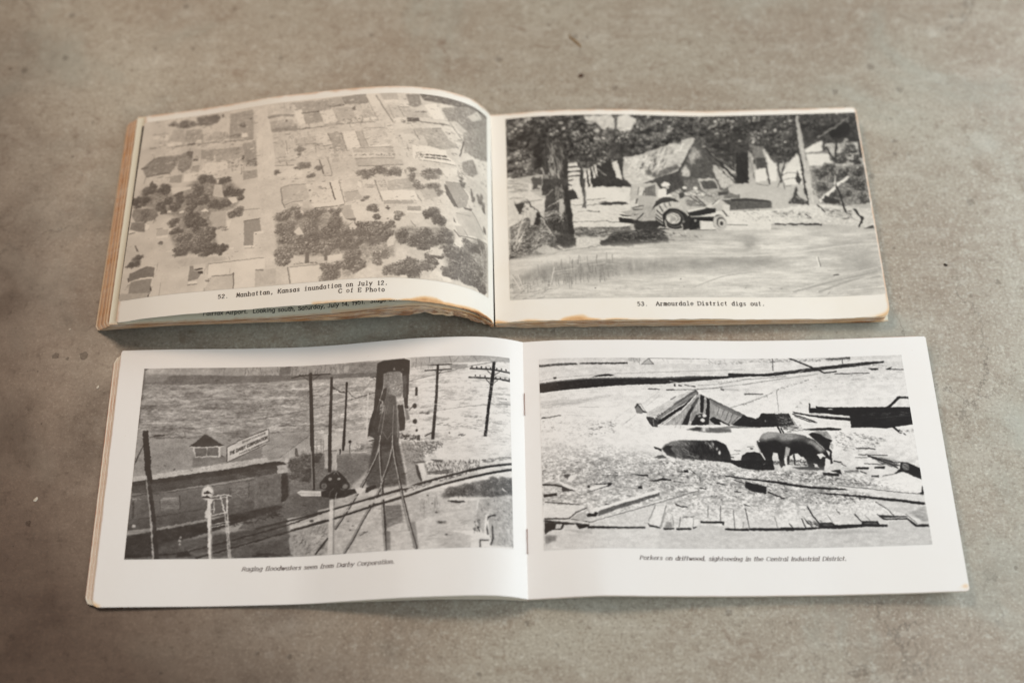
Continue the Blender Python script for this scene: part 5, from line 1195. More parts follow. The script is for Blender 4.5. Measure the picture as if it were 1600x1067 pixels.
q .82 0.82 .04 5.49 1.65 661.9,391.9 900.2,393.5 891.9,469.1 652.5,468.2
d .4 .15 50 8.23 1.92 30 30 752.5,391.6 897.5,393.4 893.3,431.4 748.8,429.8
l .25 2.19 722.7,445.6 812.6,447.6
p .30 0.55 730.9,388.4 744.9,413.9 750.7,410.8 736.4,388.4
q .42 0.82 .1 2.74 5.49 470.4,301.4 510.1,287.8 509.4,336.2 471,333.5
q .78 0.82 .08 2.74 3.84 448.7,295.3 473.2,301.3 468.5,330.3 443.4,333.9
l .25 2.47 451.2,298.4 446.4,330.6
l .2 2.74 469.5,314.3 464.3,330.4
p .84 0.82 514.7,339.3 519.5,310.3 536.7,302 555.5,309.7 564.9,332.2 547.8,338.9
p .84 0.82 529.5,287.5 541.4,275.9 557.8,280.5 562.6,290.2 548.3,295.3 534.3,297.1
p .68 0.82 542.9,293.8 556.8,293.5 555.9,304.9 544.9,303.4
p .2 0.82 547.5,306.6 561.6,303.2 560.1,322.6 545.8,329.2
e .86 3 610.4,299.1,9.33,7.13 647.8,300.1,9.33,8.23
q .66 1.1 .2 3.29 2.74 560.1,322.6 594.9,302.6 604.9,315.4 586.5,338.3 569.7,341.8
q .72 1.1 .2 3.84 2.74 604.4,321.9 650.2,305 682,320.9 675.3,333.9 620,334.6
p .2 1.1 587.8,322.2 604.9,315.4 608.9,334.8 591.5,344.7
d .3 .15 60 8.23 2.47 30 50 566.6,309.6 715.8,314.2 714,333.6 569.7,341.8
d .8 .1 50 10.97 2.47 30 50 605.2,312.2 729.9,311.1 726.9,343.4 602.5,344.5
q .62 1.1 .14 3.29 2.74 666.8,304.8 728.1,301.3 748.3,320.9 740.6,343.5 713.4,340.1
p .25 0.82 724.1,314.3 759.9,314.5 759,324.2 725.3,330.5
p .68 0.82 445.6,343.4 465.5,333.6 493.1,333.2 508.7,345.8 489.8,381.1 468.9,406.7 444.7,400.6 435.3,375.4
q .8 0.82 .05 3.84 2.74 417.4,356.3 445.6,343.4 446.3,375.2 421.3,381.7
p .35 0.82 439.9,346.7 448.3,343.4 441.4,365.8 435.9,365.8
q .66 0.82 .12 2.74 2.19 382.1,397.4 420.7,391.2 463,371.9 506.5,377.8 503.5,419 466.8,438.2 439.9,432.1 427.1,419.6
l .2 3.29 424,381.7 463,371.9
l .2 3.29 426.3,388 459.2,387.8
p .15 0.55 377.5,406.8 419.3,413.3 422,414.9 392,415.7
p .12 0.27 375.5,419.4 422.6,425.9 428.2,444.7 377.1,438.3
l .82 2.47 378.3,416.3 421.5,422.7
l .2 3.84 434.5,432.2 460.9,403.6
e .15 2 431.9,408.6,3.29,3.29 441.5,406.9,2.74,2.74
p .18 1.1 413.1,425.8 458.8,435.1 502.6,431.7 523.3,447.2 500.4,463.1 462.8,457.1 431,444.7
p .60 0.55 608.1,344.4 647.4,337.4 678,366.1 679.6,378.9 616.7,373.2 609.3,363.7
l .2 2.74 620.2,331.4 671.9,372.6
l .15 3.29 642.4,331 680.2,372.5
l .8 2.74 622.5,337.8 655.9,366.3
d .3 .12 30 16.46 2.47 0 10 613.3,347.6 663.1,346.9 669.1,372.6 614,373.3
p .8 0.55 677.4,372.5 723.8,346.6 728.7,353.1 690.3,382
l .15 2.47 675.3,333.9 703.7,356.2
l .2 2.47 700,365.9 724.1,343.4
q .6 1.1 .2 2.74 2.19 653.5,330.9 714,333.6 723.8,346.6 695.1,359.5 671.4,346.8
p .12 0.55 609.6,392.5 676.8,378.9 712.3,381.9 708.1,397.9 652,411.1 619,411.5
p .8 0.55 609.9,389.3 677.1,375.7 676.5,382.1 614.6,398.8
p .08 0.82 613.5,411.6 703.9,413.8 696.6,433 650.3,430.2 650.3,461.9 614.3,468.5 608.2,443.4
l .75 3.84 621.5,414.7 695.8,412.3
e .6 3 636.6,430.4,5.49,5.49
d .45 .2 20 8.23 2.19 0 40 613,418 656.6,420.6 647.6,461.9 614.8,462.2
e .16 12 557.7,424.9,59.26,43.9
p .2 0.55 495.2,381.1 508,355.4 531.3,339.1 553.5,337.2 574.9,344.9 587.7,357.6 563.1,354.7 529.6,361.5 506.7,374.6 489.1,390.7
q .74 0.55 .08 2.74 2.74 503.7,377.8 529.6,361.5 563.1,355.3 587.4,360.8 599.7,379.9 577.9,376.9 549.9,383.6 526.3,406.2 526.7,437.8 503.5,419
l .15 3.84 517.7,374.5 527.3,393.4
l .15 3.84 508.3,390.5 523.4,409.4
l .15 3.29 503.1,406.4 522.2,425.2
l .15 3.29 503.5,419 524,437.8
l .82 2.74 503.1,425.3 523.6,444.1
l .2 2.74 534.9,364.7 541.9,380.6
l .2 2.74 551.8,359.7 556.2,374
e .10 10 564.7,423.2,41.15,42.8
e .34 10 565.9,424.8,34.02,36.21
e .14 8 564.6,424.2,30.73,30.73
e .80 6 562.1,421.7,26.89,24.14
s .4 2.19 559.2,405.8 575.1,412 579.6,424.7 567.7,437.4
s .45 1.65 553.2,412.2 566.4,418.4 568.2,431.1
e .6 2 560.5,424.8,10.97,9.88
d .45 .1 24 10.97 1.92 40 60 543.2,399.6 587.1,399.2 580.8,443.6 545.4,443.9
s .7 4.94 532.7,431.4 539,456.6 560,465.8 587.5,462.5 605.4,443.4
s .62 3.29 536,459.7 559.7,470.5 592.6,467.2
l .8 3.84 588.8,446.7 599.8,478.1
e .5 2 596.6,434,6.04,6.04
p .15 1.1 594.5,443.5 617.4,430.6 614.8,462.2 592.4,468.7
e .14 8 718.2,436.1,23.05,31.83
e .72 8 722.1,437.7,24.14,30.73
e .3 6 724.2,436.1,17.01,23.05
e .74 6 726.1,439.3,14.27,19.2
e .18 3 725.4,440.9,6.58,9.88
p .72 0.55 700.8,417 715.1,410.7 704,442.4 713.1,461.4 704.9,461.4 697.1,442.5
l .2 2.19 617.1,466.9 704.5,466.1
q .22 2.19 .07 3.84 2.19 425.5,444.7 464,438.3 500.6,460 532.1,475.4 540.2,512.8 485.7,519.3 409.8,525.5 345.3,524.9 347.6,481.6 429.4,469.7
d .6 .15 120 10.97 2.19 10 30 348.8,459.8 424.8,457.2 537.1,481.7 534.8,512.9 345.9,512.6
d .14 .05 100 13.72 2.74 0 20 347.6,481.6 536.2,494.2 539.7,519.1 345.3,524.9
d .8 .06 30 13.72 2.47 15 20 505.4,469.3 591.9,475 590.7,490.7 509.5,488.1
d .3 .1 60 9.88 2.19 20 30 532.1,475.4 659,487 655.7,524.6 540.2,512.8
e .2 2 524.9,462.9,21.95,4.94
l .8 3.29 511.7,456.7 538.7,459.7
g .76 .78 13.17 617.6,493.6 597,738.6 .05 87.79 10.97 4.9,570.8 119.1,553.6 237.6,532.1 355.8,528.8 550.9,514 750.1,472.8 968.7,462.8 1311.2,483.6 1266.6,775.8 -13.3,748.9
m .045 39.51 4.39 8.78 4.9,570.8 355.8,528.8 750.1,472.8 1311.2,483.6 1266.6,775.8 -13.3,748.9
m .035 153.64 13.17 8.78 4.9,570.8 355.8,528.8 750.1,472.8 1311.2,483.6 1266.6,775.8 -13.3,748.9
q .80 6.58 .03 65.84 6.58 4.9,570.8 140.1,564.1 311.5,555.3 223.6,610.2 96,611.5 10.5,615.6
q .60 13.17 .05 10.97 21.95 117.8,592.9 353,580.2 566.7,588.2 563.6,627.4 349.3,645.7 136.8,661.4 9.7,654.5
d .5 .06 60 43.9 3.51 88 6 139.3,588.6 352.8,582.7 370.8,641.2 179.5,652.8
d .55 .06 60 35.12 3.07 88 8 10.4,618 223.4,615 220.9,675.3 9.2,678.7
q .58 8.78 .04 8.78 17.56 320.5,587.2 363.4,585.2 361.2,624.1 318.5,626.1
q .52 6.58 .03 4.39 13.17 395.3,588 408.1,588.1 406,622.1 395.4,622
q .62 13.17 .05 17.56 13.17 791.6,493 839.9,488.4 839.5,533.2 786.6,542.9
q .64 13.17 .05 17.56 13.17 784.1,567.6 871.4,558.3 867.7,592.7 780.6,602.1
q .64 17.56 .05 43.9 13.17 524.3,580.9 783.6,572.6 955.1,579.2 929.8,613.1 564.4,617.6
q .70 21.95 .04 35.12 21.95 1112.3,524.3 1219.9,518 1221.8,653.4 1119.1,634.9
d .68 .04 50 48.29 2.19 -4 6 10.7,605.8 1282.1,533 1252.8,727.8 8.3,726.8
d .81 .03 60 57.07 2.19 -3 6 4.9,570.8 1287.7,495.6 1252.8,727.8 8.3,726.8
s .79 6.58 503.9,566.1 762.5,567.6 935.9,559.2 1132.2,535.1 1282.1,533
s .79 5.49 962.8,695.8 1095.9,650.7 1225.9,624.5
s .67 6.58 940.5,705.1 1072.4,669.1 1223.8,639
s .67 6.58 1025.3,706.2 1135.9,667.2 1231.4,659
s .79 6.58 1068.7,697.8 1156.8,668.4 1234.9,649.5
s .69 4.39 601.1,690.5 711.8,646.3 821.1,626.6
l .9 4.39 1033,575.5 1037.3,609.9
l .5 3.29 1037.2,575.7 1041.5,610
l .25 3.29 1079.7,645.2 1096.8,643.5
d .5 .1 40 30.73 2.63 -20 20 3.3,654 137.6,637.2 134.4,733.2 8.3,726.8
l .82 4.39 10.1,635.1 34.6,685.6
l .82 3.51 27.4,626.8 47.3,686.6
l .78 3.51 151.4,608.5 136.4,673.4
e .3 1.5 283.6,688.2,4.39,3.07 567.7,656.6,3.29,2.63
d .4 .1 12 8.78 3.07 0 40 348.3,665 1069.3,693.1 1066.3,716.9 345.6,712.8
m .04 307.28 197.53 0 -9,-9 1249,-9 1249,734 -9,734
m .02 87.79 65.84 0 -9,-9 1249,-9 1249,734 -9,734
m .02 10.97 6.58 0 -9,-9 1249,-9 1249,734 -9,734
W .8 6
b 1
n .025
v -.02 1.18 1
"""),
'BL': (1240, 669, """
F .66
g .58 .90 0 344.3,178.7 1073.4,220.7 .03 84.68 12.7 -9,-9 1249,-9 1249,678 -9,678
m .07 33.87 4.66 0 -9,-9 1249,-9 1249,678 -9,678
m .13 55.04 10.58 16.94 -28.1,56.1 1247.9,70.2 1241.8,369.8 -21.5,333.6
m .10 10.58 2.75 0 -28.1,56.1 1247.9,70.2 1241.8,369.8 -21.5,333.6
m .06 5.08 2.54 0 -28.1,56.1 1247.9,70.2 1241.8,369.8 -21.5,333.6
g .72 .60 1.17 34.8,4.4 420.9,10 .05 5.83 8.75 0.9,-6.5 182.5,-1.9 420.3,0.1 422.2,33 214.2,26.3 3.6,21.6
q .42 0.87 .08 5.83 2.33 4.7,33.1 96.3,28.5 184.7,26.7 422.1,31.4 423.5,57.6 305.1,58.3 158,62.4 54.7,59.8 3.9,56.7
q .56 4.08 .05 5.83 2.33 3.4,20 89.9,23.6 74.3,47.8 3.7,54.4
d .45 .1 90 11.66 2.04 0 4 4.7,49.5 157.3,53.6 158,62.4 7,57.8
d .42 .12 40 23.33 1.17 90 3 241.9,0.3 420.4,1.7 422.1,31.4 273.5,27.5
q .48 0.87 .08 2.92 5.83 289.4,0.8 313.1,1 317.9,28.1 294.2,27.8
l .3 1.75 2.5,-4.8 3.5,36.4 3.9,56 3.1,140.2 1.7,216.8
p .4 0.87 1,-4.8 22.1,-3.2 5.3,8.5
d .35 .12 60 14.58 2.62 0 20 2.5,133.8 61.4,135.1 53.8,147.8 30.9,153.7 4,149.9
d .45 .1 160 17.5 1.46 -4 8 10.3,92 219.3,94.8 397.9,126.7 399.8,158.9 164.9,149 12,140.5
d .84 .06 120 14.58 1.75 -6 8 7.8,65.9 420.8,62.4 428.8,204.3 142,225.2 10.5,217
d .46 .08 60 17.5 1.17 -3 8 5,159.5 223.4,149.5 342.8,186.3 52.6,198.8
l .4 1.46 54.2,247.8 199.6,220.9 427.8,186.7
l .3 1.75 54.2,247.8 88.6,243.6
q .55 0.58 .06 11.66 1.75 5.6,256.3 155.8,252.1 159.2,258.4 87.4,262.5 9.3,264.3
l .25 2.33 42.8,250.8 155.9,253
l .15 4.08 56.9,246.3 88.6,243.6
l .15 3.5 63.6,255.8 89.7,256.2
l .3 1.46 155.9,234.8 158.6,258.4
q .56 0.58 .06 4.08 2.92 2.7,256.3 66.6,257.4 202.5,258.7 318.8,264.8 405.4,254.2 411.6,360.3 269.6,388 9.7,415.8
q .60 1.17 .05 4.67 1.46 1.9,255.9 158.4,258 297.8,265.7 414.2,268.2 417.8,330.7 246.2,352 77.4,384.4 4.3,398.6
d .45 .1 110 11.66 1.17 -5 14 8.3,262.3 182,264.4 182.9,348.4 76,369 12.8,368
d .5 .08 20 17.5 1.17 80 10 66.4,263.3 153.2,264.2 159.3,339 73.2,338.2
q .46 1.75 .05 5.83 1.46 192.4,323.7 295.8,321.8 302.9,340.4 246.2,352 189.4,357.7
q .50 2.33 .05 5.83 1.46 302.9,340.4 414.9,280.8 417.8,330.7 317.7,346.9
e .2 2 131.5,365.9,4.08,2.62
e .3 2 100.2,351.4,4.67,1.46
e .3 2 303.6,265.7,5.83,2.04
l .15 4.08 23.2,281.4 12.9,309.3 2.6,337
l .3 1.75 21.9,282.9 2.1,346.3
p .82 0.29 173.7,286.9 287.4,283.7 289.1,287.4 276.3,290.4 278.5,320.9 195.4,324.4 187,291.1 175.4,289.4
q .36 0.29 .05 2.33 2.33 193.4,292 269,288.7 272,318.9 196.5,320
l .75 1.75 231.6,289.9 234.7,320.4
l .82 2.33 195.2,322.2 275.6,320.8
p .16 0.29 173.7,286.3 221,244.4 234,244.5 272.3,274.7 288.9,284.3 212.6,287.2
l .5 2.33 234.1,246 287.3,281.2
p .3 0.87 279.3,312.2 290.2,323.2 278.6,323.1
p .74 0.29 297.8,286.9 414.9,230.4 469.2,206.6 476.5,263.6 302.9,340.4
l .15 2.62 301.4,340.4 297.8,287.6 423.5,227.5
l .2 2.04 302.9,340.4 426.6,281.1
q .76 0.58 .05 7.58 2.92 0.6,389.3 77.1,381.3 161.5,366.7 274.7,349.3 360.4,337 423.5,329.3 475.3,322.9 490.2,332.6 476.1,338.4 424.5,346.3 333.1,361.1 219.4,376.4 106.8,393.9 2.2,406.2
d .78 .06 60 17.5 2.62 -8 5 63.1,384.2 417.9,332.2 418.3,338.4 63.8,391.8
d .45 .06 30 11.66 1.46 20 10 63.1,384.2 417.9,332.2 418.5,343.1 63.9,393.4
q .17 0.87 .05 8.75 2.33 1,407.7 106.8,394.5 219.5,377.9 333.2,362.6 430.3,346.5 464.8,344.3 469.4,375.2 432.2,380.4 306.9,398.9 137.7,423.1 70.7,436.1 2.8,441.2
q .26 0.87 .05 8.75 2.33 0.9,421.4 136.3,406.3 306,386.7 431.6,369.6 466.2,369 469.9,384.5 307.5,408.1 138.6,433.7 2.6,453.3
g .46 .30 0.58 137.3,418.5 148.5,550.8 .03 5.83 4.67 1.7,444.2 74.6,448.3 223.4,428.3 364.8,406.3 432.8,391.2 478.5,384.7 493,497.4 428.1,507.7 315.3,522.9 231.8,539.6 93.7,565.2 -1,572.9
l .22 2.92 1.5,456.3 74.4,445.9 166.5,427.9 250.8,414.9
l .20 1.75 74.8,449.8 223.4,428.3 376.3,406.6 478.7,387.8
l .20 1.75 4.1,538.8 118,522.3 243,500.9
l .24 1.46 327.5,493.2 482.7,464
q .48 0.58 .08 5.25 1.75 96.1,466.6 156.2,458.1 161.1,500.2 99.6,505.7
d .6 .1 14 17.5 2.62 -6 4 101.7,465.2 152,458 152.4,462.6 102.2,471.2
d .28 .05 30 14.58 1.75 -5 10 99.8,475.7 155.6,467.1 158.3,500.2 102.2,502.7
l .2 2.92 156,455 161.4,503.2
l .24 1.75 94.7,466.6 99.6,505.7
q .47 0.58 .08 5.25 1.75 320.4,429.6 374.3,421.8 379.7,461.3 322.9,466
d .26 .05 24 14.58 1.75 -5 8 323.5,432.8 374.5,424.8 376.6,458.2 325.5,463.1
l .22 2.92 376.9,417.2 379.9,464.4
l .25 1.75 317.5,429.6 321.4,466
l .22 5.83 9.3,477.6 14.6,531.5
d .85 .05 8 4.08 2.62 60 30 2.3,463.9 34.6,459.8 36.8,468.9 2.9,469.9
e .8 2 20,557.8,7,6.42
d .5 .1 16 5.83 1.46 0 90 334.2,378 374.3,375.9 378.7,400.5 335.8,402.6
e .6 2 374.8,397.3,2.33,2.92
p .14 0.87 391.5,351.7 469,342.9 489.5,348.1 498.5,354.6 455.4,357.9 392.1,362.5
q .42 0.58 .04 2.92 5.83 394.1,394.8 479.8,384.7 486.9,491.2 400.7,504
d .28 .05 14 34.99 1.75 90 3 406.2,404.3 474.6,393.8 479.4,485 411.6,495.3
q .14 0.58 .04 2.92 5.83 481.3,384.8 505.8,384 509.2,479.9 488,485.2
q .34 0.58 .04 2.92 5.83 505.4,376.4 514.1,376.7 516.6,486.2 509.3,482.9
m .05 8.75 5.83 2.33 308.7,322 777.3,333.6 750.8,441.4 635.6,492.7 326.4,582.5
q .46 4.67 .10 4.08 2.33 508.9,330.2 558,319.9 605.1,319.7 688.4,332.3 789.2,339.2 767.1,394.2 721.5,439 707.6,462.1 664.4,482.8 519.5,486.3 502.5,376.3
t .24 .5 5.83 60 518.4,346,17.5,14.58 535.5,340.4,17.5,14.58 558.7,335.4,20.41,14.58 528.3,371,23.33,17.5 560.1,366.4,26.24,23.33 585.5,343.2,17.5,17.5 599.7,331.7,17.5,11.66 520.8,395.3,17.5,14.58 555.8,399.8,23.33,14.58
d .3 .1 160 11.66 2.04 0 60 506.1,333.2 629.3,333.8 661.9,416 545.3,426.7
q .62 0.87 .05 11.66 1.46 433.8,230.9 572,236.3 572.8,255.2 474.2,332.2 439.8,337.4 412.3,311.9 430.1,268.6
l .42 1.75 474,329.1 566.9,254.8
l .48 1.46 432.2,306.2 537,246.9
q .66 0.58 .05 1.75 17.5 479.8,329.2 572.8,255.2 581.5,318.2 540.3,318.9 523.3,327.6
d .5 .07 30 26.24 1.46 90 2 481.9,313.7 567.3,264.3 572.6,317.7 526.2,327.7
p .25 0.58 523.4,299.6 530.7,299.9 536.4,328.1 523.3,327.6
l .3 4.08 527.8,299.8 532,327.9
d .4 .1 16 11.66 2.04 90 6 542.8,309.7 572.1,305.2 572.7,320.8 543.5,325.3
l .45 1.75 594.4,275.4 596.3,322.2
l .45 1.75 609,270.1 609.5,320
l .45 1.46 616.7,276.9 618.4,320.7
l .5 1.17 595,291 618.7,289.6
q .80 1.17 .05 8.75 1.46 617.2,251.9 763.6,264.1 764.3,289.1 741.4,318.2 667,315 622.3,305.4
d .35 .12 60 5.83 1.75 0 60 725.8,295.1 758.6,297.9 747.3,318.7 723.7,322.8
q .70 0.58 .04 2.33 8.75 621.1,313.1 662.5,313 666.7,385.9 625,375.1
p .3 0.58 638.3,376.1 643.6,322.5 646.6,322.7 649,384.5 638.6,383.8
l .3 2.33 621,311.5 664.1,314.7
l .8 2.33 662.8,320.8 662,379.4
p .15 0.29 671.4,310.7 677.3,311.2 678,329.8 672,329.3
e .12 2 705.4,287.7,5.83,6.42
l .15 2.33 705.5,293.3 707.9,346.2
l .4 1.46 679.1,320.6 791.8,325.5
q .46 5.25 .08 4.08 2.33 667.7,333.6 783.4,343.4 761.5,402.8 729.9,427.6 706.2,419.6 678.7,393
q .36 1.46 .06 7.58 2.33 515.1,456 541,456.8 634.7,471.6 652.7,481.9 648.3,520.6 550.7,541.2 404.9,572.6 353.9,571.3 400.9,507 491.1,491.3
d .26 .08 150 11.66 2.33 -8 20 378.5,512.4 491.3,494.3 635.6,492.7 636.8,522.7 494.3,551.2 382.2,572
d .20 .06 40 11.66 3.5 -8 40 392.5,509.8 485.7,497.2 492.4,515.4 408,531.1
q .30 1.17 .05 5.83 2.33 389.5,506.7 485.4,491.2 489.1,506.3 408,531.1
q .15 1.64 .05 9.84 4.1 -0.1,591.6 92.8,574.1 256,544.2 314.2,524.2 484.5,494.7 493,503.4 320.8,562 182,605.8 108.2,658.6 -0.5,665.6
q .28 3.28 .05 12.31 4.1 104.5,617.6 259.7,594.1 416.7,568.4 507.4,550 522.3,608.6 343.4,661.5 -0.1,669.7 88.7,658.5
d .14 .05 60 16.41 4.1 0 50 327.1,537 484.7,498.9 486.2,528.4 336.7,562.3
d .42 .08 60 20.51 1.64 -12 10 207.1,626.6 339.2,599.8 511.8,558.5 512.6,575.2 262.7,635.4
q .40 2.05 .05 12.31 3.28 201.3,651.2 283.1,643.9 418.9,605.8 517.5,591.9 522.3,608.6 342.3,645.1 233.5,663.7
l .1 4.51 14.7,661.7 166.1,650.9 262.1,627.1 339.8,608 496.2,566.4 631.7,523
l .45 2.87 196.5,640.9 223.2,631.7
l .1 5.33 225.9,665.7 341.5,632.8 477.8,594.9 632.8,552.4
q .3 2.46 .05 12.31 3.28 341.7,636.9 521.8,600.4 533,666.4 343.9,669.7
d .16 .06 30 20.51 3.69 -5 20 414,655.1 524.7,658 525,664.2 414.7,667.4
q .62 1.64 .1 6.56 4.92 521.8,600.4 633,556.5 637.5,668.1 528.8,660.2 516.9,620.9
d .35 .1 60 12.31 3.28 -50 40 521.8,600.4 633.7,573.2 637.3,664 528.7,658.1
e .7 2 171.4,596.6,5.74,4.92 169.6,607.8,4.92,5.74 171.3,618.9,3.28,4.92
q .34 1.23 .04 3.28 3.28 166,626.3 183.6,626.4 189.5,651.1 166.4,655
p .12 1.23 161.8,646.8 200.6,643 209.7,659.4 167.1,663.2
p .14 0.82 48,423.9 62.8,419.8 82.2,509.2 109.1,668.8 94.3,668.7 74.9,551
l .72 4.51 46.8,411 69.8,530 91.6,668.7
e .88 4 245.6,447,21.33,27.89
p .88 0.41 246.4,468.3 266.4,468.5 259.9,489.6 274.4,676.5 265.8,676.3 248.3,493.7
e .86 3 249.4,519,9.02,17.23
p .14 0.41 232.9,446.9 248.4,441.1 263.6,452.3 249,449.2 235.2,451.2
p .14 0.41 229.8,459.7 245.5,455.6 260.3,467.6 246.2,464.9 232.2,464.8
l .88 3.69 263.8,460 305.3,453 321.7,457.6
l .88 3.28 262.5,470.6 309.9,460.8
l .88 4.92 309.7,458.6 313.8,517.9
l .88 3.69 289.8,460.4 305.8,517.7
l .88 2.87 269,477.1 271.8,515.1
l .85 3.69 260.6,525.4 313.5,513.7
l .85 2.87 261,504.4 270.8,502.4
l .8 3.69 265.5,565.1 316.2,552.7
l .8 2.87 264.9,556.8 315.7,545.2
l .8 3.28 305.8,517.7 330.3,671.4
l .8 3.28 313.6,515.8 335.4,671.6
d .8 .04 60 9.84 2.05 -10 6 308.5,528.3 318.5,528.5 334.5,669.5 328.9,669.4
l .88 7.38 254.4,489.5 270.2,672.3
l .6 2.46 262.3,510.7 276.5,672.4
p .06 0.29 16,228.2 34.2,227 44.4,282.8 58.8,386 41.1,385.8
p .06 0.29 19.3,240.5 36.8,240.8 62.5,393.4 66.2,417.8 47.3,399.3 35.8,337.6
l .6 2.92 44.5,399.2 55.3,454.1 80.5,573.9
g .66 .62 0.58 333.4,8 694.6,25.7 .06 5.83 8.75 273.6,0.6 333,1.4 512,-0.3 693.8,2.6 812.7,4.2 795.6,48.5 695,38.9 499.2,45.1 334.9,31 275.6,30.2
d .38 .12 110 26.24 1.75 90 3 333.1,3 694,5.9 695,38.9 483.4,28.1 334.8,29.4
d .5 .1 50 11.66 1.46 60 40 333.1,3 694,5.9 695,38.9 483.4,28.1 334.8,29.4
q .40 0.58 .06 4.08 5.83 456.8,2.7 494,0.6 495.4,30.2 455.4,32.3
q .42 0.58 .05 5.83 1.75 275.6,30.2 334.9,30.4 501.6,32.8 634.3,37 795.5,43.6 795.9,59.9 665.2,55.7 514.5,52.3 336.7,58.8 277.7,60.3
q .55 1.17 .05 5.83 2.92 694,5.9 794.6,4.2 792.5,43.3 695,37.2
d .40 .08 40 17.5 1.46 -4 6 694,5.9 791.6,5.6 792.5,43.3 695,37.2
p .7 0.58 678.9,11.1 692.6,10.8 691.8,33.7 676.7,35.5
d .50 .1 260 11.66 1.75 -4 12 337.2,67 556.9,64.2 772.1,75.6 761.9,256.4 582.3,235.7 348.2,240.3
d .82 .08 260 10.5 1.75 -6 14 337.2,67 556.9,64.2 772.1,75.6 761.9,256.4 582.3,235.7 348.2,240.3
m .08 8.75 2.92 2.92 336.8,60.5 787,67.2 761.9,256.4 347.8,234
l .3 1.75 345.6,199.1 561.2,161.3 689.3,138.9 788.2,119.1
l .35 1.46 432.9,240.8 570.5,238.1 701.4,232.2
l .3 2.62 463.6,215.3 522.3,216.7
l .35 1.75 436,245.6 464.8,238.5
s .2 2.33 640.6,84.7 663.8,102.7 686.8,109.6
s .2 1.75 640.7,88 667,106.2 686.8,110.3
s .25 2.04 691.1,103.6 716.1,130 740.2,127.5 785.2,117.2
l .45 1.17 694.5,113.6 739.9,114.6 772.1,75.6 784,67
l .15 3.5 770.2,61.8 795.9,59.9
l .3 1.75 774.8,61.3 787.2,73.7
q .58 0.58 .05 11.66 1.46 433.3,248.7 568.1,250.6 514.4,295 429.9,292.5
l .4 1.75 568.3,253.7 514.4,295
d .66 .05 20 20.41 1.17 -40 6 433.6,255 565.3,253.6 514.1,288.7 435.4,286.4
W 1.6 7
p .80 0.29 297.8,286.9 414.9,230.4 423.4,225.9 426.6,281.1 302.9,340.4
l .15 2.04 301.4,340.4 297.8,287.6 423.5,227.5
l .2 1.75 302.9,340.4 426.5,279.5
p .80 0.29 332.6,268.2 432.1,226.5 434.4,269.1 386.3,291.4 317.6,305.4
l .15 1.75 329.7,268.2 431.5,227.1 434.4,269.1 369.6,301.9
x .22 1.44 345.2,276.8 422.7,243.2 5.86 SHIPYARDS
x .10 2.07 307.1,317 429.2,260.9 10.81 THE DARBY CORPORATION
x .22 1.35 339.6,315.7 411.6,283.2 5.4 HARRY DARBY
p .09 0.29 558,34.9 567.7,35.5 577.5,159.2 586.3,294.6 573,293.8
l .1 4.08 499,42.5 525.7,36.5 561.6,34.5
l .1 4.08 567.7,35.5 629.7,35.3
l .15 1.75 537.8,40.3 558.1,56.1
l .15 1.75 571.6,55.4 592,38.8
e .08 3 563,31.9,6.42,7
e .08 2 526.2,33.9,2.33,3.5 536.9,34.3,2.33,3.5 547.2,34.8,2.33,3.5 579.2,34.7,2.33,3.5 628.1,35.2,3.5,2.92
p .09 0.29 631.7,48.2 640.1,47.2 642,163.7 643.6,298.6 632.9,297.8 632.5,150.2
p .09 0.29 685.5,70.6 691.9,71.2 691.3,155.1 690.3,302.4 680.5,301.6 685.7,167.4
p .85 0.29 760.6,119.8 765.6,117 765.5,256.8 764.2,287.9 760.3,287.6
e .1 2 705.6,287.5,5.25,6.42
l .3 1.46 558.2,93.5 556.1,112.8
p .12 0.29 572.2,255.2 583.2,255.9 595.8,447.8 587,447.3 577,317.9
l .55 4.08 576.8,311.7 586.8,441.2
p .10 0.29 631.7,259.2 644.2,260.1 646.2,390.5 636.8,389.8
p .10 0.29 681.6,263.2 690.6,263.9 688,319.2 680.5,316.1
q .14 0.58 .03 2.92 8.75 792.3,12.2 816.3,2.9 882.8,2.5 903.8,10.7 901.6,64.3 900.2,186 888.5,185.2 877.6,55.9 817.3,50.4 812.6,108.3 793.5,189.8 774.8,273.2 766,275.6 770.6,225.8 784.3,179.5
p .07 0.58 793.8,12.3 807.3,5.4 882.8,4.1 897.9,10.3 903.8,10.7 903,61.2 886.6,56.7 874.4,47.5 832.3,43.6 811.3,51.5 809.6,108.1 791.6,109.7
q .52 1.17 .08 4.08 4.08 814.4,53.4 832.3,46.9 871.5,48.8 879.4,75.5 881.7,127.3 873,145.7 834,129.5 819.3,141
d .8 .08 60 5.25 2.62 -20 40 829.9,77.6 872,81.3 875.8,130 843.1,136.7
d .3 .1 40 8.75 2.33 80 20 814.3,50.2 832.4,51.8 834,129.5 816.3,140.8
p .5 0.58 845.8,41.6 850.7,30.6 856.3,42.6
p .3 0.58 874.4,44.2 880.3,36.6 884.9,45.2
q .28 0.87 .05 2.33 8.75 880.7,65.9 892.6,63.7 893.8,147.4 882,146.5
g .38 .24 1.17 833.9,123.1 837.6,312.6 .05 2.92 1.75 818.9,121.8 858,138 865.1,202.2 872.3,284.4 867.1,321.2 796.5,315.5 786.8,277.4 805.6,197.2
q .20 0.87 .04 4.08 8.75 771.8,273 793.5,189.8 815.6,108.6 827.5,103.2 814.6,198 801.9,291.1 777.9,276.6
q .16 0.87 .03 2.92 8.75 864.5,170.5 882.3,168.8 890.5,223.3 889.6,260.9 872,265.7
l .5 3.5 861.4,163.9 866.5,283.9
l .4 4.08 833.7,113.4 814.1,178.9 801.1,259.8
q .5 1.17 .08 2.92 5.83 888.5,185.2 900.3,192.4 906.6,224.3 895,229.9
l .25 2.33 774.8,273.2 795.6,278.1
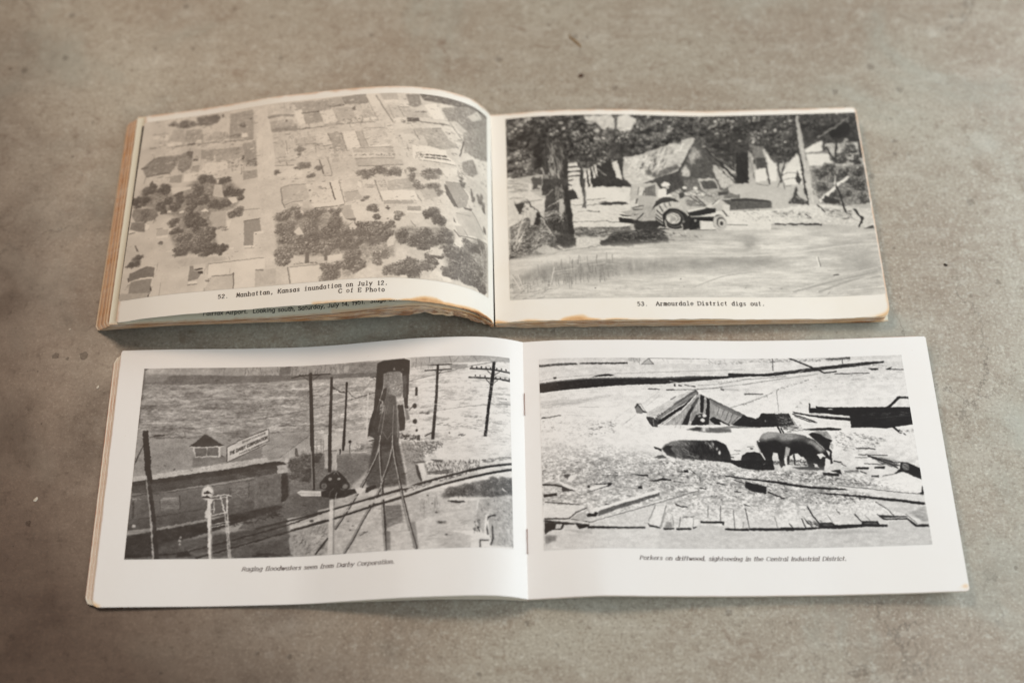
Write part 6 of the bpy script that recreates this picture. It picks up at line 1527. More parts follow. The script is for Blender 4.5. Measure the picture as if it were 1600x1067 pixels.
l .15 3.5 772.3,290.2 798.8,287.7
d .85 .08 24 8.75 2.62 80 40 804.5,146.2 816.6,153.6 820.2,185.8 805.6,197.2
d .75 .15 40 7 2.62 60 40 855.1,141 881.9,140.1 885.3,172.3 858.6,170
p .85 0.29 899.6,135 904,135.3 903,176.7 898.6,176.4
l .25 2.33 903.3,192.6 914.8,177.5
d .8 .1 40 7.58 2.62 10 60 872,265.7 924.6,269.3 924.9,294.2 872.4,290.6
d .12 .06 50 7.58 4.08 10 50 872.1,271.9 936.4,282.4 936.5,301.1 872.5,296.8
p .86 0.29 939.1,112.1 943.5,112.4 937.3,226.3 932.2,300.8 928.4,300.6 932.7,207.1
e .12 3 926.6,127.3,4.08,14.58
p .12 0.29 922.9,111 931.1,111.5 930.9,141.9 923.2,141.4
e .15 3 921.2,177.3,8.16,11.08 922.8,233.2,8.75,10.5
e .85 2 918.5,196.7,2.92,7 920.9,248.8,2.62,5.25
e .12 3 928.6,264.9,4.67,5.25
p .2 0.58 930.6,283.6 940.7,284.3 939.5,302.8 929.3,300.6
d .35 .1 20 11.66 2.92 -10 20 941.4,201.4 967.5,199.4 967.6,208.9 941.5,207.7
p .10 0.29 994.3,25.5 1001.6,25.8 997.7,146.7 986.8,300.2 976.8,299.8 989,146.3
l .1 4.08 955.2,31.4 1042.8,31.5
l .1 3.79 954.2,51.6 1042.2,49.1
l .2 1.75 987.1,51.3 994.4,61.3
l .2 1.75 1001.8,61.6 1010.5,53.2
l .3 1.75 901.9,87 1004.7,63.4 1104.3,39.9 1240.3,7.7
l .4 1.46 848.4,101.8 901.9,88.6
l .4 1.46 987.8,198.6 1068.8,188.8 1237,170.5
l .2 4.08 956.6,286.6 976.6,275.6
q .70 0.87 .04 8.75 2.92 906.7,2.7 1034,0.8 1098.7,0.5 1240.4,-0.5 1241.8,15.7 1098.5,26.8 1039.9,25.6 907.2,38.7
l .45 1.75 924.7,4 923.6,39.9
l .4 1.75 969.1,1.6 969.3,22.9
d .5 .1 50 11.66 1.46 90 10 906.9,19.1 981,20.1 981.2,46.2 907.2,43.6
q .62 1.17 .05 5.83 2.33 1036.9,32 1098.5,32.6 1086.7,49.4 1039.9,48.4
l .5 2.04 1051.6,22.7 1069.3,1.9
l .55 1.75 1086.9,16.8 1078.1,0.3
l .55 1.75 1092.7,23.4 1110.4,0.7
l .5 1.75 1116.3,2.4 1130.9,23.2
l .55 1.75 1135.3,24.6 1154.7,2.3
l .55 1.75 1163.6,1.9 1178.2,20.8
l .55 1.75 1184.3,20 1203.1,-2
l .55 1.75 1212.1,10 1227.3,21.3
l .45 1.46 1035.5,-0.8 1042.8,25.7
p .08 0.29 1180.6,22.1 1189.8,21 1185,81.9 1168.6,192.3 1154,326.5 1143.1,326.9 1164.8,147.9
l .08 4.96 1105.7,48.4 1180.9,49.9 1241,54.5
l .08 5.25 1101.2,80.4 1177.3,82.9 1240.4,84.6
l .12 2.04 1161.5,53.8 1174.6,68.5
l .12 2.04 1185.2,69.6 1202.2,55.5
l .12 2.04 1156.7,85.5 1169.7,102.7
l .12 2.04 1180.1,101.9 1195.6,87.2
e .1 3 1111,41.6,2.62,4.08 1126.3,43,2.62,4.08 1141.9,42.9,2.62,4.08 1157.2,44.2,2.62,4.08 1172.5,44.8,2.62,4.08 1193.8,45.1,2.62,4.08 1210,44.7,2.62,4.08 1225.9,46.1,2.62,4.08
e .1 3 1121.6,74.1,2.33,4.08 1137.2,75,2.33,4.08 1153.3,75.9,2.33,4.08 1190.2,78.1,2.33,4.08 1205.5,78.8,2.33,4.08 1221.7,79.2,2.33,4.08 1236.3,78.2,2.33,4.08
d .55 .12 120 20.41 1.75 -3 10 940.9,144.2 1156.2,135.4 1237.3,159.3 1234.4,298.7 1039.8,268 941.6,226.6
d .45 .1 40 17.5 2.04 -3 12 993.7,222.5 1140.7,218.7 1140.3,259.6 999.6,257.2
d .92 .04 160 17.5 2.33 -3 8 940.3,80 1238.9,75.1 1234,317.4 1011.3,322.8
e .15 3 1224.3,153.7,2.92,2.33
e .3 2 1035.5,278.7,2.33,5.83
d .3 .1 16 8.75 2.33 -20 30 1065.7,284.4 1091.4,281.7 1085.6,290.9 1065.6,290.6
q .88 0.87 .03 11.66 1.75 982.5,304.3 1145.7,294.8 1244.5,285.6 1242.5,378.7 1139,393.5 1039.8,389.3 994.3,363.2
d .62 .1 60 23.33 1.46 -5 8 1011.2,299.2 1244.5,285.6 1242.8,366.4 1039.8,334.2
g .22 .34 2.33 836.9,276.5 840.4,448.4 .06 3.5 2.92 776.8,352.1 791.1,272.7 857.5,278.1 869.7,300.9 880.8,357.3 896.3,428.3 898.1,452.6 788.4,459.5 764.6,442.5 769.1,394.3
d .16 .05 90 17.5 2.04 0 6 772.3,289.8 875.5,298.2 898.1,452.6 764.9,454.6
d .50 .08 70 17.5 1.46 0 6 772.6,302.3 875.7,310.7 898.1,452.6 764.9,454.6
d .62 .1 30 17.5 2.04 0 5 816.6,422.4 900.6,428.6 901.1,461.7 817.4,458.7
q .64 2.33 .10 2.92 2.92 875.5,298.2 907.6,300.5 931.1,332.8 954.3,361.6 966.1,416.8 943.7,449.1 903.8,452.9 897.3,398.1
d .42 .14 140 7.58 2.33 60 40 878.5,301.6 925,304.6 960,361.8 931.6,384.8 897.1,379.8
d .30 .12 200 7 2.62 50 40 919.2,307.4 1016.9,305.6 1011.3,327 960,352.7 942.9,361.1
d .34 .12 300 7.58 2.33 80 30 954.5,383 1011.4,376.1 1136.3,375.3 1133.2,405.8 1039.8,419.6 969,420
d .28 .1 90 11.66 2.33 -6 10 966.1,410.8 1039.8,404.5 1039.8,419.6 969,420
d .30 .1 30 14.58 2.62 8 12 980,368.7 1011.4,373 1011.4,379.1 982.9,378
q .88 1.17 .04 5.83 5.83 931.6,384.8 951.6,379.8 966.2,431.9 955,449.6 943.5,431
q .2 1.17 .06 3.5 2.33 925.9,384.5 934.5,388.1 943.4,418.9 949.3,443.3 943.6,443 932,418.3
d .3 .1 40 11.66 2.33 0 10 925.8,375.4 954.4,373.8 954.5,379.9 925.8,378.4
d .4 .1 60 11.66 2.33 -4 20 1136.3,375.3 1243,354.1 1242.9,360.2 1153.3,387
s .12 7.58 777.6,491.7 869.7,471.6 955,446.6 1039.8,425.6 1136.1,402.7 1255.6,377.1
s .12 7.58 778.2,515.6 875.9,497.5 969.3,468.1 1039.8,449.7 1135.9,427 1255.2,396.4
s .75 5.83 826.5,477.4 875.3,463 955.1,455.6 1039.8,437.7 1124.6,418.2
s .78 7 826.8,490.9 875.6,481.1 955.1,460.1 1039.8,440.7 1124.6,421.3
d .12 .05 50 7 4.08 -15 20 889.8,467.1 1136.1,402.7 1136,408.8 889.9,479.1
q .9 0.87 .03 5.83 2.33 826.7,486.4 872.7,477.8 872.8,486.8 829.8,497.1
q .76 1.75 .06 8.75 4.08 827.3,513.3 898.7,494.5 983.5,480.6 1028.6,476.3 1039.8,515.5 1123.8,514.3 1114.6,614.3 780.3,598.5 784.4,533.9
q .82 2.33 .03 11.66 4.67 928,578.8 1011.9,558.8 1118,541 1114.6,614.3 922.7,607.8
d .45 .1 90 14.58 1.75 0 6 784.1,522 876.3,522.8 899.9,583.3 785.5,575.4
d .5 .1 30 26.24 1.75 88 6 938.6,508.6 1011.7,499.6 1011.9,552.9 944.6,550.3
e .3 2 966.7,491.9,4.67,4.08 980.9,519.2,5.25,2.33 993.7,549.3,5.25,2.62 1009.2,583.6,7.58,2.92
d .3 .1 12 8.75 2.62 0 20 995.2,578.7 1023.1,579.7 1023.1,588.5 995.2,587.5
q .5 2.92 .12 2.92 2.92 1020.1,473 1124.3,448.4 1241.5,427.7 1239.9,500.3 1135.1,502.1 1095.9,502 1028.6,494.2
t .34 .82 2.04 60 1039.8,485.7,26.24,17.5 1073.6,477.7,29.16,20.41 1104.5,472.3,26.24,20.41 1152.4,471.7,26.24,23.33 1181,458.5,26.24,23.33 1216.6,449,26.24,20.41 1204.3,480.3,29.16,17.5 1166.3,489.3,23.33,14.58 1231.1,468.6,17.5,23.33
d .22 .1 120 7.58 2.33 70 40 1022.9,482.1 1118.6,460.6 1121.1,496.5 1034.2,500.4
d .15 .06 30 14.58 2.92 4 12 1034.2,510.8 1084.6,515.2 1084.6,519.6 1039.8,518.4
d .4 .15 160 7 2.04 60 50 1135,519.9 1240.1,494.3 1237.8,601.4 1134.6,561.3
d .9 .06 80 8.75 2.33 60 40 1135.1,508 1240.3,482.3 1238.8,554.1 1151.3,560.9
p .92 0.29 1207.4,468 1219.1,477.3 1216.1,479.1 1204.4,471.3
q .72 2.54 .08 5.08 5.08 1133.4,509.8 1244,488.4 1240.2,664.5 1164.1,662.3 1116.6,574.5
d .45 .15 160 7.62 2.54 60 50 1125.2,523 1243.8,497.1 1240.3,660.2 1172.3,658 1145.1,561.1
p .92 0.85 1112.3,616.8 1144.5,622.8 1149.1,569.6 1159.4,556.5 1160.6,624.5 1168.3,649.6 1168.1,666.4 1111.9,669.4
l .2 3.81 1131.9,667.2 1132.2,644.1 1158.3,644.8
l .15 4.23 1153.1,569.5 1179.8,560
l .2 5.08 1157.2,569.4 1150.9,586.6 1156.6,624.6
l .2 5.08 1171,598.9 1172.5,636.9 1166.2,658.1
p .92 0.85 1149.2,561 1157.3,560.8 1150.4,629 1146.4,629
d .2 .1 24 8.47 3.81 70 40 1112.5,582.9 1132.8,574.2 1132.4,616.7 1112.2,621.1
q .80 0.85 .04 12.7 5.93 704.6,663.2 757.6,624.9 823.7,606.4 897.8,588 922.2,580.7 1104.2,629.3 1103.9,671.3 931.3,667.6 700.5,667.2
d .60 .06 60 33.87 1.69 -10 8 757.5,620.6 1092.4,574 1092,658.5 767,663.5
e .3 2 1025.8,623.8,5.93,4.23 1007.5,582.1,10.16,3.39 995.2,549.7,5.93,2.54
q .70 1.69 .1 5.93 5.93 587.8,570.2 642.1,560.9 646,659.1 591.9,664
d .45 .1 60 12.7 3.39 -40 40 587.8,570.2 638,564.9 641.8,658.8 599.8,656
q .78 2.12 .07 8.47 5.08 668.4,588.5 735,567.8 805,517.2 823.7,604.2 757.4,616.4 725.5,664.7 671.2,665.1
e .4 2 708.7,561.6,5.08,2.96 724.8,577.8,5.08,2.54 716.8,591.3,5.93,2.54 765.3,602.1,11.01,3.39
l .45 3.39 748.9,611.5 773.6,600.6
q .50 1.69 .1 8.47 2.54 830.2,519.1 880.2,518.4 889.4,574.8 831.8,596.3
d .38 .1 50 21.17 2.54 0 6 830.2,519.1 884.4,518.7 889.5,579 831.7,592.1
q .5 1.27 .04 4.23 8.47 831.9,600.6 848.6,606 849.8,667.1 833.3,666.1
q .55 1.27 .04 4.23 8.47 907.9,580 928.3,576.7 939.4,665.9 923.2,665.1
l .2 3.5 824.4,173.4 815.6,245.3 806.8,312.3
l .2 3.5 852.6,169.5 850.5,248.3 849.4,315.7
l .70 1.75 823.6,173.3 814.7,245.3 805.9,312.2
l .70 1.75 851.7,169.4 849.6,248.2 848.6,315.7
l .55 1.46 815.9,261 831.3,290.4 848.5,263.7
l .5 1.46 834.5,155.2 825,198.9
s .14 7 806.1,308.1 787.2,374.4 748.1,447.2
s .14 7 807.7,274 810.9,361 817.3,437.6 822.5,518.9 830,598.3
s .14 7 851.9,318 839.9,378.6 817.8,434.6
s .14 7 851.4,290.1 856.7,340 864.7,383.5
s .74 2.92 804.8,308 785.8,374.3 746.8,447.1
s .74 2.92 806.4,273.9 809.6,360.8 816,437.5 821.2,518.8 828.7,598.2
s .74 2.92 850.6,317.9 838.6,378.5 816.5,434.5
s .74 2.92 850,290 855.4,339.9 863.4,383.4
s .14 7 810.3,274.3 806.7,311.3 809.5,367 816.8,434.5 824.5,519.1 832,598.4
s .14 7 850.2,277.5 849.5,317.8 836,378.3 816.8,434.5
s .14 7 849.1,296.1 857.5,355.4 874.9,438.9 892,523.9 908.6,603.3
s .14 7 808.1,308.3 797.3,347.6 775,394.8
s .74 3.21 808.9,274.1 805.3,311.2 808,366.9 815.4,434.4 823.1,519 830.5,598.3
s .74 3.21 848.7,277.4 848,317.7 834.6,378.2 815.4,434.4
s .74 3.21 847.6,296 856,355.3 873.5,438.8 890.6,523.8 907.3,603.2
s .74 3.21 806.7,308.2 795.8,347.5 773.6,394.7
s .14 8.47 762.6,426.7 736.3,472.8 700.1,532.9 668.2,582.1
s .14 8.47 822,431.4 812,456.9 796.1,494.9 759.9,556.9 724.2,626.7 700.5,665
s .14 8.47 815,439.6 821.8,518.5 828.7,604.6 834.1,666.1
s .14 8.47 873.8,435.3 888.3,501.7 907.9,580 931.3,665.5
s .74 3.39 761,426.6 734.8,472.7 698.6,532.8 666.6,582
s .74 3.39 820.5,431.3 810.5,456.8 794.5,494.8 758.3,556.7 722.7,626.6 699,664.9
s .74 3.39 813.5,439.5 820.3,518.4 827.2,604.5 832.6,666
s .74 3.39 872.3,435.2 886.8,501.6 906.4,579.9 929.8,665.4
l .12 6.35 643.4,614.5 606.4,662.7
p .86 0.29 536.5,453.7 549.1,445.7 616.4,452.8 618.6,470.5 553,466.5
l .6 1.46 540.9,455.3 616.8,462.8
p .13 0.58 610.1,442.7 610.9,424.5 629,401.5 652.1,390.9 662.2,385.5 675.8,392.7 694.2,412.5 709.6,435 711.6,450.3 698.5,455.3 680.7,447.9 664,473.7 658.5,482.3 640.6,472 633.9,450.4
q .13 0.87 .05 2.92 2.92 616.5,455.2 651.3,445.6 692.7,454.9 736.5,452.3 745.7,465.1 696.4,479.3 658.5,482.3 617.1,470.4
l .45 1.75 643.6,475.3 645.9,457.3 657.1,446
e .5 3 624.5,435.2,11.66,11.08 695.2,442.4,11.08,9.33
e .62 3 643.6,413.2,7.58,7 673.6,414.5,7,5.25
e .35 3 624.5,435.2,7,6.42
l .55 2.33 655.3,397.2 662.3,387.1 673.2,401.7
p .9 0.29 727.8,453.1 745.2,449.4 764.4,456.1 751.7,471.6 737.1,470.5
p .12 0.58 765.8,451.7 794.8,446.4 800.8,454.4 763.4,472.6
q .84 0.58 .04 5.83 2.33 745.9,471.2 804,466.7 792.7,480.9 734.5,482.3
p .84 0.29 645.5,485.9 658.6,485.4 662.4,585.9 645,584.7
l .45 2.33 660.9,482.5 662.4,585.9
p .15 0.29 660.3,490 669.4,459.1 664.9,458.7
l .75 2.33 661.7,490.1 668,462
q .7 0.87 .06 8.75 2.33 661.7,488.6 737.3,479.5 723.2,493.4 665.3,506.8
q .7 0.87 .06 8.75 2.33 607.4,517.7 645.1,511.4 645.4,520.3 607.6,522.2
q .72 0.87 .06 8.75 2.33 508,541.2 584.9,531.2 582.2,537 511.1,547.3
s .13 6.42 410.5,572.7 516.8,547.4 645.4,520.3 752.4,495.7 879.2,466.3
q .76 0.58 .05 8.75 2.33 517.8,566.8 591.4,549.4 646,535.3 724,520.3 810.3,488.2 867.8,474.5 867.9,483.5 781.9,509.9 695.3,530 646.4,547.2 569,563 521.2,577.8
s .12 7 524.1,580.3 646.7,553.2 753.3,525.6 879.6,493.3
e .25 3 588.6,551.7,8.75,5.25
p .84 0.42 647.6,485.6 656.9,484.9 662.9,666.6 645.4,665.4
l .5 2.96 659.6,490.8 663.8,666.6
m .05 59.27 38.11 0 -9,-9 1249,-9 1249,678 -9,678
m .04 21.17 12.7 0 -9,-9 1249,-9 1249,678 -9,678
m .05 1.69 1.27 0 -9,-9 1249,-9 1249,678 -9,678
W .6 5
b 1
n .035
v .0 1.10 1.02
"""),
'BR': (1240, 675, """
F .90
g .83 .91 0 126.8,-7.7 119.8,192.4 .025 63.63 10.61 -9,-9 1249,-9 1249,684 -9,684
q .86 12.73 .05 29.69 12.73 -11.4,301 177.9,336.8 347.5,331.6 600.5,365.6 941,351 1071.8,314.1 1280.2,322.2 1272.9,632.9 -18.6,610.1
q .83 4.24 .02 127.26 12.73 -38.9,591.6 105.5,595.7 310.9,602.2 642,609 930.3,612.8 1093.6,613.2 1136.8,595.3 1257.8,599.9 1269.5,718.1 -41,693.8
g .80 .86 0 -1.5,-6.2 -1.9,11.9 .03 10.61 2.12 -4.2,-9.4 422.4,-4.4 421.1,15.3 -4.9,20.7
q .30 0.8 .25 3.71 2.65 -0.8,22.5 38.8,20.3 125.9,17.7 131.1,25.6 65.8,28.3 0.4,30.1
q .25 0.8 .25 3.71 2.65 136.7,19.7 202.2,17.3 256.6,18.1 300.4,16.6 301.4,23.6 229.1,24.7 139.3,23.9
d .5 .2 30 10.61 1.59 60 30 301.2,1.5 345,1.1 344.1,17.8 306.1,12.1
l .55 1.33 342.4,-0.4 342.3,25.4
q .88 0.53 .03 5.3 5.3 375.2,1.7 587.4,1 591.3,20.6 387.7,23.3
p .72 0.53 352,23.2 373.8,1.7 389.1,22.7
l .35 2.12 349.3,23.2 373.8,1.7 389.1,22.7 349.2,23.8
l .45 1.59 373.9,0.8 581.9,0.1
d .55 .1 6 13.26 1.59 60 8 421.8,4.7 559.6,2.9 563.7,21 431.6,22.7
d .62 .12 120 7.95 3.18 20 60 573.2,5.7 971,9 968.8,27.2 572,20.9
l .55 1.33 -0.9,82.2 53.6,73.5 200.2,63.2 418.7,53 639.1,42.7 776.8,35.6
p .2 0.27 48.3,70.2 57.7,70.8 57.5,78.2 48.1,77.7
p .12 0.53 172.6,74.4 208.3,62.6 240.9,62.7 254.3,67 237.9,69.3 213.4,69.8 194.4,71.5
q .09 0.53 .06 5.83 3.18 -0.5,91.1 64.1,84.5 134.6,78.9 199.6,75.8 281.1,74.8 417.4,73.4 527.3,66.7 609.5,67.2 774.7,56.8 774.1,62.8 664,71.2 581,80.4 415.8,97.3 306.8,101.5 225.3,107.5 117.1,116.4 0.8,125.8
s .38 3.71 1.6,92.1 91.2,84.1 199.6,77.5 335.3,76.5 444.6,74.2 554.5,68.7
d .45 .2 90 1.59 1.33 0 90 4.2,95.9 226.3,84.3 444.2,81.1 443.5,91.6 225.5,102.2 3.7,116.5
q .78 3.71 .09 18.56 2.65 0,157.4 88.8,156.1 169.6,149.3 237.4,137.9 250.7,140.8 142,169.4 61.2,181.5 2.1,183.8
m .05 15.91 2.12 1.59 0.8,128.1 252,114.1 250.7,140.8 88.8,156.1 2.7,157.6
l .5 1.06 128.1,182.3 195,184
l .6 0.8 87.1,210.1 198.8,218.5
l .3 3.18 4,217.3 28.1,215.9 68.4,210.3
e .2 1.5 12,215.8,7.95,3.18
d .3 .2 25 4.77 1.59 0 40 1.2,221.5 86.4,231.8 85.1,272.1 2.7,267.7
p .09 0.95 643.5,54.8 692.8,56.1 766.4,57.9 865.9,46.3 930.6,37.7 1039.2,27.9 1113,22.7 1179.1,19.8 1175.6,27.3 1111.4,34.6 1037.6,40.9 968.7,46.5 864.6,58.2 790,66.9 691.9,65.9 642.3,68.3
d .35 .15 40 14.32 1.91 -8 8 791.5,52.8 1112.5,26.5 1112,30.3 865,53.9 790.4,63.6
q .86 0.95 .03 14.32 2.86 696.5,16.3 795.4,14.7 1040.8,15.3 1236.6,9.4 1241.9,23.3 1113.2,21 940.9,33.7 841.7,42.7 693.7,46.3
d .4 .2 90 5.73 1.91 0 30 752.4,0.4 1067,1.1 1065.2,15.3 751.3,11.3
q .35 0.95 .2 4.77 2.86 973.7,4.6 1067,1.1 1066.1,8.7 992.5,11.2
l .3 2.86 800.7,1.1 797.2,44.7
l .4 1.91 790.5,13.5 807.8,13.8
l .3 2.86 1037.9,7 1036.7,25
l .12 5.25 858.5,0.3 907.7,23.1 972.3,57.5
l .1 4.3 972.3,57.5 1011.7,53.5
l .15 2.86 1005.8,61.9 1122,64.4
l .5 3.82 905.4,43.8 884.6,54.3
p .12 0.95 1119.5,46.9 1153.5,47.2 1155.1,52.7 1133.1,54.5
p .1 0.95 1182.1,51 1202.5,43.6 1191.3,54.1
l .15 2.86 1181.9,52.1 1239.7,54.8
d .5 .2 40 9.55 1.91 0 40 1068.5,27.4 1185.5,26.6 1182.4,48.3 1066.5,43.7
l .45 1.91 690.7,78.9 839.1,67.1
l .5 1.91 689,97.8 813.5,77.5 947.5,61.1
d .35 .15 30 3.82 1.91 -30 20 794.6,117.7 916.1,79.2 915.5,84.6 793.8,125.7
l .35 3.82 693.2,131.6 754.1,133.1
l .55 1.91 801.4,123.1 801.2,195
d .5 .2 8 6.68 1.91 0 40 849.9,193 966.9,61.7 965.6,72.5 863.8,198.5
d .65 .1 40 23.86 2.39 -4 8 927.4,65.9 1238.8,61.3 1238.1,99.1 933.4,98.5
l .72 1.59 350.8,184.3 402.3,139.5
l .74 1.33 249.3,225.8 302.3,184.8
l .76 1.33 329.4,181.6 403.2,124.7
d .62 .1 130 6.89 1.33 -5 25 113,232.8 219.6,231.6 314.2,213.9 244.5,269.3 190.3,293.4 58,289.3
d .35 .15 26 13.26 3.18 8 20 166.1,237.1 246,237.5 244.1,277.9 164.1,286.1
l .5 1.06 275,246.1 316.9,212.4
p .5 0.53 317.1,184.7 323.3,171.4 338.2,169.8 352.6,198.9 338.7,207.8 322.6,206.5
p .82 0.53 329.9,172.8 338,172.7 350.1,196.1 341.8,200.5
l .12 3.18 319,184.6 327.2,172.8 344.5,200.5 355.1,202.4
l .3 3.18 365.7,115.8 403.7,116.4
l .15 3.71 428.1,118.5 455.3,118.2
l .3 2.12 455.3,118.2 523.5,116.8 617,108.1
p .1 0.27 454,97.4 459.4,97.3 461,106.3 456.1,105.7
p .12 0.27 470.2,98.7 481,101.6 480.7,105.4 468.6,103.2
l .15 3.18 492,99.9 527.1,105.5
l .75 2.65 441.1,85.6 513.6,102.7
p .3 0.53 612.6,112 624.6,114.8 624.3,119.3 613.4,117.9
l .55 1.33 622,113.4 673.4,118.4
l .45 1.33 535.6,100.9 607.1,95.6 718.4,74.2
l .5 1.33 606.1,107.6 716.7,92.2 799.6,79.7
d .4 .1 14 3.71 2.12 0 20 593.9,89.8 677.2,77.1 676.4,86.1 593.4,95.8
l .35 3.71 692.5,132.9 753.6,132.8
l .4 1.33 640.5,182.7 696.4,164.9 738.4,149.6 789.5,125.9
d .25 .1 26 4.24 1.86 60 40 643.5,179.8 696.6,161.9 744.2,145.5 792.5,123 791.5,131.9 743.5,152.6 695.9,169.3 642.8,187.1
q .80 0.53 .05 15.91 3.18 355,204.7 439.3,153.9 506.9,120.6 533.9,123.2 533.5,129.2 445.6,180.2 389.2,218.8 354,222.2
d .55 .1 16 39.77 1.06 -30 6 363.1,204.6 506.6,123.6 522.6,129.3 409.2,201.1
l .15 1.86 439.3,153.9 457.6,143.3
p .38 0.53 447.2,177.3 451.9,168.4 477.4,152 511.9,126.5 528.9,117.4 533.8,124.7 487.9,156.3
q .28 0.27 .12 10.61 2.12 448.6,175.8 528.6,121.8 536.2,129.1 532.9,136.6 475.8,174 408.2,215.7 393.3,239.1 385.8,230.5 383.5,223.3
q .50 0.27 .08 10.61 2.12 389,221.8 448.5,177.3 528.3,124.8 533.2,132.1 464.6,180 396.7,227.5
p .06 0.53 393.6,233.3 444.5,197.8 486.9,171 521.8,139.7 515.8,147.1 483.1,185.7 457.8,200.6 392.7,247.8 379.1,250.9
q .2 0.27 .12 5.3 3.71 354.2,217.9 378.2,221.9 393.4,237.7 389.8,252.2 373.5,254.4 363.4,245.3
l .65 2.12 375.2,227.7 376.4,250.9
l .1 2.12 354,222.2 373.7,252.4 389.7,253.6
d .1 .05 9 5.83 2.12 60 10 386.7,216 446,174.4 448.3,180.2 391.9,218.8
q .66 0.27 .10 2.65 15.91 395.4,248.3 463.2,200.5 533,135.1 544.1,132 572.6,150.9 678.6,210.5 637.7,245.5
l .88 3.71 527.4,136.6 471.5,197.5 406.2,247.6
d .42 .12 22 45.07 1.59 -58 10 414.4,244.6 468.4,203.4 526.9,144 523.3,191.1 481.5,245.4
p .10 0.8 470.7,246.4 495.6,200.2 510.9,176.6 518.8,179.5 501.5,211.8 492.3,245.3
p .30 0.8 508.2,176.6 532.3,144 537.5,146.9 518.3,185.3
p .05 0.53 542.4,136.5 554.3,140.8 547.8,196.7 544,204.1 536.7,199.8
q .6 0.27 .15 3.71 10.61 554.9,140.8 562.1,145.1 553.5,202.5 548.1,202.6
p .05 0.53 562,146.6 572.4,152.4 570.7,190.6 560.9,246.1 550.1,246.2 554.7,205.4 561.3,173.1
p .07 0.8 506.3,237.9 519.1,211.6 535.7,205.6 559.8,208.3 560.9,246.1 502.9,247.2
p .55 0.53 505.3,214.7 520.2,197 528.1,199.9 509.4,232.1 498.2,238
e .86 3 549.2,212.5,9.01,7.95 542,228.9,9.54,9.01
e .45 3 532.9,213.8,6.89,6.89
e .6 3 532.9,213.8,4.24,4.77
e .88 3 499.8,235.1,4.24,4.77
q .62 0.27 .08 3.71 18.56 571.7,161.3 642.1,195.9 672.9,213.4 643.1,245.5 632.3,245.6 586.2,216.8 567,219.9
l .3 1.59 574.2,164.2 600.2,178.6 639.1,198.9 667.6,212
q .42 0.27 .1 10.61 2.12 572.6,150 627.1,181.4 684,210.5 672.6,216.4 641.9,197.4 574.4,161.2
l .12 2.12 571.4,148.9 627.3,179 686.7,210.5
l .3 1.59 602.9,178.6 592.1,210.9
l .25 1.86 632.3,198.9 619,228.2
l .25 1.86 646.8,203.2 630,241.2
l .3 1.59 618.2,190.2 605.1,216.7
l .35 2.12 664.8,213.4 638,242.6
p .05 0.53 566.5,225.7 578.1,216.9 601.2,231.3 602.6,245.8 583.9,244.4 568.8,231.5
l .06 4.24 580.6,218.3 629.6,246.2
p .85 0.27 595.6,232.7 621.5,245.6 605.3,245.7
p .06 0.8 640.3,246.1 681.3,210.5 723.1,223.9 731.6,219.6 743.9,203.6 786.5,207.1 835,206.3 849.3,247.3 808.6,252.6 728.2,254.5 661.5,249.9
d .3 .15 40 2.65 1.59 0 90 662.7,236.8 686.4,213.4 785.2,220.2 808.9,249.7
e .5 2 752.7,231.4,3.71,4.77
q .50 1.33 .12 13.26 3.71 474.7,265.7 526.7,253.7 539.9,256.4 580.2,256.1 648.2,248.4 733.4,256 700.3,265.8 645.9,274.5 565.3,275
p .22 1.06 480.1,265.6 523.9,254.5 537.2,256.4 533.6,268
p .82 1.06 539.9,256.4 549.3,256.3 549.7,268.8 538.9,268.8
p .40 0.8 561.4,256.2 588.2,257.4 620,263 700.3,265.8 619.3,271.7 562.8,272.1
q .93 2.12 .02 21.21 2.65 378.8,256.7 475,261.3 559.7,277.9 726.5,271.9 723.4,303.5 616.3,306.2 429.6,299.2 365.6,297.1
g .46 .04 1.06 456.1,301.8 495.1,352.7 .09 2.65 7.95 398,333.8 405.5,320.8 429,307.8 466.9,301.1 536.3,302.5 584.5,302.1 605.1,312 615,320.6 625.7,351.9 625,374.6 557.4,372.1 504.5,369.6 457,365.8 415.3,353.4
d .25 .12 120 12.2 1.86 60 18 409.6,319.4 536.2,303.9 589.5,306.4 611.4,363.3 457.1,364.3 415.7,347.8
d .60 .1 36 13.26 1.59 50 16 423.7,307.8 498.7,304.2 486.8,321.5 428,322
d .75 .08 40 13.26 1.86 70 16 541.5,303.9 576.3,303.6 568.7,332.2 545.5,321
d .55 .1 22 15.91 1.86 45 15 416.4,336.4 459.3,333.1 470.6,361.4 433.6,358.9
d .55 .1 26 15.91 1.86 35 12 459.9,324.6 529.1,361 517.8,369.5 471.2,352.9
p .05 1.33 400.6,333.7 412.1,322.2 436,322 427.3,333.4 442.1,350.3 446.3,367.3 415.1,356.3
p .07 1.33 578.8,306.5 594.1,315 613.8,334.8 625.2,357.5 623.7,374.6 584.3,369.1 580.6,349.2 592,340.6
e .82 2 589.5,344.9,5.83,9.54
e .6 2 582,332.1,4.24,7.95
d .03 .02 40 10.61 2.65 10 10 451.8,364.4 624.4,366.1 623.7,374.6 456.6,371.4
p .06 0.53 372.4,325.5 398,333.8 397.4,342.3 374.1,332.6
p .06 0.8 366.9,362.5 399.4,353.6 414.6,364.8 387.8,368.5
e .8 2 397.4,350.8,4.24,4.24
p .08 0.53 625,359 635.6,360.3 635.3,363.2 624.7,363.2
l .3 2.12 640.4,336.1 666.8,338.2
p .3 0.8 691.9,326.2 705,329.2 701.6,336.3 693.8,334.8
l .45 1.59 625.7,351.9 655.3,348.4
q .92 1.33 .02 15.91 2.65 634,257.1 728,255.9 743.1,266.2 717.8,306.4 641.5,323.3
p .88 1.06 658.6,340.5 667.9,326.2 708.2,323.5 732.5,346.6 728.7,357.9 714.2,343.5 682.1,346.2 665.1,357.5
l .35 2.12 684.1,324.8 705.5,323.4
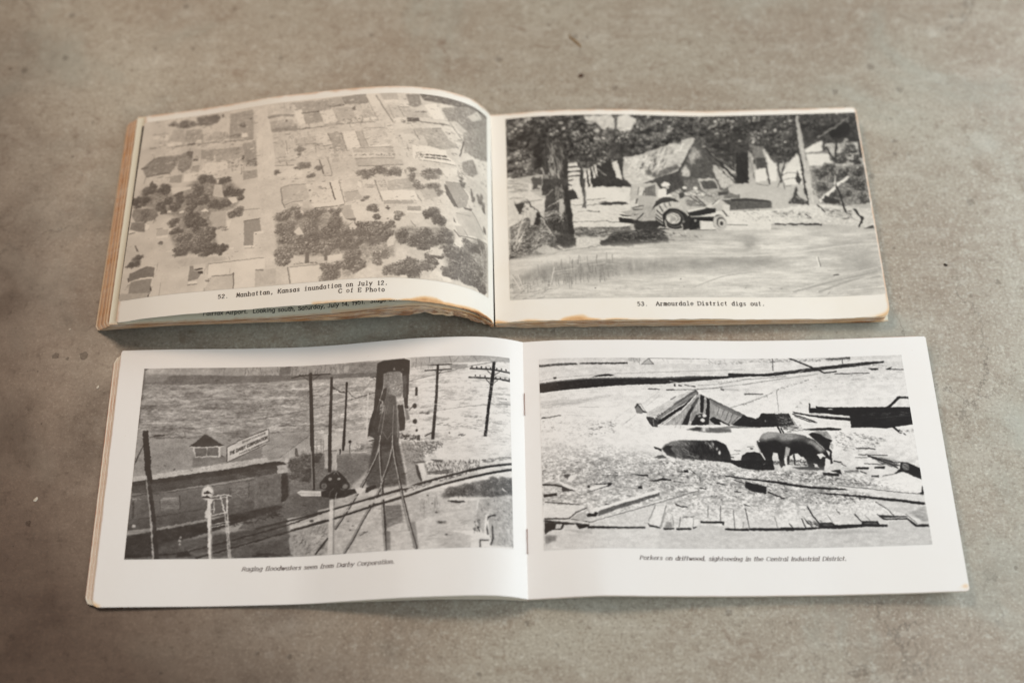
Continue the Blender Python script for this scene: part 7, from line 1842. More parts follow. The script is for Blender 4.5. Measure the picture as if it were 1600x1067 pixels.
p .35 0.8 691.8,327.6 705,329.2 701.8,334.8 693.9,333.4
p .05 0.8 663.9,356.1 682.2,344.8 706.3,342.9 724.5,346.5 733.4,363.7 760.8,406.4 713.2,408.7 661.2,400 651.4,391.5
d .22 .15 190 10.61 2.39 10 25 768.1,203.9 829.8,204.7 848.2,232.8 861,262 844.7,264.7 802.4,261.2 789.6,229
d .55 .2 90 10.61 2.39 10 25 787,202.7 864.3,233 876.1,271 822.5,273.1 796.5,240.8
p .06 0.53 847.8,199.1 906.8,211.9 1035.5,227.5 1042.1,237.9 958.4,227.8 901,216.2 851.2,205.1
l .7 2.12 907.2,208.1 1035.7,225.5
l .1 4.24 848.2,207.9 917.5,235.5
l .08 2.65 852.8,215.3 898.8,235.1 925,239.4
l .15 1.59 768,204.8 786.6,206.2
p .05 0.27 906.3,169.2 911,170.8 909.1,187 928.3,188.8 927.8,181.5 963.4,185.5 1061.7,188.9 1083,189.1 1325.7,198.6 1327.7,219.8 1328.8,246.1 1306.9,251 1205.3,261.6 1151.5,269.6 1099.7,263.3 1036.3,262.4 1036.4,220.2 952.8,207.2 903.6,204.5
p .80 0.27 968.1,190.9 978.9,190.3 986.3,195 969,194.4
p .80 0.27 907.6,204.6 950.2,207.1 952.5,210.1 907.4,206.9
d .42 .12 50 15.91 1.33 -3 6 1063.8,213.9 1212.9,209.5 1323.6,212.3 1322.4,219.5 1184.5,223 1078.7,221.8
l .35 1.33 1119.7,232.1 1184,225.9 1321.7,223.9
l .8 2.65 1037,226.1 1035.6,226.6
p .05 0.27 1163.6,201.7 1217.9,156.7 1210.4,153.4 1159.1,195.6
l .05 6.89 1164,198.8 1205.6,158.6 1240,159.9
l .05 6.36 1164.2,254.2 1189.3,281.2
d .15 .08 8 6.89 3.18 40 20 1190.6,272.6 1202.4,281.7 1211.2,293.6 1191.1,287.1
p .05 0.53 870.2,263.6 954.5,259.7 967.9,259.2 1004.1,266.2 995.6,271.1 953.5,268.4 900.3,268.5
d .4 .15 16 10.61 2.12 5 10 823.5,262.9 892.7,265.5 894.7,271.3 833.6,268.9
l .05 5.3 784,231.9 799.8,272.7
l .1 4.24 802.7,258.3 809.4,275.8
p .06 0.8 893.3,282.9 902.1,275.8 931.5,275 945.3,292.7 960.2,300.3 968.8,306.3 961,316.2 955,333.2 962.4,347.7 958.1,361.8 946.7,347.2 933.3,326.8
q .6 1.06 .2 3.18 3.18 907.6,274.5 929.5,269.1 955.6,272.8 968.3,299.1 949.9,298.6 933.1,283.7
p .85 0.53 945.1,338.6 955.9,347.5 954.4,370.2 944.7,364.2
p .06 0.53 954.2,350.3 959.5,350.4 960.2,387.4 952.1,389.9
q .75 0.53 .15 2.65 5.3 960.4,310.4 970.8,322.2 965.4,344.9 958.9,333.3
g .60 .045 0.8 811.8,272.9 816.3,330.5 .05 3.18 3.18 716.7,303.5 723.5,302.1 736.3,280.6 758.6,270.7 785.2,272.5 806.1,276.3 838.1,276.8 874.4,285.4 909.6,303.3 933,329.7 946.7,347.2 956.7,373.1 949.2,370 939.1,366.9 933.1,395.1 926.2,409 914.1,400.3 899.7,388.7 897.4,408.4 881.7,408.1 875,374.1 865.9,361.1 847.3,362.3 835,353.6 818.6,359 809.6,392.9 796.5,392.8 790.3,401.1 785.9,392.6 783.6,364.3 782.8,347.2 767.2,344.1 761.3,375.3 764.8,406.4 742.7,403.4 740.8,369.4 730.1,343.7 721.4,323.6
q .62 2.65 .08 2.65 2.12 732.2,295 741.6,280.7 761,273.7 789.9,278.4 778,289.8 750.6,298.1
q .55 2.65 .08 2.65 2.12 794.6,284.2 837.8,279.1 857.5,293.8 830,302 798.1,301.6
q .62 5.3 .07 2.65 2.12 877.2,308.5 899,303.1 923.8,318 941.8,344.2 920.4,346.5 902.3,320.4
p .045 5.83 834.7,307.8 871.9,308.4 901,331.9 914.2,354.9 901.7,371.7 876,365.6 851.5,348.1 831.6,336.4
p .045 4.77 717.8,306.4 739.1,306.6 782.2,301.4 812.2,319 809.5,344.7 783,344.3 767.2,344.1 744.6,358.1 727.7,340.8
q .7 1.06 .08 2.12 4.24 811.6,324.7 826.9,330.6 818.6,359 809.4,370.3 800.9,375.8 806.6,347.5
p .9 0.53 800.2,370.2 810.6,358.9 812.3,393 823,415.7 815.4,412.7 803.8,398.5
p .05 0.53 814.6,359 821.4,357.7 815.2,390.2 809.9,390.1
p .88 0.53 848.9,348.1 829.7,353.5 822.3,373.3 831,390.4 846.8,390.6 870.8,388.1 865.2,368.2
p .88 0.53 769.5,347 782.2,352.9 783.8,375.6 764,375.3
d .15 .1 60 7.95 3.18 0 50 817,373.2 875.4,371.2 880.7,394 815.2,390.2
d .2 .1 30 7.95 2.65 0 40 764,375.3 787.7,375.7 788.9,389.8 765.5,386.7
p .08 0.53 832.4,353.5 837.7,353.6 838.9,390.5 833.6,390.4
p .88 0.53 911.5,354.9 930.6,349.6 942,364.1 931.7,362.4 921.4,372.1
p .06 0.53 933.6,346.8 945.7,355.7 956.4,375.9 946.6,370
p .85 0.53 894.8,385.8 907.6,388.9 916.1,406 908.4,404.4
p .9 0.53 938.1,375.4 951.1,375.8 952.6,406.9 938.9,412.1 929.2,406.2 935.1,389.5
p .05 1.06 824.8,398.8 885.6,396.9 929.5,403.4 928.7,410.4 886.8,409.6 845.1,406.1
p .05 1.06 735.6,394.8 766.9,398 763.3,407.8 718.4,408.8
e .9 2 724.7,304.1,3.71,3.71
p .05 0.27 923.7,418.8 935.3,420.5 976.8,423.1 976.8,432.9 923.7,430
p .08 0.27 949.2,413.8 981.1,409.1 986.6,427.6 978.2,421.7
q .45 0.27 .1 3.18 2.12 992.3,413.7 1040.6,412.5 1042.3,419.6 995.1,422.2
p .06 0.27 1032.6,403.8 1076.7,405.3 1074.5,412.2 1035.6,410.9
p .1 0.27 964.2,376.1 985.5,383.8 983.9,386.6 966.3,380.5
l .3 2.65 987.4,389.6 1000.7,398.5
p .06 0.27 1095.3,403.1 1127.6,404.3 1126.7,410.4 1094.4,409.2
d .3 .15 110 6.89 2.12 10 20 976.4,276.3 1039.6,278.4 1114.8,307.1 1123.9,336.1 1057.2,345.1 978.9,342.4
d .45 .15 60 7.95 1.59 0 15 1039.6,278.4 1141.3,305.3 1139.7,316.7 1062.8,302.3
l .2 3.71 1042.7,336 1084.5,337.5 1102.3,341
l .15 2.65 1047.5,359.5 1076.2,360 1140.8,365.2
l .25 1.86 1035.9,368.5 1074.8,370.7
l .2 2.65 1061.7,390.6 1123.4,397.1
q .72 1.06 .12 7.95 2.65 1091.5,363.3 1132.2,370.5 1179.4,386.5 1155,394 1110.7,375.4
l .08 4.24 1078.3,364.3 1154.2,399.6 1168.1,411.4
l .08 2.65 1080.9,364.4 1165.7,391.6 1179,389.3
d .15 .08 60 23.86 2.12 22 8 1080.7,365.8 1121.5,373 1170.9,391.8 1168.1,411.4 1128.3,398.7
l .1 4.24 963.9,379 986.8,383.9
l .3 2.65 988.9,388.2 1000.7,398.5
d .4 .1 14 5.3 1.59 0 20 1211.1,276.3 1240,276 1238.5,286 1209.8,284.9
p .06 0.95 1153.9,431.1 1175,413.4 1181.5,390 1205.8,394.3 1240.1,414.3 1239,452.9 1214.3,441.9 1200.4,431.2 1182.8,423.8
q .4 0.95 .2 4.45 3.18 1187.2,393.6 1205.5,396 1205.4,418 1189.5,420.7 1182.2,406.9
l .35 2.55 1115.9,436.4 1160.3,429.7
p .06 0.32 1080.6,432.8 1103.7,434.3 1102.8,441 1079.8,438.5
q .92 1.27 .03 6.36 3.18 1098.4,450.8 1182.4,427.2 1220,445.4 1240,456.3 1235,499.4 1092.6,470.7
p .05 0.64 1231.9,499.3 1239,472.9 1238.8,504.5 1211.6,501.8
q .76 29.69 .10 29.69 12.73 -2,351.5 177.5,345.9 366.9,363.1 618.7,401.7 828.9,410.1 1016.1,421.2 1152.3,486.2 941.1,523.6 815.1,536.7 398.1,536.1 3.7,546.7
m .05 25.45 10.61 21.21 0.9,233 181.9,240.2 308.8,263.2 241.4,332.3 177.5,345.9 -2,351.5
m .16 10.61 5.3 8.48 -2.1,358.2 177.9,336.8 367.2,358.5 619,397.2 828.9,410.1 1016.9,414.5 1194.8,476.8 939.8,534.5 813.2,554.2 396.9,553.6 3.1,568.3
m .12 5.09 3.39 8.48 -1.6,335.7 179,309.4 367.2,358.5 620,385.9 828.9,410.1 1016.9,414.5 1232.3,500.4 1222.4,565.9 394.1,597 3.1,568.3
m .06 6.36 4.24 8.48 2,186.7 182.9,217 331.5,239.9 157,331.7 -1.9,347
d .35 .2 330 5.3 2.12 5 30 2.9,369.8 408.5,376.1 403.1,460.1 245.2,469.9 1.2,436.7
d .55 .15 380 3.71 1.86 0 60 2.9,369.8 408.5,376.1 400.9,493.3 113.8,509.1 -0.4,502.8
d .45 .2 130 4.24 2.12 0 60 143.1,418.8 247.7,419.8 245.6,461.6 141.7,454.9
p .3 0.53 72.4,421.4 94.7,421.1 85.1,433.1 74.7,433.2
p .90 0.53 93.2,425.2 116.8,423.5 95,450.3 82.1,444.1
p .2 0.8 2.2,449.3 45.3,453.2 66,459.9 63.2,465.3 37.3,458.3 3.3,456.2
p .9 0.53 45.6,440.8 63.8,446 115,473.4 109.6,480 89,472.1 63.5,454.3
p .22 0.8 63.4,459.8 89,472.1 109.6,480 65.3,480.6
p .1 0.8 2.6,486.5 47,483.7 48.1,492 4.9,496.3
q .8 0.53 .12 4.77 3.71 4.6,459.1 37.2,461 47.2,478.2 31.3,485.5 5.3,483.9
l .15 3.18 0.8,451.9 45.2,456
l .2 3.18 9.7,513 61.6,518.8 118.3,527.1
q .88 0.8 .03 7.95 3.18 1.7,522 87.2,526.9 136.1,534.6 85.8,570.3 3.2,565.6
l .08 4.24 5.7,568.4 83.1,572.3
l .1 3.18 83.1,572.3 107,552.5 141.1,538.8
p .06 0.8 4.3,572.4 46.8,580.3 105.7,588.9 149.1,594.8 146.3,602.7 115.3,609.6 103,592.8 64.2,601.5 56.2,609.1 27.9,607.5 4.3,622.1
p .8 0.53 41.3,589.4 61.9,590.6 56.4,603.8 38.3,605.4
p .8 0.53 67,593.6 95.3,592.4 95,603.2 66.6,604.3
d .5 .2 20 10.61 2.12 5 10 5.6,573.8 126.4,585.9 126,596.6 5.3,584.6
l .1 2.12 90.8,574.6 146.9,586.6
p .07 0.53 127.5,556.1 137.5,564.6 148.1,556.8 163.4,560 174.3,544.1 177.6,557.8 173.3,568.5 142.4,570.2
e .9 2 141.8,552.5,6.89,5.3
q .72 0.53 .08 3.18 2.65 93.5,569.4 138.1,548.3 142.4,570.2 126.4,585.9
p .92 0.27 148.4,548.6 375.7,477 387.2,481 347.9,502.1 179,555.1
q .36 0.27 .10 3.71 3.71 179.2,551 255.5,524.9 380.3,487.4 381,496.3 294.4,527.4 241.5,544.2 178.4,568.7
p .88 0.27 146.6,594.7 240.9,557.8 400,507 426.7,498.5 426.4,502.7 266.9,554.9 159.4,595.1
l .35 2.39 146.8,589.3 264.3,554.9 399.6,512.5 480,487.1 512.1,478.6
l .3 2.65 145.7,485.5 206.2,467.2 219.6,458.9
p .9 0.27 151.4,471.9 211.8,458.9 209,464.4 156.3,480.3
p .12 0.27 148,460.7 154.4,463.7 154,472 147.6,470.4
l .15 3.18 171.5,458.1 214.5,457.5
p .08 0.53 214.7,453.3 230.3,454.7 213.9,470
p .08 0.27 289.6,422.3 348.6,425.9 347,430.2 320.8,429
p .06 0.27 312.2,465.3 325.3,465.1 324.7,474.3 311.7,473.6
l .35 1.59 263.6,467 313,473.5
p .08 0.27 199.5,530.5 206.2,525.1 216.4,529.2
p .08 0.53 346,446.9 378,440.9 394,436.5 404.4,439.2 404.1,444.8 393.6,443.5 372.2,449.3
l .3 2.12 195,427.6 247.3,428.2
l .4 2.12 185.3,408.6 222.5,398.8
q .82 0.53 .05 5.3 3.18 151.7,594.8 266.8,557.6 388.6,520.9 393.6,605.1 326.5,601.7 146.3,602.7
p .05 0.53 143.8,600.5 238.6,603.8 327.6,603.6 327.3,609 212.6,609.8 143.4,609.4
p .05 0.53 334.9,589.5 342.3,596.2 375.5,603.9 375.3,607.9 341.9,602.9
l .3 1.59 340.6,581.3 364.6,529.4
l .35 1.59 360,602.7 372.5,570.1
l .35 1.59 376.6,607.9 396.9,553.6
q .88 0.8 .03 3.18 15.91 342.6,592.1 367,532.1 398.4,531.7 375.6,602.6
q .74 0.8 .05 7.95 2.12 66.5,609.7 156,613.9 155.5,627.3 109.7,622.8
q .5 2.12 .1 5.3 2.65 6.8,625 42.8,627.1 39.8,642.9 6.1,654.2
d .25 .18 420 4.77 2.39 18 30 387.3,376.4 546.6,375 623.9,402.8 807.5,412.6 797.1,510 694.6,492.3 591.9,467.1 381.5,468.6
d .4 .2 230 4.24 2.12 18 40 382,460.3 591.9,467.1 798,501.8 793.6,543 455.8,531.2 405,509.7
d .6 .1 260 7.95 1.33 15 20 378.9,510 794.8,532 787.8,597.5 375.1,570.1
p .04 0.53 546.8,372.1 764.3,372.5 766.1,406.5 702.9,405.8 651,395.7 620.5,380.2
d .5 .2 30 3.18 1.59 0 60 639.1,380.2 763.4,381 761.4,400.8 651.4,391.5
p .05 0.53 600.7,425.3 660.7,433.7 712.7,440.1 803.4,451.3 802.5,460.2 720,446.6 678.5,440.7 603,429.5
p .9 0.27 696.8,442.2 724.3,456.5 711.3,454.9 691.3,445
p .05 0.27 667.4,447.1 733.9,464.9 731.4,489.9 690.3,482.5 662.9,467.2
l .7 3.71 736.4,466.3 734,489.9
l .06 4.77 738.5,484.4 787,507.1
l .1 2.65 628.5,440.6 661.7,451.8
p .06 0.27 391.4,436.6 422.8,440.4 422.5,444.6 393.6,443.5
l .15 2.65 430.2,447.3 461.6,450.7
p .06 0.53 464.6,407.9 480.6,406.4 482.5,416.2 469.4,414.9
p .08 0.53 490.9,410.5 503.6,417.5 500.7,420.3
l .3 1.86 482.3,400.8 518.4,431.3 518.2,450.8
l .12 3.18 515.5,468.9 533.6,473
l .12 3.18 628.9,480.4 648.3,483.2
l .08 3.71 430.2,524.6 445.3,532.7 467.4,534.4
l .1 2.12 445.8,412.3 472,414.9
l .12 2.65 654.9,525.2 672.5,532.1
l .1 3.18 572.2,450.5 597.9,458.8
l .3 1.86 536.6,533.5 532.5,569
l .25 2.12 577.4,530.6 573.2,579.7
l .25 2.12 618,544.3 617.6,606.8
l .2 2.39 657.6,538.9 665,612.4
l .35 1.59 749.6,567.1 755.9,606.5
l .4 1.59 486.5,574.6 481.7,604.4
l .3 1.59 401.2,529 378.9,591.7 372.8,605.3
l .3 2.12 444,569.5 436.4,604.7
l .4 1.59 418.4,564.2 418.6,599.4
q .55 2.12 .05 5.3 5.3 397.4,586.1 415.6,585.9 414.3,604.8 388.2,607.8
p .04 0.53 385.6,607.8 422,606.1 421.6,611.5 387.9,612.7
p .04 0.53 428.5,606.1 476.4,605.8 475.9,612.5 428,612.8
p .06 0.53 481.8,603.1 500.2,600.3 499.5,609.7 481.3,609.8
p .04 0.53 508,583.2 584.6,583.8 583.4,597.3 578.4,596 577.6,590 507.4,590.3
p .04 0.53 585.2,606.8 662.8,608.3 662.1,615.6 618.2,615.4 584.8,612.2
p .04 0.53 664.2,606.4 812.4,608.6 811.5,617.2 664.7,615.1
l .4 1.59 646.8,585.2 643.8,604.1
d .4 .1 8 21.21 2.12 -8 10 453.3,566.7 484.5,566.5 484.1,571.9 452.9,572.1
q .80 0.53 .02 15.91 2.65 372.2,616.1 475.7,615.7 503.1,596.2 580.6,600 589.5,617.6 785.4,620.4 779.2,678 368.3,677.5
p .06 0.64 924.6,418.5 974.1,423.3 976,433.4 923.6,426.9
p .08 0.32 953.5,412.6 978.9,409.9 984.6,426.9
q .5 0.32 .1 3.82 2.55 992.5,413.7 1041,413.6 1040.1,420.3 996.3,421.3
p .05 0.32 1032.9,403.2 1075,404.6 1074.1,411.4 1038.3,410.1
p .06 0.32 1094,402.9 1126.5,404.1 1125.5,411.5 1093.2,408.6
l .1 3.18 1046.8,417.2 1064.3,426.2
d .25 .15 260 5.09 2.55 15 35 786.8,409.6 918.7,415 984.9,437 1123.8,468.5 1122.9,475.1 969.4,461.7 783.6,439.8
d .35 .2 200 5.09 2.23 20 35 781.2,463.2 872.6,487.8 1055.5,516 991.8,530.5 775.6,516.4
p .04 0.64 782.4,451.5 875.2,465.2 967.7,475.1 1000.1,477 998.1,481 936.1,479.2 843.4,469.1 781.7,458.2
q .85 0.64 .04 19.09 1.91 965.6,466.7 1060.5,478 1238.8,504.5 1237.9,530.9 1058.1,496.2 998.1,481
l .25 1.91 964.3,464.9 1060.5,478 1151.3,492.8 1235.8,504.4
p .04 0.64 872.9,485.2 965.5,493.3 1057,504.5 1147.8,517.5 1237.6,532.6 1237.8,541.8 1146.4,527.4 1025.8,506.8 934.3,494.1
d .1 .06 60 7.64 3.18 8 15 842.1,480.7 1027.1,496.9 1117,518 993.9,514 903,495.1
q .8 0.95 .05 9.54 3.18 1070.9,516.5 1176.7,530.2 1238.9,544.1 1238.3,588.3 1170.5,572.6 1112.4,550.8
q .65 2.55 .08 9.54 3.82 1183.6,566.6 1235.7,545.7 1240.3,594.9 1221.7,597.4
l .2 2.23 1080.5,525.1 1115.5,550.9 1136.2,577.9
l .35 1.91 1016.9,528 1006.2,514.4
l .3 1.91 1171,569.4 1202.6,603.2
l .4 1.59 1039.4,568.1 1055.1,588.2
l .1 4.45 859.4,535.6 872.9,567 891.4,593.5 889.5,609.7
l .1 3.18 836.1,576.3 847.7,610.7
l .15 2.86 795.6,592.1 804.7,608.5
l .35 1.91 919.6,564.7 934.9,591.2
l .3 2.23 951.3,545.8 960,562.5
l .12 3.82 1008.9,565.5 1029.8,593.9
l .15 2.55 1079.6,566.1 1095.7,582.9
p .04 0.64 766.4,604.8 840.4,607.3 889.9,606.5 896.4,590.4 933.4,591.2 943.1,599.6 989.3,599.2 1025.9,600.3 1030.5,589.1 1077.8,590.5 1083.9,602.1 1108.2,602.9 1108.6,611 1043.2,609 950.7,612.8 889.4,611.4 842.6,615.5 765.2,616.1
q .25 0.95 .15 5.09 3.18 897.6,593.7 931.7,592.7 937.9,604.3 902.6,603.5
q .3 0.95 .15 5.09 3.18 1032.9,594 1072.8,593.6 1077.8,601.9 1035.1,600.6
p .04 0.64 1084.6,574.4 1101.8,583.1 1174.9,584.2 1201.9,608 1238.6,606.2 1238.6,615.9 1194.9,614.2 1174.2,589.1 1098.2,586.9
p .15 0.95 1079.2,569.4 1175.9,577.7 1175.4,581 1096.2,579.7
d .15 .1 30 12.73 2.55 40 15 843.9,576.4 898.8,583.9 896.1,606.6 858.7,609.2
q .79 0.64 .02 19.09 3.18 765.1,617.1 888.6,617.8 950.4,615 1073.3,612.2 1113,612.8 1116.1,590.2 1176.6,594 1197.7,615.9 1239.9,617.6 1239.6,678.7 759,675.6
q .72 1.27 .03 12.73 3.18 894.4,621.2 980.5,620.1 1076.7,621.3 1074.1,629.3 948.5,630.5
m .04 15.91 9.54 0 -9,-9 1249,-9 1249,684 -9,684
m .035 1.27 0.95 0 -9,-9 1249,-9 1249,684 -9,684
m .012 50.9 28.63 0 -9,-9 1249,-9 1249,684 -9,684
W 1.0 6
b 1
n .035
v .0 1.10 1.06
"""),
'A2': (800, 450, """
F .12
m .25 17.08 42.7 0 -9,-9 809,-9 809,459 -9,459
"""),
'stain_AL': (800, 511, """
F 0
p .26 3.35 403.9,505 464.3,507 523.5,508.7 552.8,508 576.2,509.6 601.5,506.6 609.4,502 625.2,497.6 641.3,497.1 653.6,498.5 665.9,504.9 694.2,504.4 729.5,501.3 752,501.5 766.5,505.2 784.4,505.6 800.3,508.2 800,528.6 757.7,527.6 683.5,527.3 621.7,526.1 524.2,529 404.8,520.1
p .50 2.09 464.5,510.8 523.6,511.4 552.8,509.8 576.2,510.9 601.6,508.8 625.3,502.5 651.6,503.3 666,507.8 694.2,508.2 729.6,506.2 752,504.9 766.5,507.5 800.3,512.7 800,528.6 757.7,527.6 683.5,527.3 621.7,526.1 524.2,529 465.2,525.9
p .85 1.05 661.9,512.8 694.2,511.1 729.6,508.9 754.9,506.1 773.6,505.6 791.5,507.1 800.2,515 800,528.6 757.7,527.6 683.5,527.3
"""),
'stain_AR': (800, 511, """
F 0
p .27 3.38 0.6,501.2 17.6,506.2 38.5,510.6 49.9,507.9 66.1,505.6 82.1,506.6 101.3,509.1 130.2,509.7 138.4,505.1 149.8,501 166,498.3 179,496.7 188.4,501 194.6,505.6 218.6,508.1 242.8,506.6 274.9,508.4 371.4,511.2 468.5,511.3 465.9,538.5 1,528.5
p .46 2.03 0.5,507.6 25.6,511.4 49.8,511.5 69.2,510.1 98,513 130,513.6 143.1,507.5 162.6,503.3 178.6,503.6 189.7,507.7 218.5,511 242.6,509.8 306.9,512 305.2,537.5 1,528.5
p .8 0.85 0.5,510.7 17.5,512 38.4,515.5 39.9,520.7 1.2,517.6
e .8 1.5 36.8,516.9,4.39,2.03 112.3,515.5,4.06,1.69 158.9,513.8,4.39,2.03 20.7,513.8,5.07,1.69
p .20 4.39 800.4,436.6 800.1,455.2 793.5,473.1 799.2,488.3 789.6,500.3 766.4,507.4 733.8,512.7 731.9,527.1 803.9,532.1 818.3,436.9
p .32 3.04 800.3,464.4 800.8,488.3 794,502.5 782,508.7 769,511.3 767,525.6 803.9,532.1 814.1,464.7
e .7 1.5 800.1,449.6,1.52,4.39
"""),
'stain_A2': (800, 511, """
F 0
p .2 2.53 447.9,500 510.2,506.8 571.8,509.3 591.7,505.5 615.5,503 643.3,500.2 672,502.8 704.4,502.9 740.1,502 766.4,502.5 796.3,508.4 795.8,538.2 694.6,544.9 612.9,535.8 449.8,532.5
p .45 1.69 531.1,512.5 572,514.8 621.9,515.1 643.7,510.8 672.2,510.5 704.6,508.4 740.2,507.6 766.5,507 796.2,513 795.8,538.2 694.6,544.9 612.9,535.8 532.6,541.8
p .8 1.06 592.3,519.8 643.9,516.3 672.4,514.9 704.7,511.7 740.3,509.8 766.5,509.2 796.2,515.3 795.8,538.2 694.6,544.9 612.9,535.8
"""),
'stain_BL': (800, 519, """
F 0
p .22 2.15 -8.9,484.8 -4.2,499.9 5.5,508.9 16.2,514.3 17.2,523.9 -7.4,523.6 -13.3,484.8
p .5 1.23 -9.4,505.8 1.8,514.9 7.8,516.4 8.6,523.8 -8.8,523.6
"""),
'stain_BR': (800, 519, """
F 0
p .10 2.76 775.1,515.4 781,510.3 793.6,504 802.1,507 802.4,520.4
p .26 2.2 786.1,510.5 793.4,505.3 799.3,508.3 795.8,513.5
""")}

def art(key, seed):
    w, h, spec = ART[key]
    return paint(spec, w, h, seed)

CREAM = srgb(236, 234, 228); WHITE = srgb(235, 236, 237); TAN = srgb(196, 146, 98); RUST = srgb(172, 104, 66)
INK_A = srgb(34, 33, 33); INK_B = srgb(24, 22, 24)

# ---------------------------------------------------------------- the old yellowed booklet (far one)
R = RAILS['A']; HA = R['h']; LA = 213.
old = booklet('booklet', 'A', 'older yellowed booklet with burnt lower edges and typewritten captions, left page arched up')
R_Lb, R_Lt, R_L2, R_Rb, R_Rt = (np.array(R[k], float) for k in ('Lb', 'Lt', 'L2b', 'Rb', 'Rt'))
n = len(R_Lb)

stain_l = to_image('stain_left', art('stain_AL', 5), True)
stain_r = to_image('stain_right', art('stain_AR', 6), True)
pm_l = paper_material('aged_paper_left', CREAM, TAN, 2.2, LA, HA, .75, stain_l, 0., s_edge=(1, 0), t_edge=(0, 1))
pm_r = paper_material('aged_paper_right', CREAM, TAN, 1.6, LA, HA, .75, stain_r, 3., s_edge=(0, 1), t_edge=(0, 1))
pm_under = [paper_material('aged_paper_under', CREAM, c, e, LA, HA, .95, None, 5. + i, s_edge=(1, 1), t_edge=(1, 1))
            for i, (c, e) in enumerate(((srgb(214, 160, 104), 7.), (srgb(174, 122, 78), 7.), (srgb(236, 204, 160), 5.)))]
pm_second = paper_material('aged_paper_second', srgb(226, 224, 208), TAN, 2.0, LA, HA, .7, to_image('stain_second', art('stain_A2', 8), True), 9., s_edge=(0, 0), t_edge=(1, 1))

top_l = Sheet(R_Lb, R_Lt, h=HA)
page_l = leaf('page', top_l, pm_l, old, .3, 150, 22, tb=lambda s: corner(.012, .012, 'l')(s) + wobble(2, .0015)(s) * (s > .02), tt=lambda s: 1 - corner(.012, .012, 'l')(s))
page_l['label'] = 'left page arched upward, carrying the aerial town photograph'

gapb = np.zeros(n); gapb[:3] = (.9, .4, .1)
rb = R_Rb.copy(); rb[:, 0] += gapb
top_r = Sheet(rb, R_Rt, h=HA)
rc = corner(.024, .040, 'r'); rt_ = corner(.012, .018, 'r')
page_r = leaf('page', top_r, pm_r, old, .3, 150, 22, tb=lambda s: rc(s) + wobble(4, .0015)(s), tt=lambda s: 1 - rt_(s))
page_r['label'] = 'right page lying flat, carrying the tractor photograph, with a brown stained lower edge'

# the leaf below the lifted page, its caption half hidden
s2b = R_L2.copy(); s2t = R_Lt.copy(); s2t[:, 1] -= np.interp(np.linspace(0, 1, n), [0, .15, .9, 1], [1.5, 4., 3., .8])
k0 = np.linspace(1, 0, n)
s2b[:, 0] = R_L2[:, 0] * (205.2 / abs(R_L2[0, 0])); s2t[:, 0] = R_Lt[:, 0] * (204.0 / abs(R_Lt[0, 0]))
second = Sheet(s2b, s2t, 0 * k0, 0.4 * k0, h=HA)
page_2 = leaf('page', second, pm_second, old, .3, 150, 22, tb=lambda s: wobble(9, .003)(s) * np.clip((s - .6) / .3, 0, 1))
page_2['label'] = 'page lying under the lifted left page, its caption partly covered'

# the rest of the left half: leaves fanned towards the outer edge, charred along the bottom near the spine
NL = 11
zb_end = np.interp(np.linspace(0, 1, n), [0, .08, .2, .3, .55, .74, .82, .9, .96, 1], [1.6, 4.6, 8.2, 9.8, 13.8, 18.6, 21.5, 17., 9.5, 5.2])
for k in range(1, NL + 1):
    f = k / NL
    b = s2b.copy(); t = s2t.copy()
    uo = 205.8 + 10.4 * f + random.uniform(-.35, .35); ut = 204.6 + 8.4 * f + random.uniform(-.35, .35)
    b[:, 0] *= uo / abs(s2b[0, 0]); t[:, 0] *= ut / abs(s2t[0, 0])
    b[:, 1] = s2b[:, 1] - .6 + (zb_end - s2b[:, 1] + .6) * f
    t[:, 1] = s2t[:, 1] - .6 + (zb_end * .97 - s2t[:, 1] + .6) * f
    sh = Sheet(b, t, (3.8 * f) * k0, (.4 + 3.2 * f) * k0, h=HA)
    w1, w2 = wobble(20 + k, .004, 30), wobble(60 + k, .010, 55)
    leaf('page', sh, pm_under[k % 3], old, .34, 90, 8,
         tb=lambda s, w1=w1, w2=w2: corner(.014, .02, 'l')(s) + w1(s) * np.clip((s - .3) / .4, 0, 1) + np.abs(w2(s)) * np.clip((s - .62) / .2, 0, 1) - .002,
         tt=lambda s: 1 - corner(.010, .016, 'l')(s))

NR = 7
zr_end = np.interp(np.linspace(0, 1, n), [0, .1, .3, .55, 1], [4.6, 4.0, 4.0, 3.0, 3.2])
for k in range(1, NR + 1):
    f = k / NR
    b = rb.copy(); t = R_Rt.copy()
    sh_u = random.uniform(-.6, .3) - (1.4 if k == NR else 0)
    b[:, 0] *= (b[-1, 0] + sh_u) / b[-1, 0]; t[:, 0] *= (t[-1, 0] + sh_u) / t[-1, 0]
    b[:, 1] += -.5 + (zr_end - b[:, 1] + .5) * f; t[:, 1] += -.5 + (zr_end - t[:, 1] + .5) * f
    sh = Sheet(b, t, np.full(n, -.2 * f), np.full(n, -.4 * f), h=HA)
    w1 = wobble(90 + k, .003, 35)
    last = k >= NR - 1
    leaf('page', sh, pm_under[(k + 1) % 3] if not last else pm_second, old, .34, 90, 8,
         tb=lambda s, w1=w1, last=last: (0 if last else 1) * corner(.02, .034, 'r')(s) + w1(s) * np.clip((.6 - s) / .4, .15, 1),
         tt=lambda s: 1 - corner(.014, .022, 'r')(s))

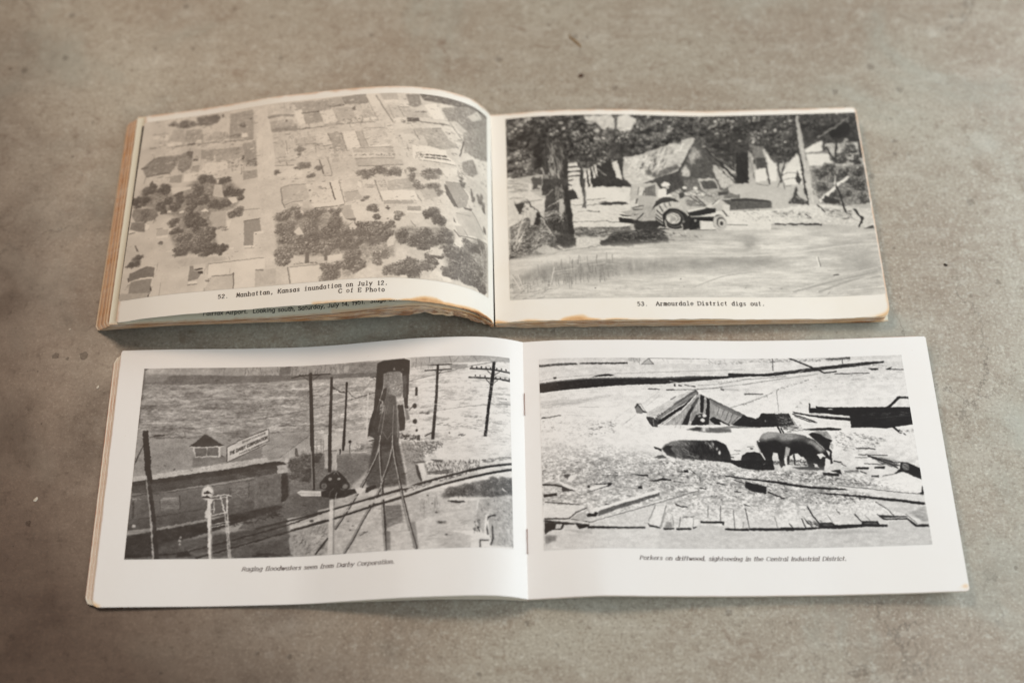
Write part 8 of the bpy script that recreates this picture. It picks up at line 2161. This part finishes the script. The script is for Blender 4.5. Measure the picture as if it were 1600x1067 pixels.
ink_a = plain('typewriter_ink', srgb(44, 34, 33)); ink_2 = plain('caption_ink', srgb(40, 42, 44))
ph = patch('photograph', top_l, print_material('aerial_print', to_image('aerial_picture', art('AL', 11)), srgb(234, 226, 214), srgb(60, 50, 45), .45), page_l, 0, 0.976, 0.096, 0.965)
ph['label'] = 'aerial photograph of flooded town blocks and trees'
ph = patch('photograph', top_r, print_material('tractor_print', to_image('tractor_picture', art('AR', 12)), srgb(228, 226, 219), INK_A, .45), page_r, 0.041, 0.996, 0.098, 0.973)
ph['label'] = 'photograph of a tractor beside a fallen roof and floodwater'
ph = patch('photograph', second, print_material('hidden_print', to_image('hidden_picture', art('A2', 13)), srgb(228, 226, 219), INK_A, .45), page_2, .016, .96, .115, .95, .1)
ph['label'] = 'mostly hidden dark photograph, only its left edge showing'
CAP = {'AL': [('52.  Manhattan, Kansas inundation on July 12.', 0.2662, 0.057, 0.6954, 0.0655, 0.0169), ('C of E Photo', 0.573, 0.0385, 0.6881, 0.0362, 0.0165)], 'AR': [('53.  Armourdale District digs out.', 0.3631, 0.0608, 0.6895, 0.0608, 0.0167)], 'A2': [('Fairfax Airport.  Looking south, Saturday, July 14, 1951.  Stage 35.5', 0.2354, 0.0245, 0.7394, 0.0262, 0.0162)], 'BL': [('Raging floodwaters seen from Darby Corporation.', 0.3325, 0.1244, 0.6896, 0.125, 0.0144)], 'BR': [('Porkers on driftwood, sightseeing in the Central Industrial District.', 0.2574, 0.1316, 0.734, 0.1241, 0.014)]}
caption('caption', top_l, ink_a, page_l, CAP['AL'], 'typewriter', .44, .32)
caption('caption', top_r, ink_a, page_r, CAP['AR'], 'typewriter', .44, .32)
caption('caption', second, ink_2, page_2, CAP['A2'], 'sans', .42, .36)

# ---------------------------------------------------------------- the whiter booklet (near one)
R = RAILS['B']; HB = R['h']; LB = 217.7
new = booklet('booklet', 'B', 'white stapled booklet nearest the camera, open at photographs of a railway flood and of pigs')
B_Lb, B_Lt, B_Rb, B_Rt = (np.array(R[k], float) for k in ('Lb', 'Lt', 'Rb', 'Rt'))
pw_l = paper_material('white_paper_left', WHITE, RUST, .7, LB, HB, .55, to_image('stain_corner_left', art('stain_BL', 9), True), 1., .5, .12, s_edge=(1, 0), t_edge=(0, 0), yellow=(.99, .98, .965))
pw_r = paper_material('white_paper_right', WHITE, RUST, .5, LB, HB, .35, to_image('stain_corner_right', art('stain_BR', 10), True), 2., .5, .12, s_edge=(0, 0), t_edge=(1, 0), yellow=(.99, .98, .965))
pw_u = [paper_material('white_paper_under', c, srgb(186, 104, 64), .5, LB, HB, .95, None, 4. + i, .5, s_edge=(1, 1), t_edge=(0, 1)) for i, c in enumerate((srgb(228, 222, 210), srgb(222, 214, 198)))]
tl = Sheet(B_Lb, B_Lt, h=HB); tr = Sheet(B_Rb, B_Rt, h=HB)
bl = corner(.016, .026, 'l'); br = corner(.006, .008, 'r')
bpl = leaf('page', tl, pw_l, new, .2, 150, 22, tb=lambda s: bl(s), tt=lambda s: 1 - corner(.006, .010, 'l')(s))
bpl['label'] = 'left page with the railway flood photograph'
bpr = leaf('page', tr, pw_r, new, .2, 150, 22, tb=lambda s: br(s), tt=lambda s: 1 - corner(.004, .006, 'r')(s))
bpr['label'] = 'right page with the pigs photograph and a small brown mark on its lower corner'
n = len(B_Lb); k0 = np.linspace(1, 0, n)
NB = 4
for k in range(1, NB + 1):
    f = k / NB
    b = B_Lb.copy(); t = B_Lt.copy()
    b[:, 0] *= (abs(b[0, 0]) + 4.0 * f + random.uniform(-.2, .2)) / abs(b[0, 0]); t[:, 0] *= (abs(t[0, 0]) + 3.6 * f + random.uniform(-.2, .2)) / abs(t[0, 0])
    base = np.interp(np.linspace(0, 1, n), [0, .3, .5, .78, .92, 1], [.4, .4, .5, 7.0, 6.0, 2.6])
    b[:, 1] += -.3 + (np.minimum(base + np.linspace(4., 0, n) ** 1.0 * (np.linspace(1, 0, n) > .75), b[:, 1] - .9) - b[:, 1] + .3) * f
    t[:, 1] += -.3 + (np.minimum(base, t[:, 1] - .9) - t[:, 1] + .3) * f
    b[:, 1] = np.maximum(b[:, 1], .25 + .22 * (NB - k)); t[:, 1] = np.maximum(t[:, 1], .25 + .22 * (NB - k))
    sh = Sheet(b, t, (.3 + 1.2 * f) * k0, -(1.0 + 2.0 * f) * k0, h=HB)
    leaf('page', sh, pw_u[k % 2], new, .2, 80, 10, tb=lambda s: bl(s), tt=lambda s: 1 - corner(.012, .03, 'l')(s))
for k in range(1, NB):
    f = k / (NB - 1)
    b = B_Rb.copy(); t = B_Rt.copy()
    b[:, 0] *= (b[-1, 0] - .8 * f) / b[-1, 0]; t[:, 0] *= (t[-1, 0] - 3.2 * f) / t[-1, 0]
    b[:, 1] = np.maximum(b[:, 1] - .35 - 1.5 * f, .3 + .22 * (NB - 1 - k)); t[:, 1] = np.maximum(t[:, 1] - .35 - 1.2 * f, .3 + .22 * (NB - 1 - k))
    lean = np.linspace(0, 1, n)
    sh = Sheet(b, t, np.zeros(n), .9 * f * lean, h=HB)
    leaf('page', sh, pw_u[k % 2], new, .2, 80, 10, tb=lambda s: br(s), tt=lambda s: 1 - corner(.01, .012, 'r')(s))

ph = patch('photograph', tl, print_material('railway_print', to_image('railway_picture', art('BL', 14)), srgb(230, 229, 228), INK_B, .5, .12), bpl, 0.062, 0.963, 0.172, 0.921, .08)
ph['label'] = 'photograph of a railway line running into floodwater'
ph = patch('photograph', tr, print_material('pigs_print', to_image('pigs_picture', art('BR', 15)), srgb(236, 236, 236), INK_B, .5, .12), bpr, 0.039, 0.934, 0.173, 0.924, .08)
ph['label'] = 'photograph of pigs standing on driftwood'
ink_b = plain('italic_ink', srgb(70, 50, 52))
caption('caption', tl, ink_b, bpl, CAP['BL'], 'italic', .40, .15)
caption('caption', tr, ink_b, bpr, CAP['BR'], 'italic', .40, .15)

# the staples in the fold: wire with its two bent ends
rusty = plain('rusty_wire', srgb(172, 120, 100), .5, .4)
def staple(t0, t1):
    ring = 8; rad = .16
    path = [(.2, t0 * HB, 4.8), (.25, t0 * HB, 5.9), (.3, t0 * HB + .8, 6.1), (.3, t1 * HB - .8, 6.1), (.25, t1 * HB, 5.9), (.2, t1 * HB, 4.8)]
    vs, fs = [], []
    P = np.array(path); T = np.gradient(P, axis=0); T /= np.linalg.norm(T, axis=1, keepdims=True)
    for p, d in zip(P, T):
        a = np.cross(d, (1, 0, 0)); a /= np.linalg.norm(a); b2 = np.cross(d, a)
        for q in range(ring):
            g = 2 * math.pi * q / ring; vs.append((p + rad * (math.cos(g) * a + math.sin(g) * b2)) * 1e-3)
    for i in range(len(P) - 1):
        for q in range(ring):
            fs.append((i * ring + q, i * ring + (q + 1) % ring, (i + 1) * ring + (q + 1) % ring, (i + 1) * ring + q))
    fs.append(tuple(range(ring))[::-1]); fs.append(tuple((len(P) - 1) * ring + q for q in range(ring)))
    return link('staple', vs, fs, rusty, new)
staple(*(0.78, 0.702)); staple(*(0.25, 0.169))

# ---------------------------------------------------------------- bits lying on the concrete
def speck_mesh(name, loc, r, mat, label, flat=.45, stretch=1., rot=0.):
    rr = random.Random(len(label)); b = bmesh.new()
    bmesh.ops.create_icosphere(b, subdivisions=2, radius=1.)
    for v in b.verts:
        q = 1 + rr.uniform(-.28, .28); v.co = Vector((v.co.x * r * stretch * q, v.co.y * r * q, max(v.co.z * r * flat * q, -r * flat * .5)))
    me = bpy.data.meshes.new(name); b.to_mesh(me); b.free(); me.materials.append(mat)
    o = bpy.data.objects.new(name, me); COL.objects.link(o)
    o.location = (loc[0], loc[1], r * flat * .5); o.rotation_euler = (0, 0, rot)
    o['label'] = label; o['category'] = 'debris'
    if name == 'fleck': o['group'] = 'white flecks on the concrete'
    return o

straw_mat = plain('dry_straw', srgb(132, 104, 62), .7); crumb_mat = plain('brown_crumb', srgb(74, 44, 20), .7)
white_mat = plain('white_fleck', srgb(214, 206, 192), .6); dark_mat = plain('dark_speck', srgb(52, 44, 38), .8)
speck_mesh('straw_splinter', [0.0384, 0.2026], .0007, straw_mat, 'thin tan straw splinter lying on the concrete behind the booklets', .6, 8.2, -.86)
speck_mesh('crumb', [0.0413, 0.177], .0012, crumb_mat, 'rusty brown crumb on the concrete between the straw splinter and the yellowed booklet', .6, 1.3, .4)
speck_mesh('fleck', [-0.2408, 0.0072], .0005, white_mat, 'tiny white fleck just left of the lower left corner of the yellowed booklet', .4, 1.2, .2)
speck_mesh('fleck', [-0.221, -0.0272], .0006, white_mat, 'tiny white fleck beside the upper left corner of the white booklet', .4, 1.4, 1.)
speck_mesh('fleck', [-0.2446, -0.0904], .0008, white_mat, 'larger pale fleck on the dark concrete far left of the white booklet', .4, 1.6, .9)
speck_mesh('crumb', [0.2415, 0.0475], .0008, dark_mat, 'dark grey crumb on the concrete right of the yellowed booklet', .5, 1.5, -.6)
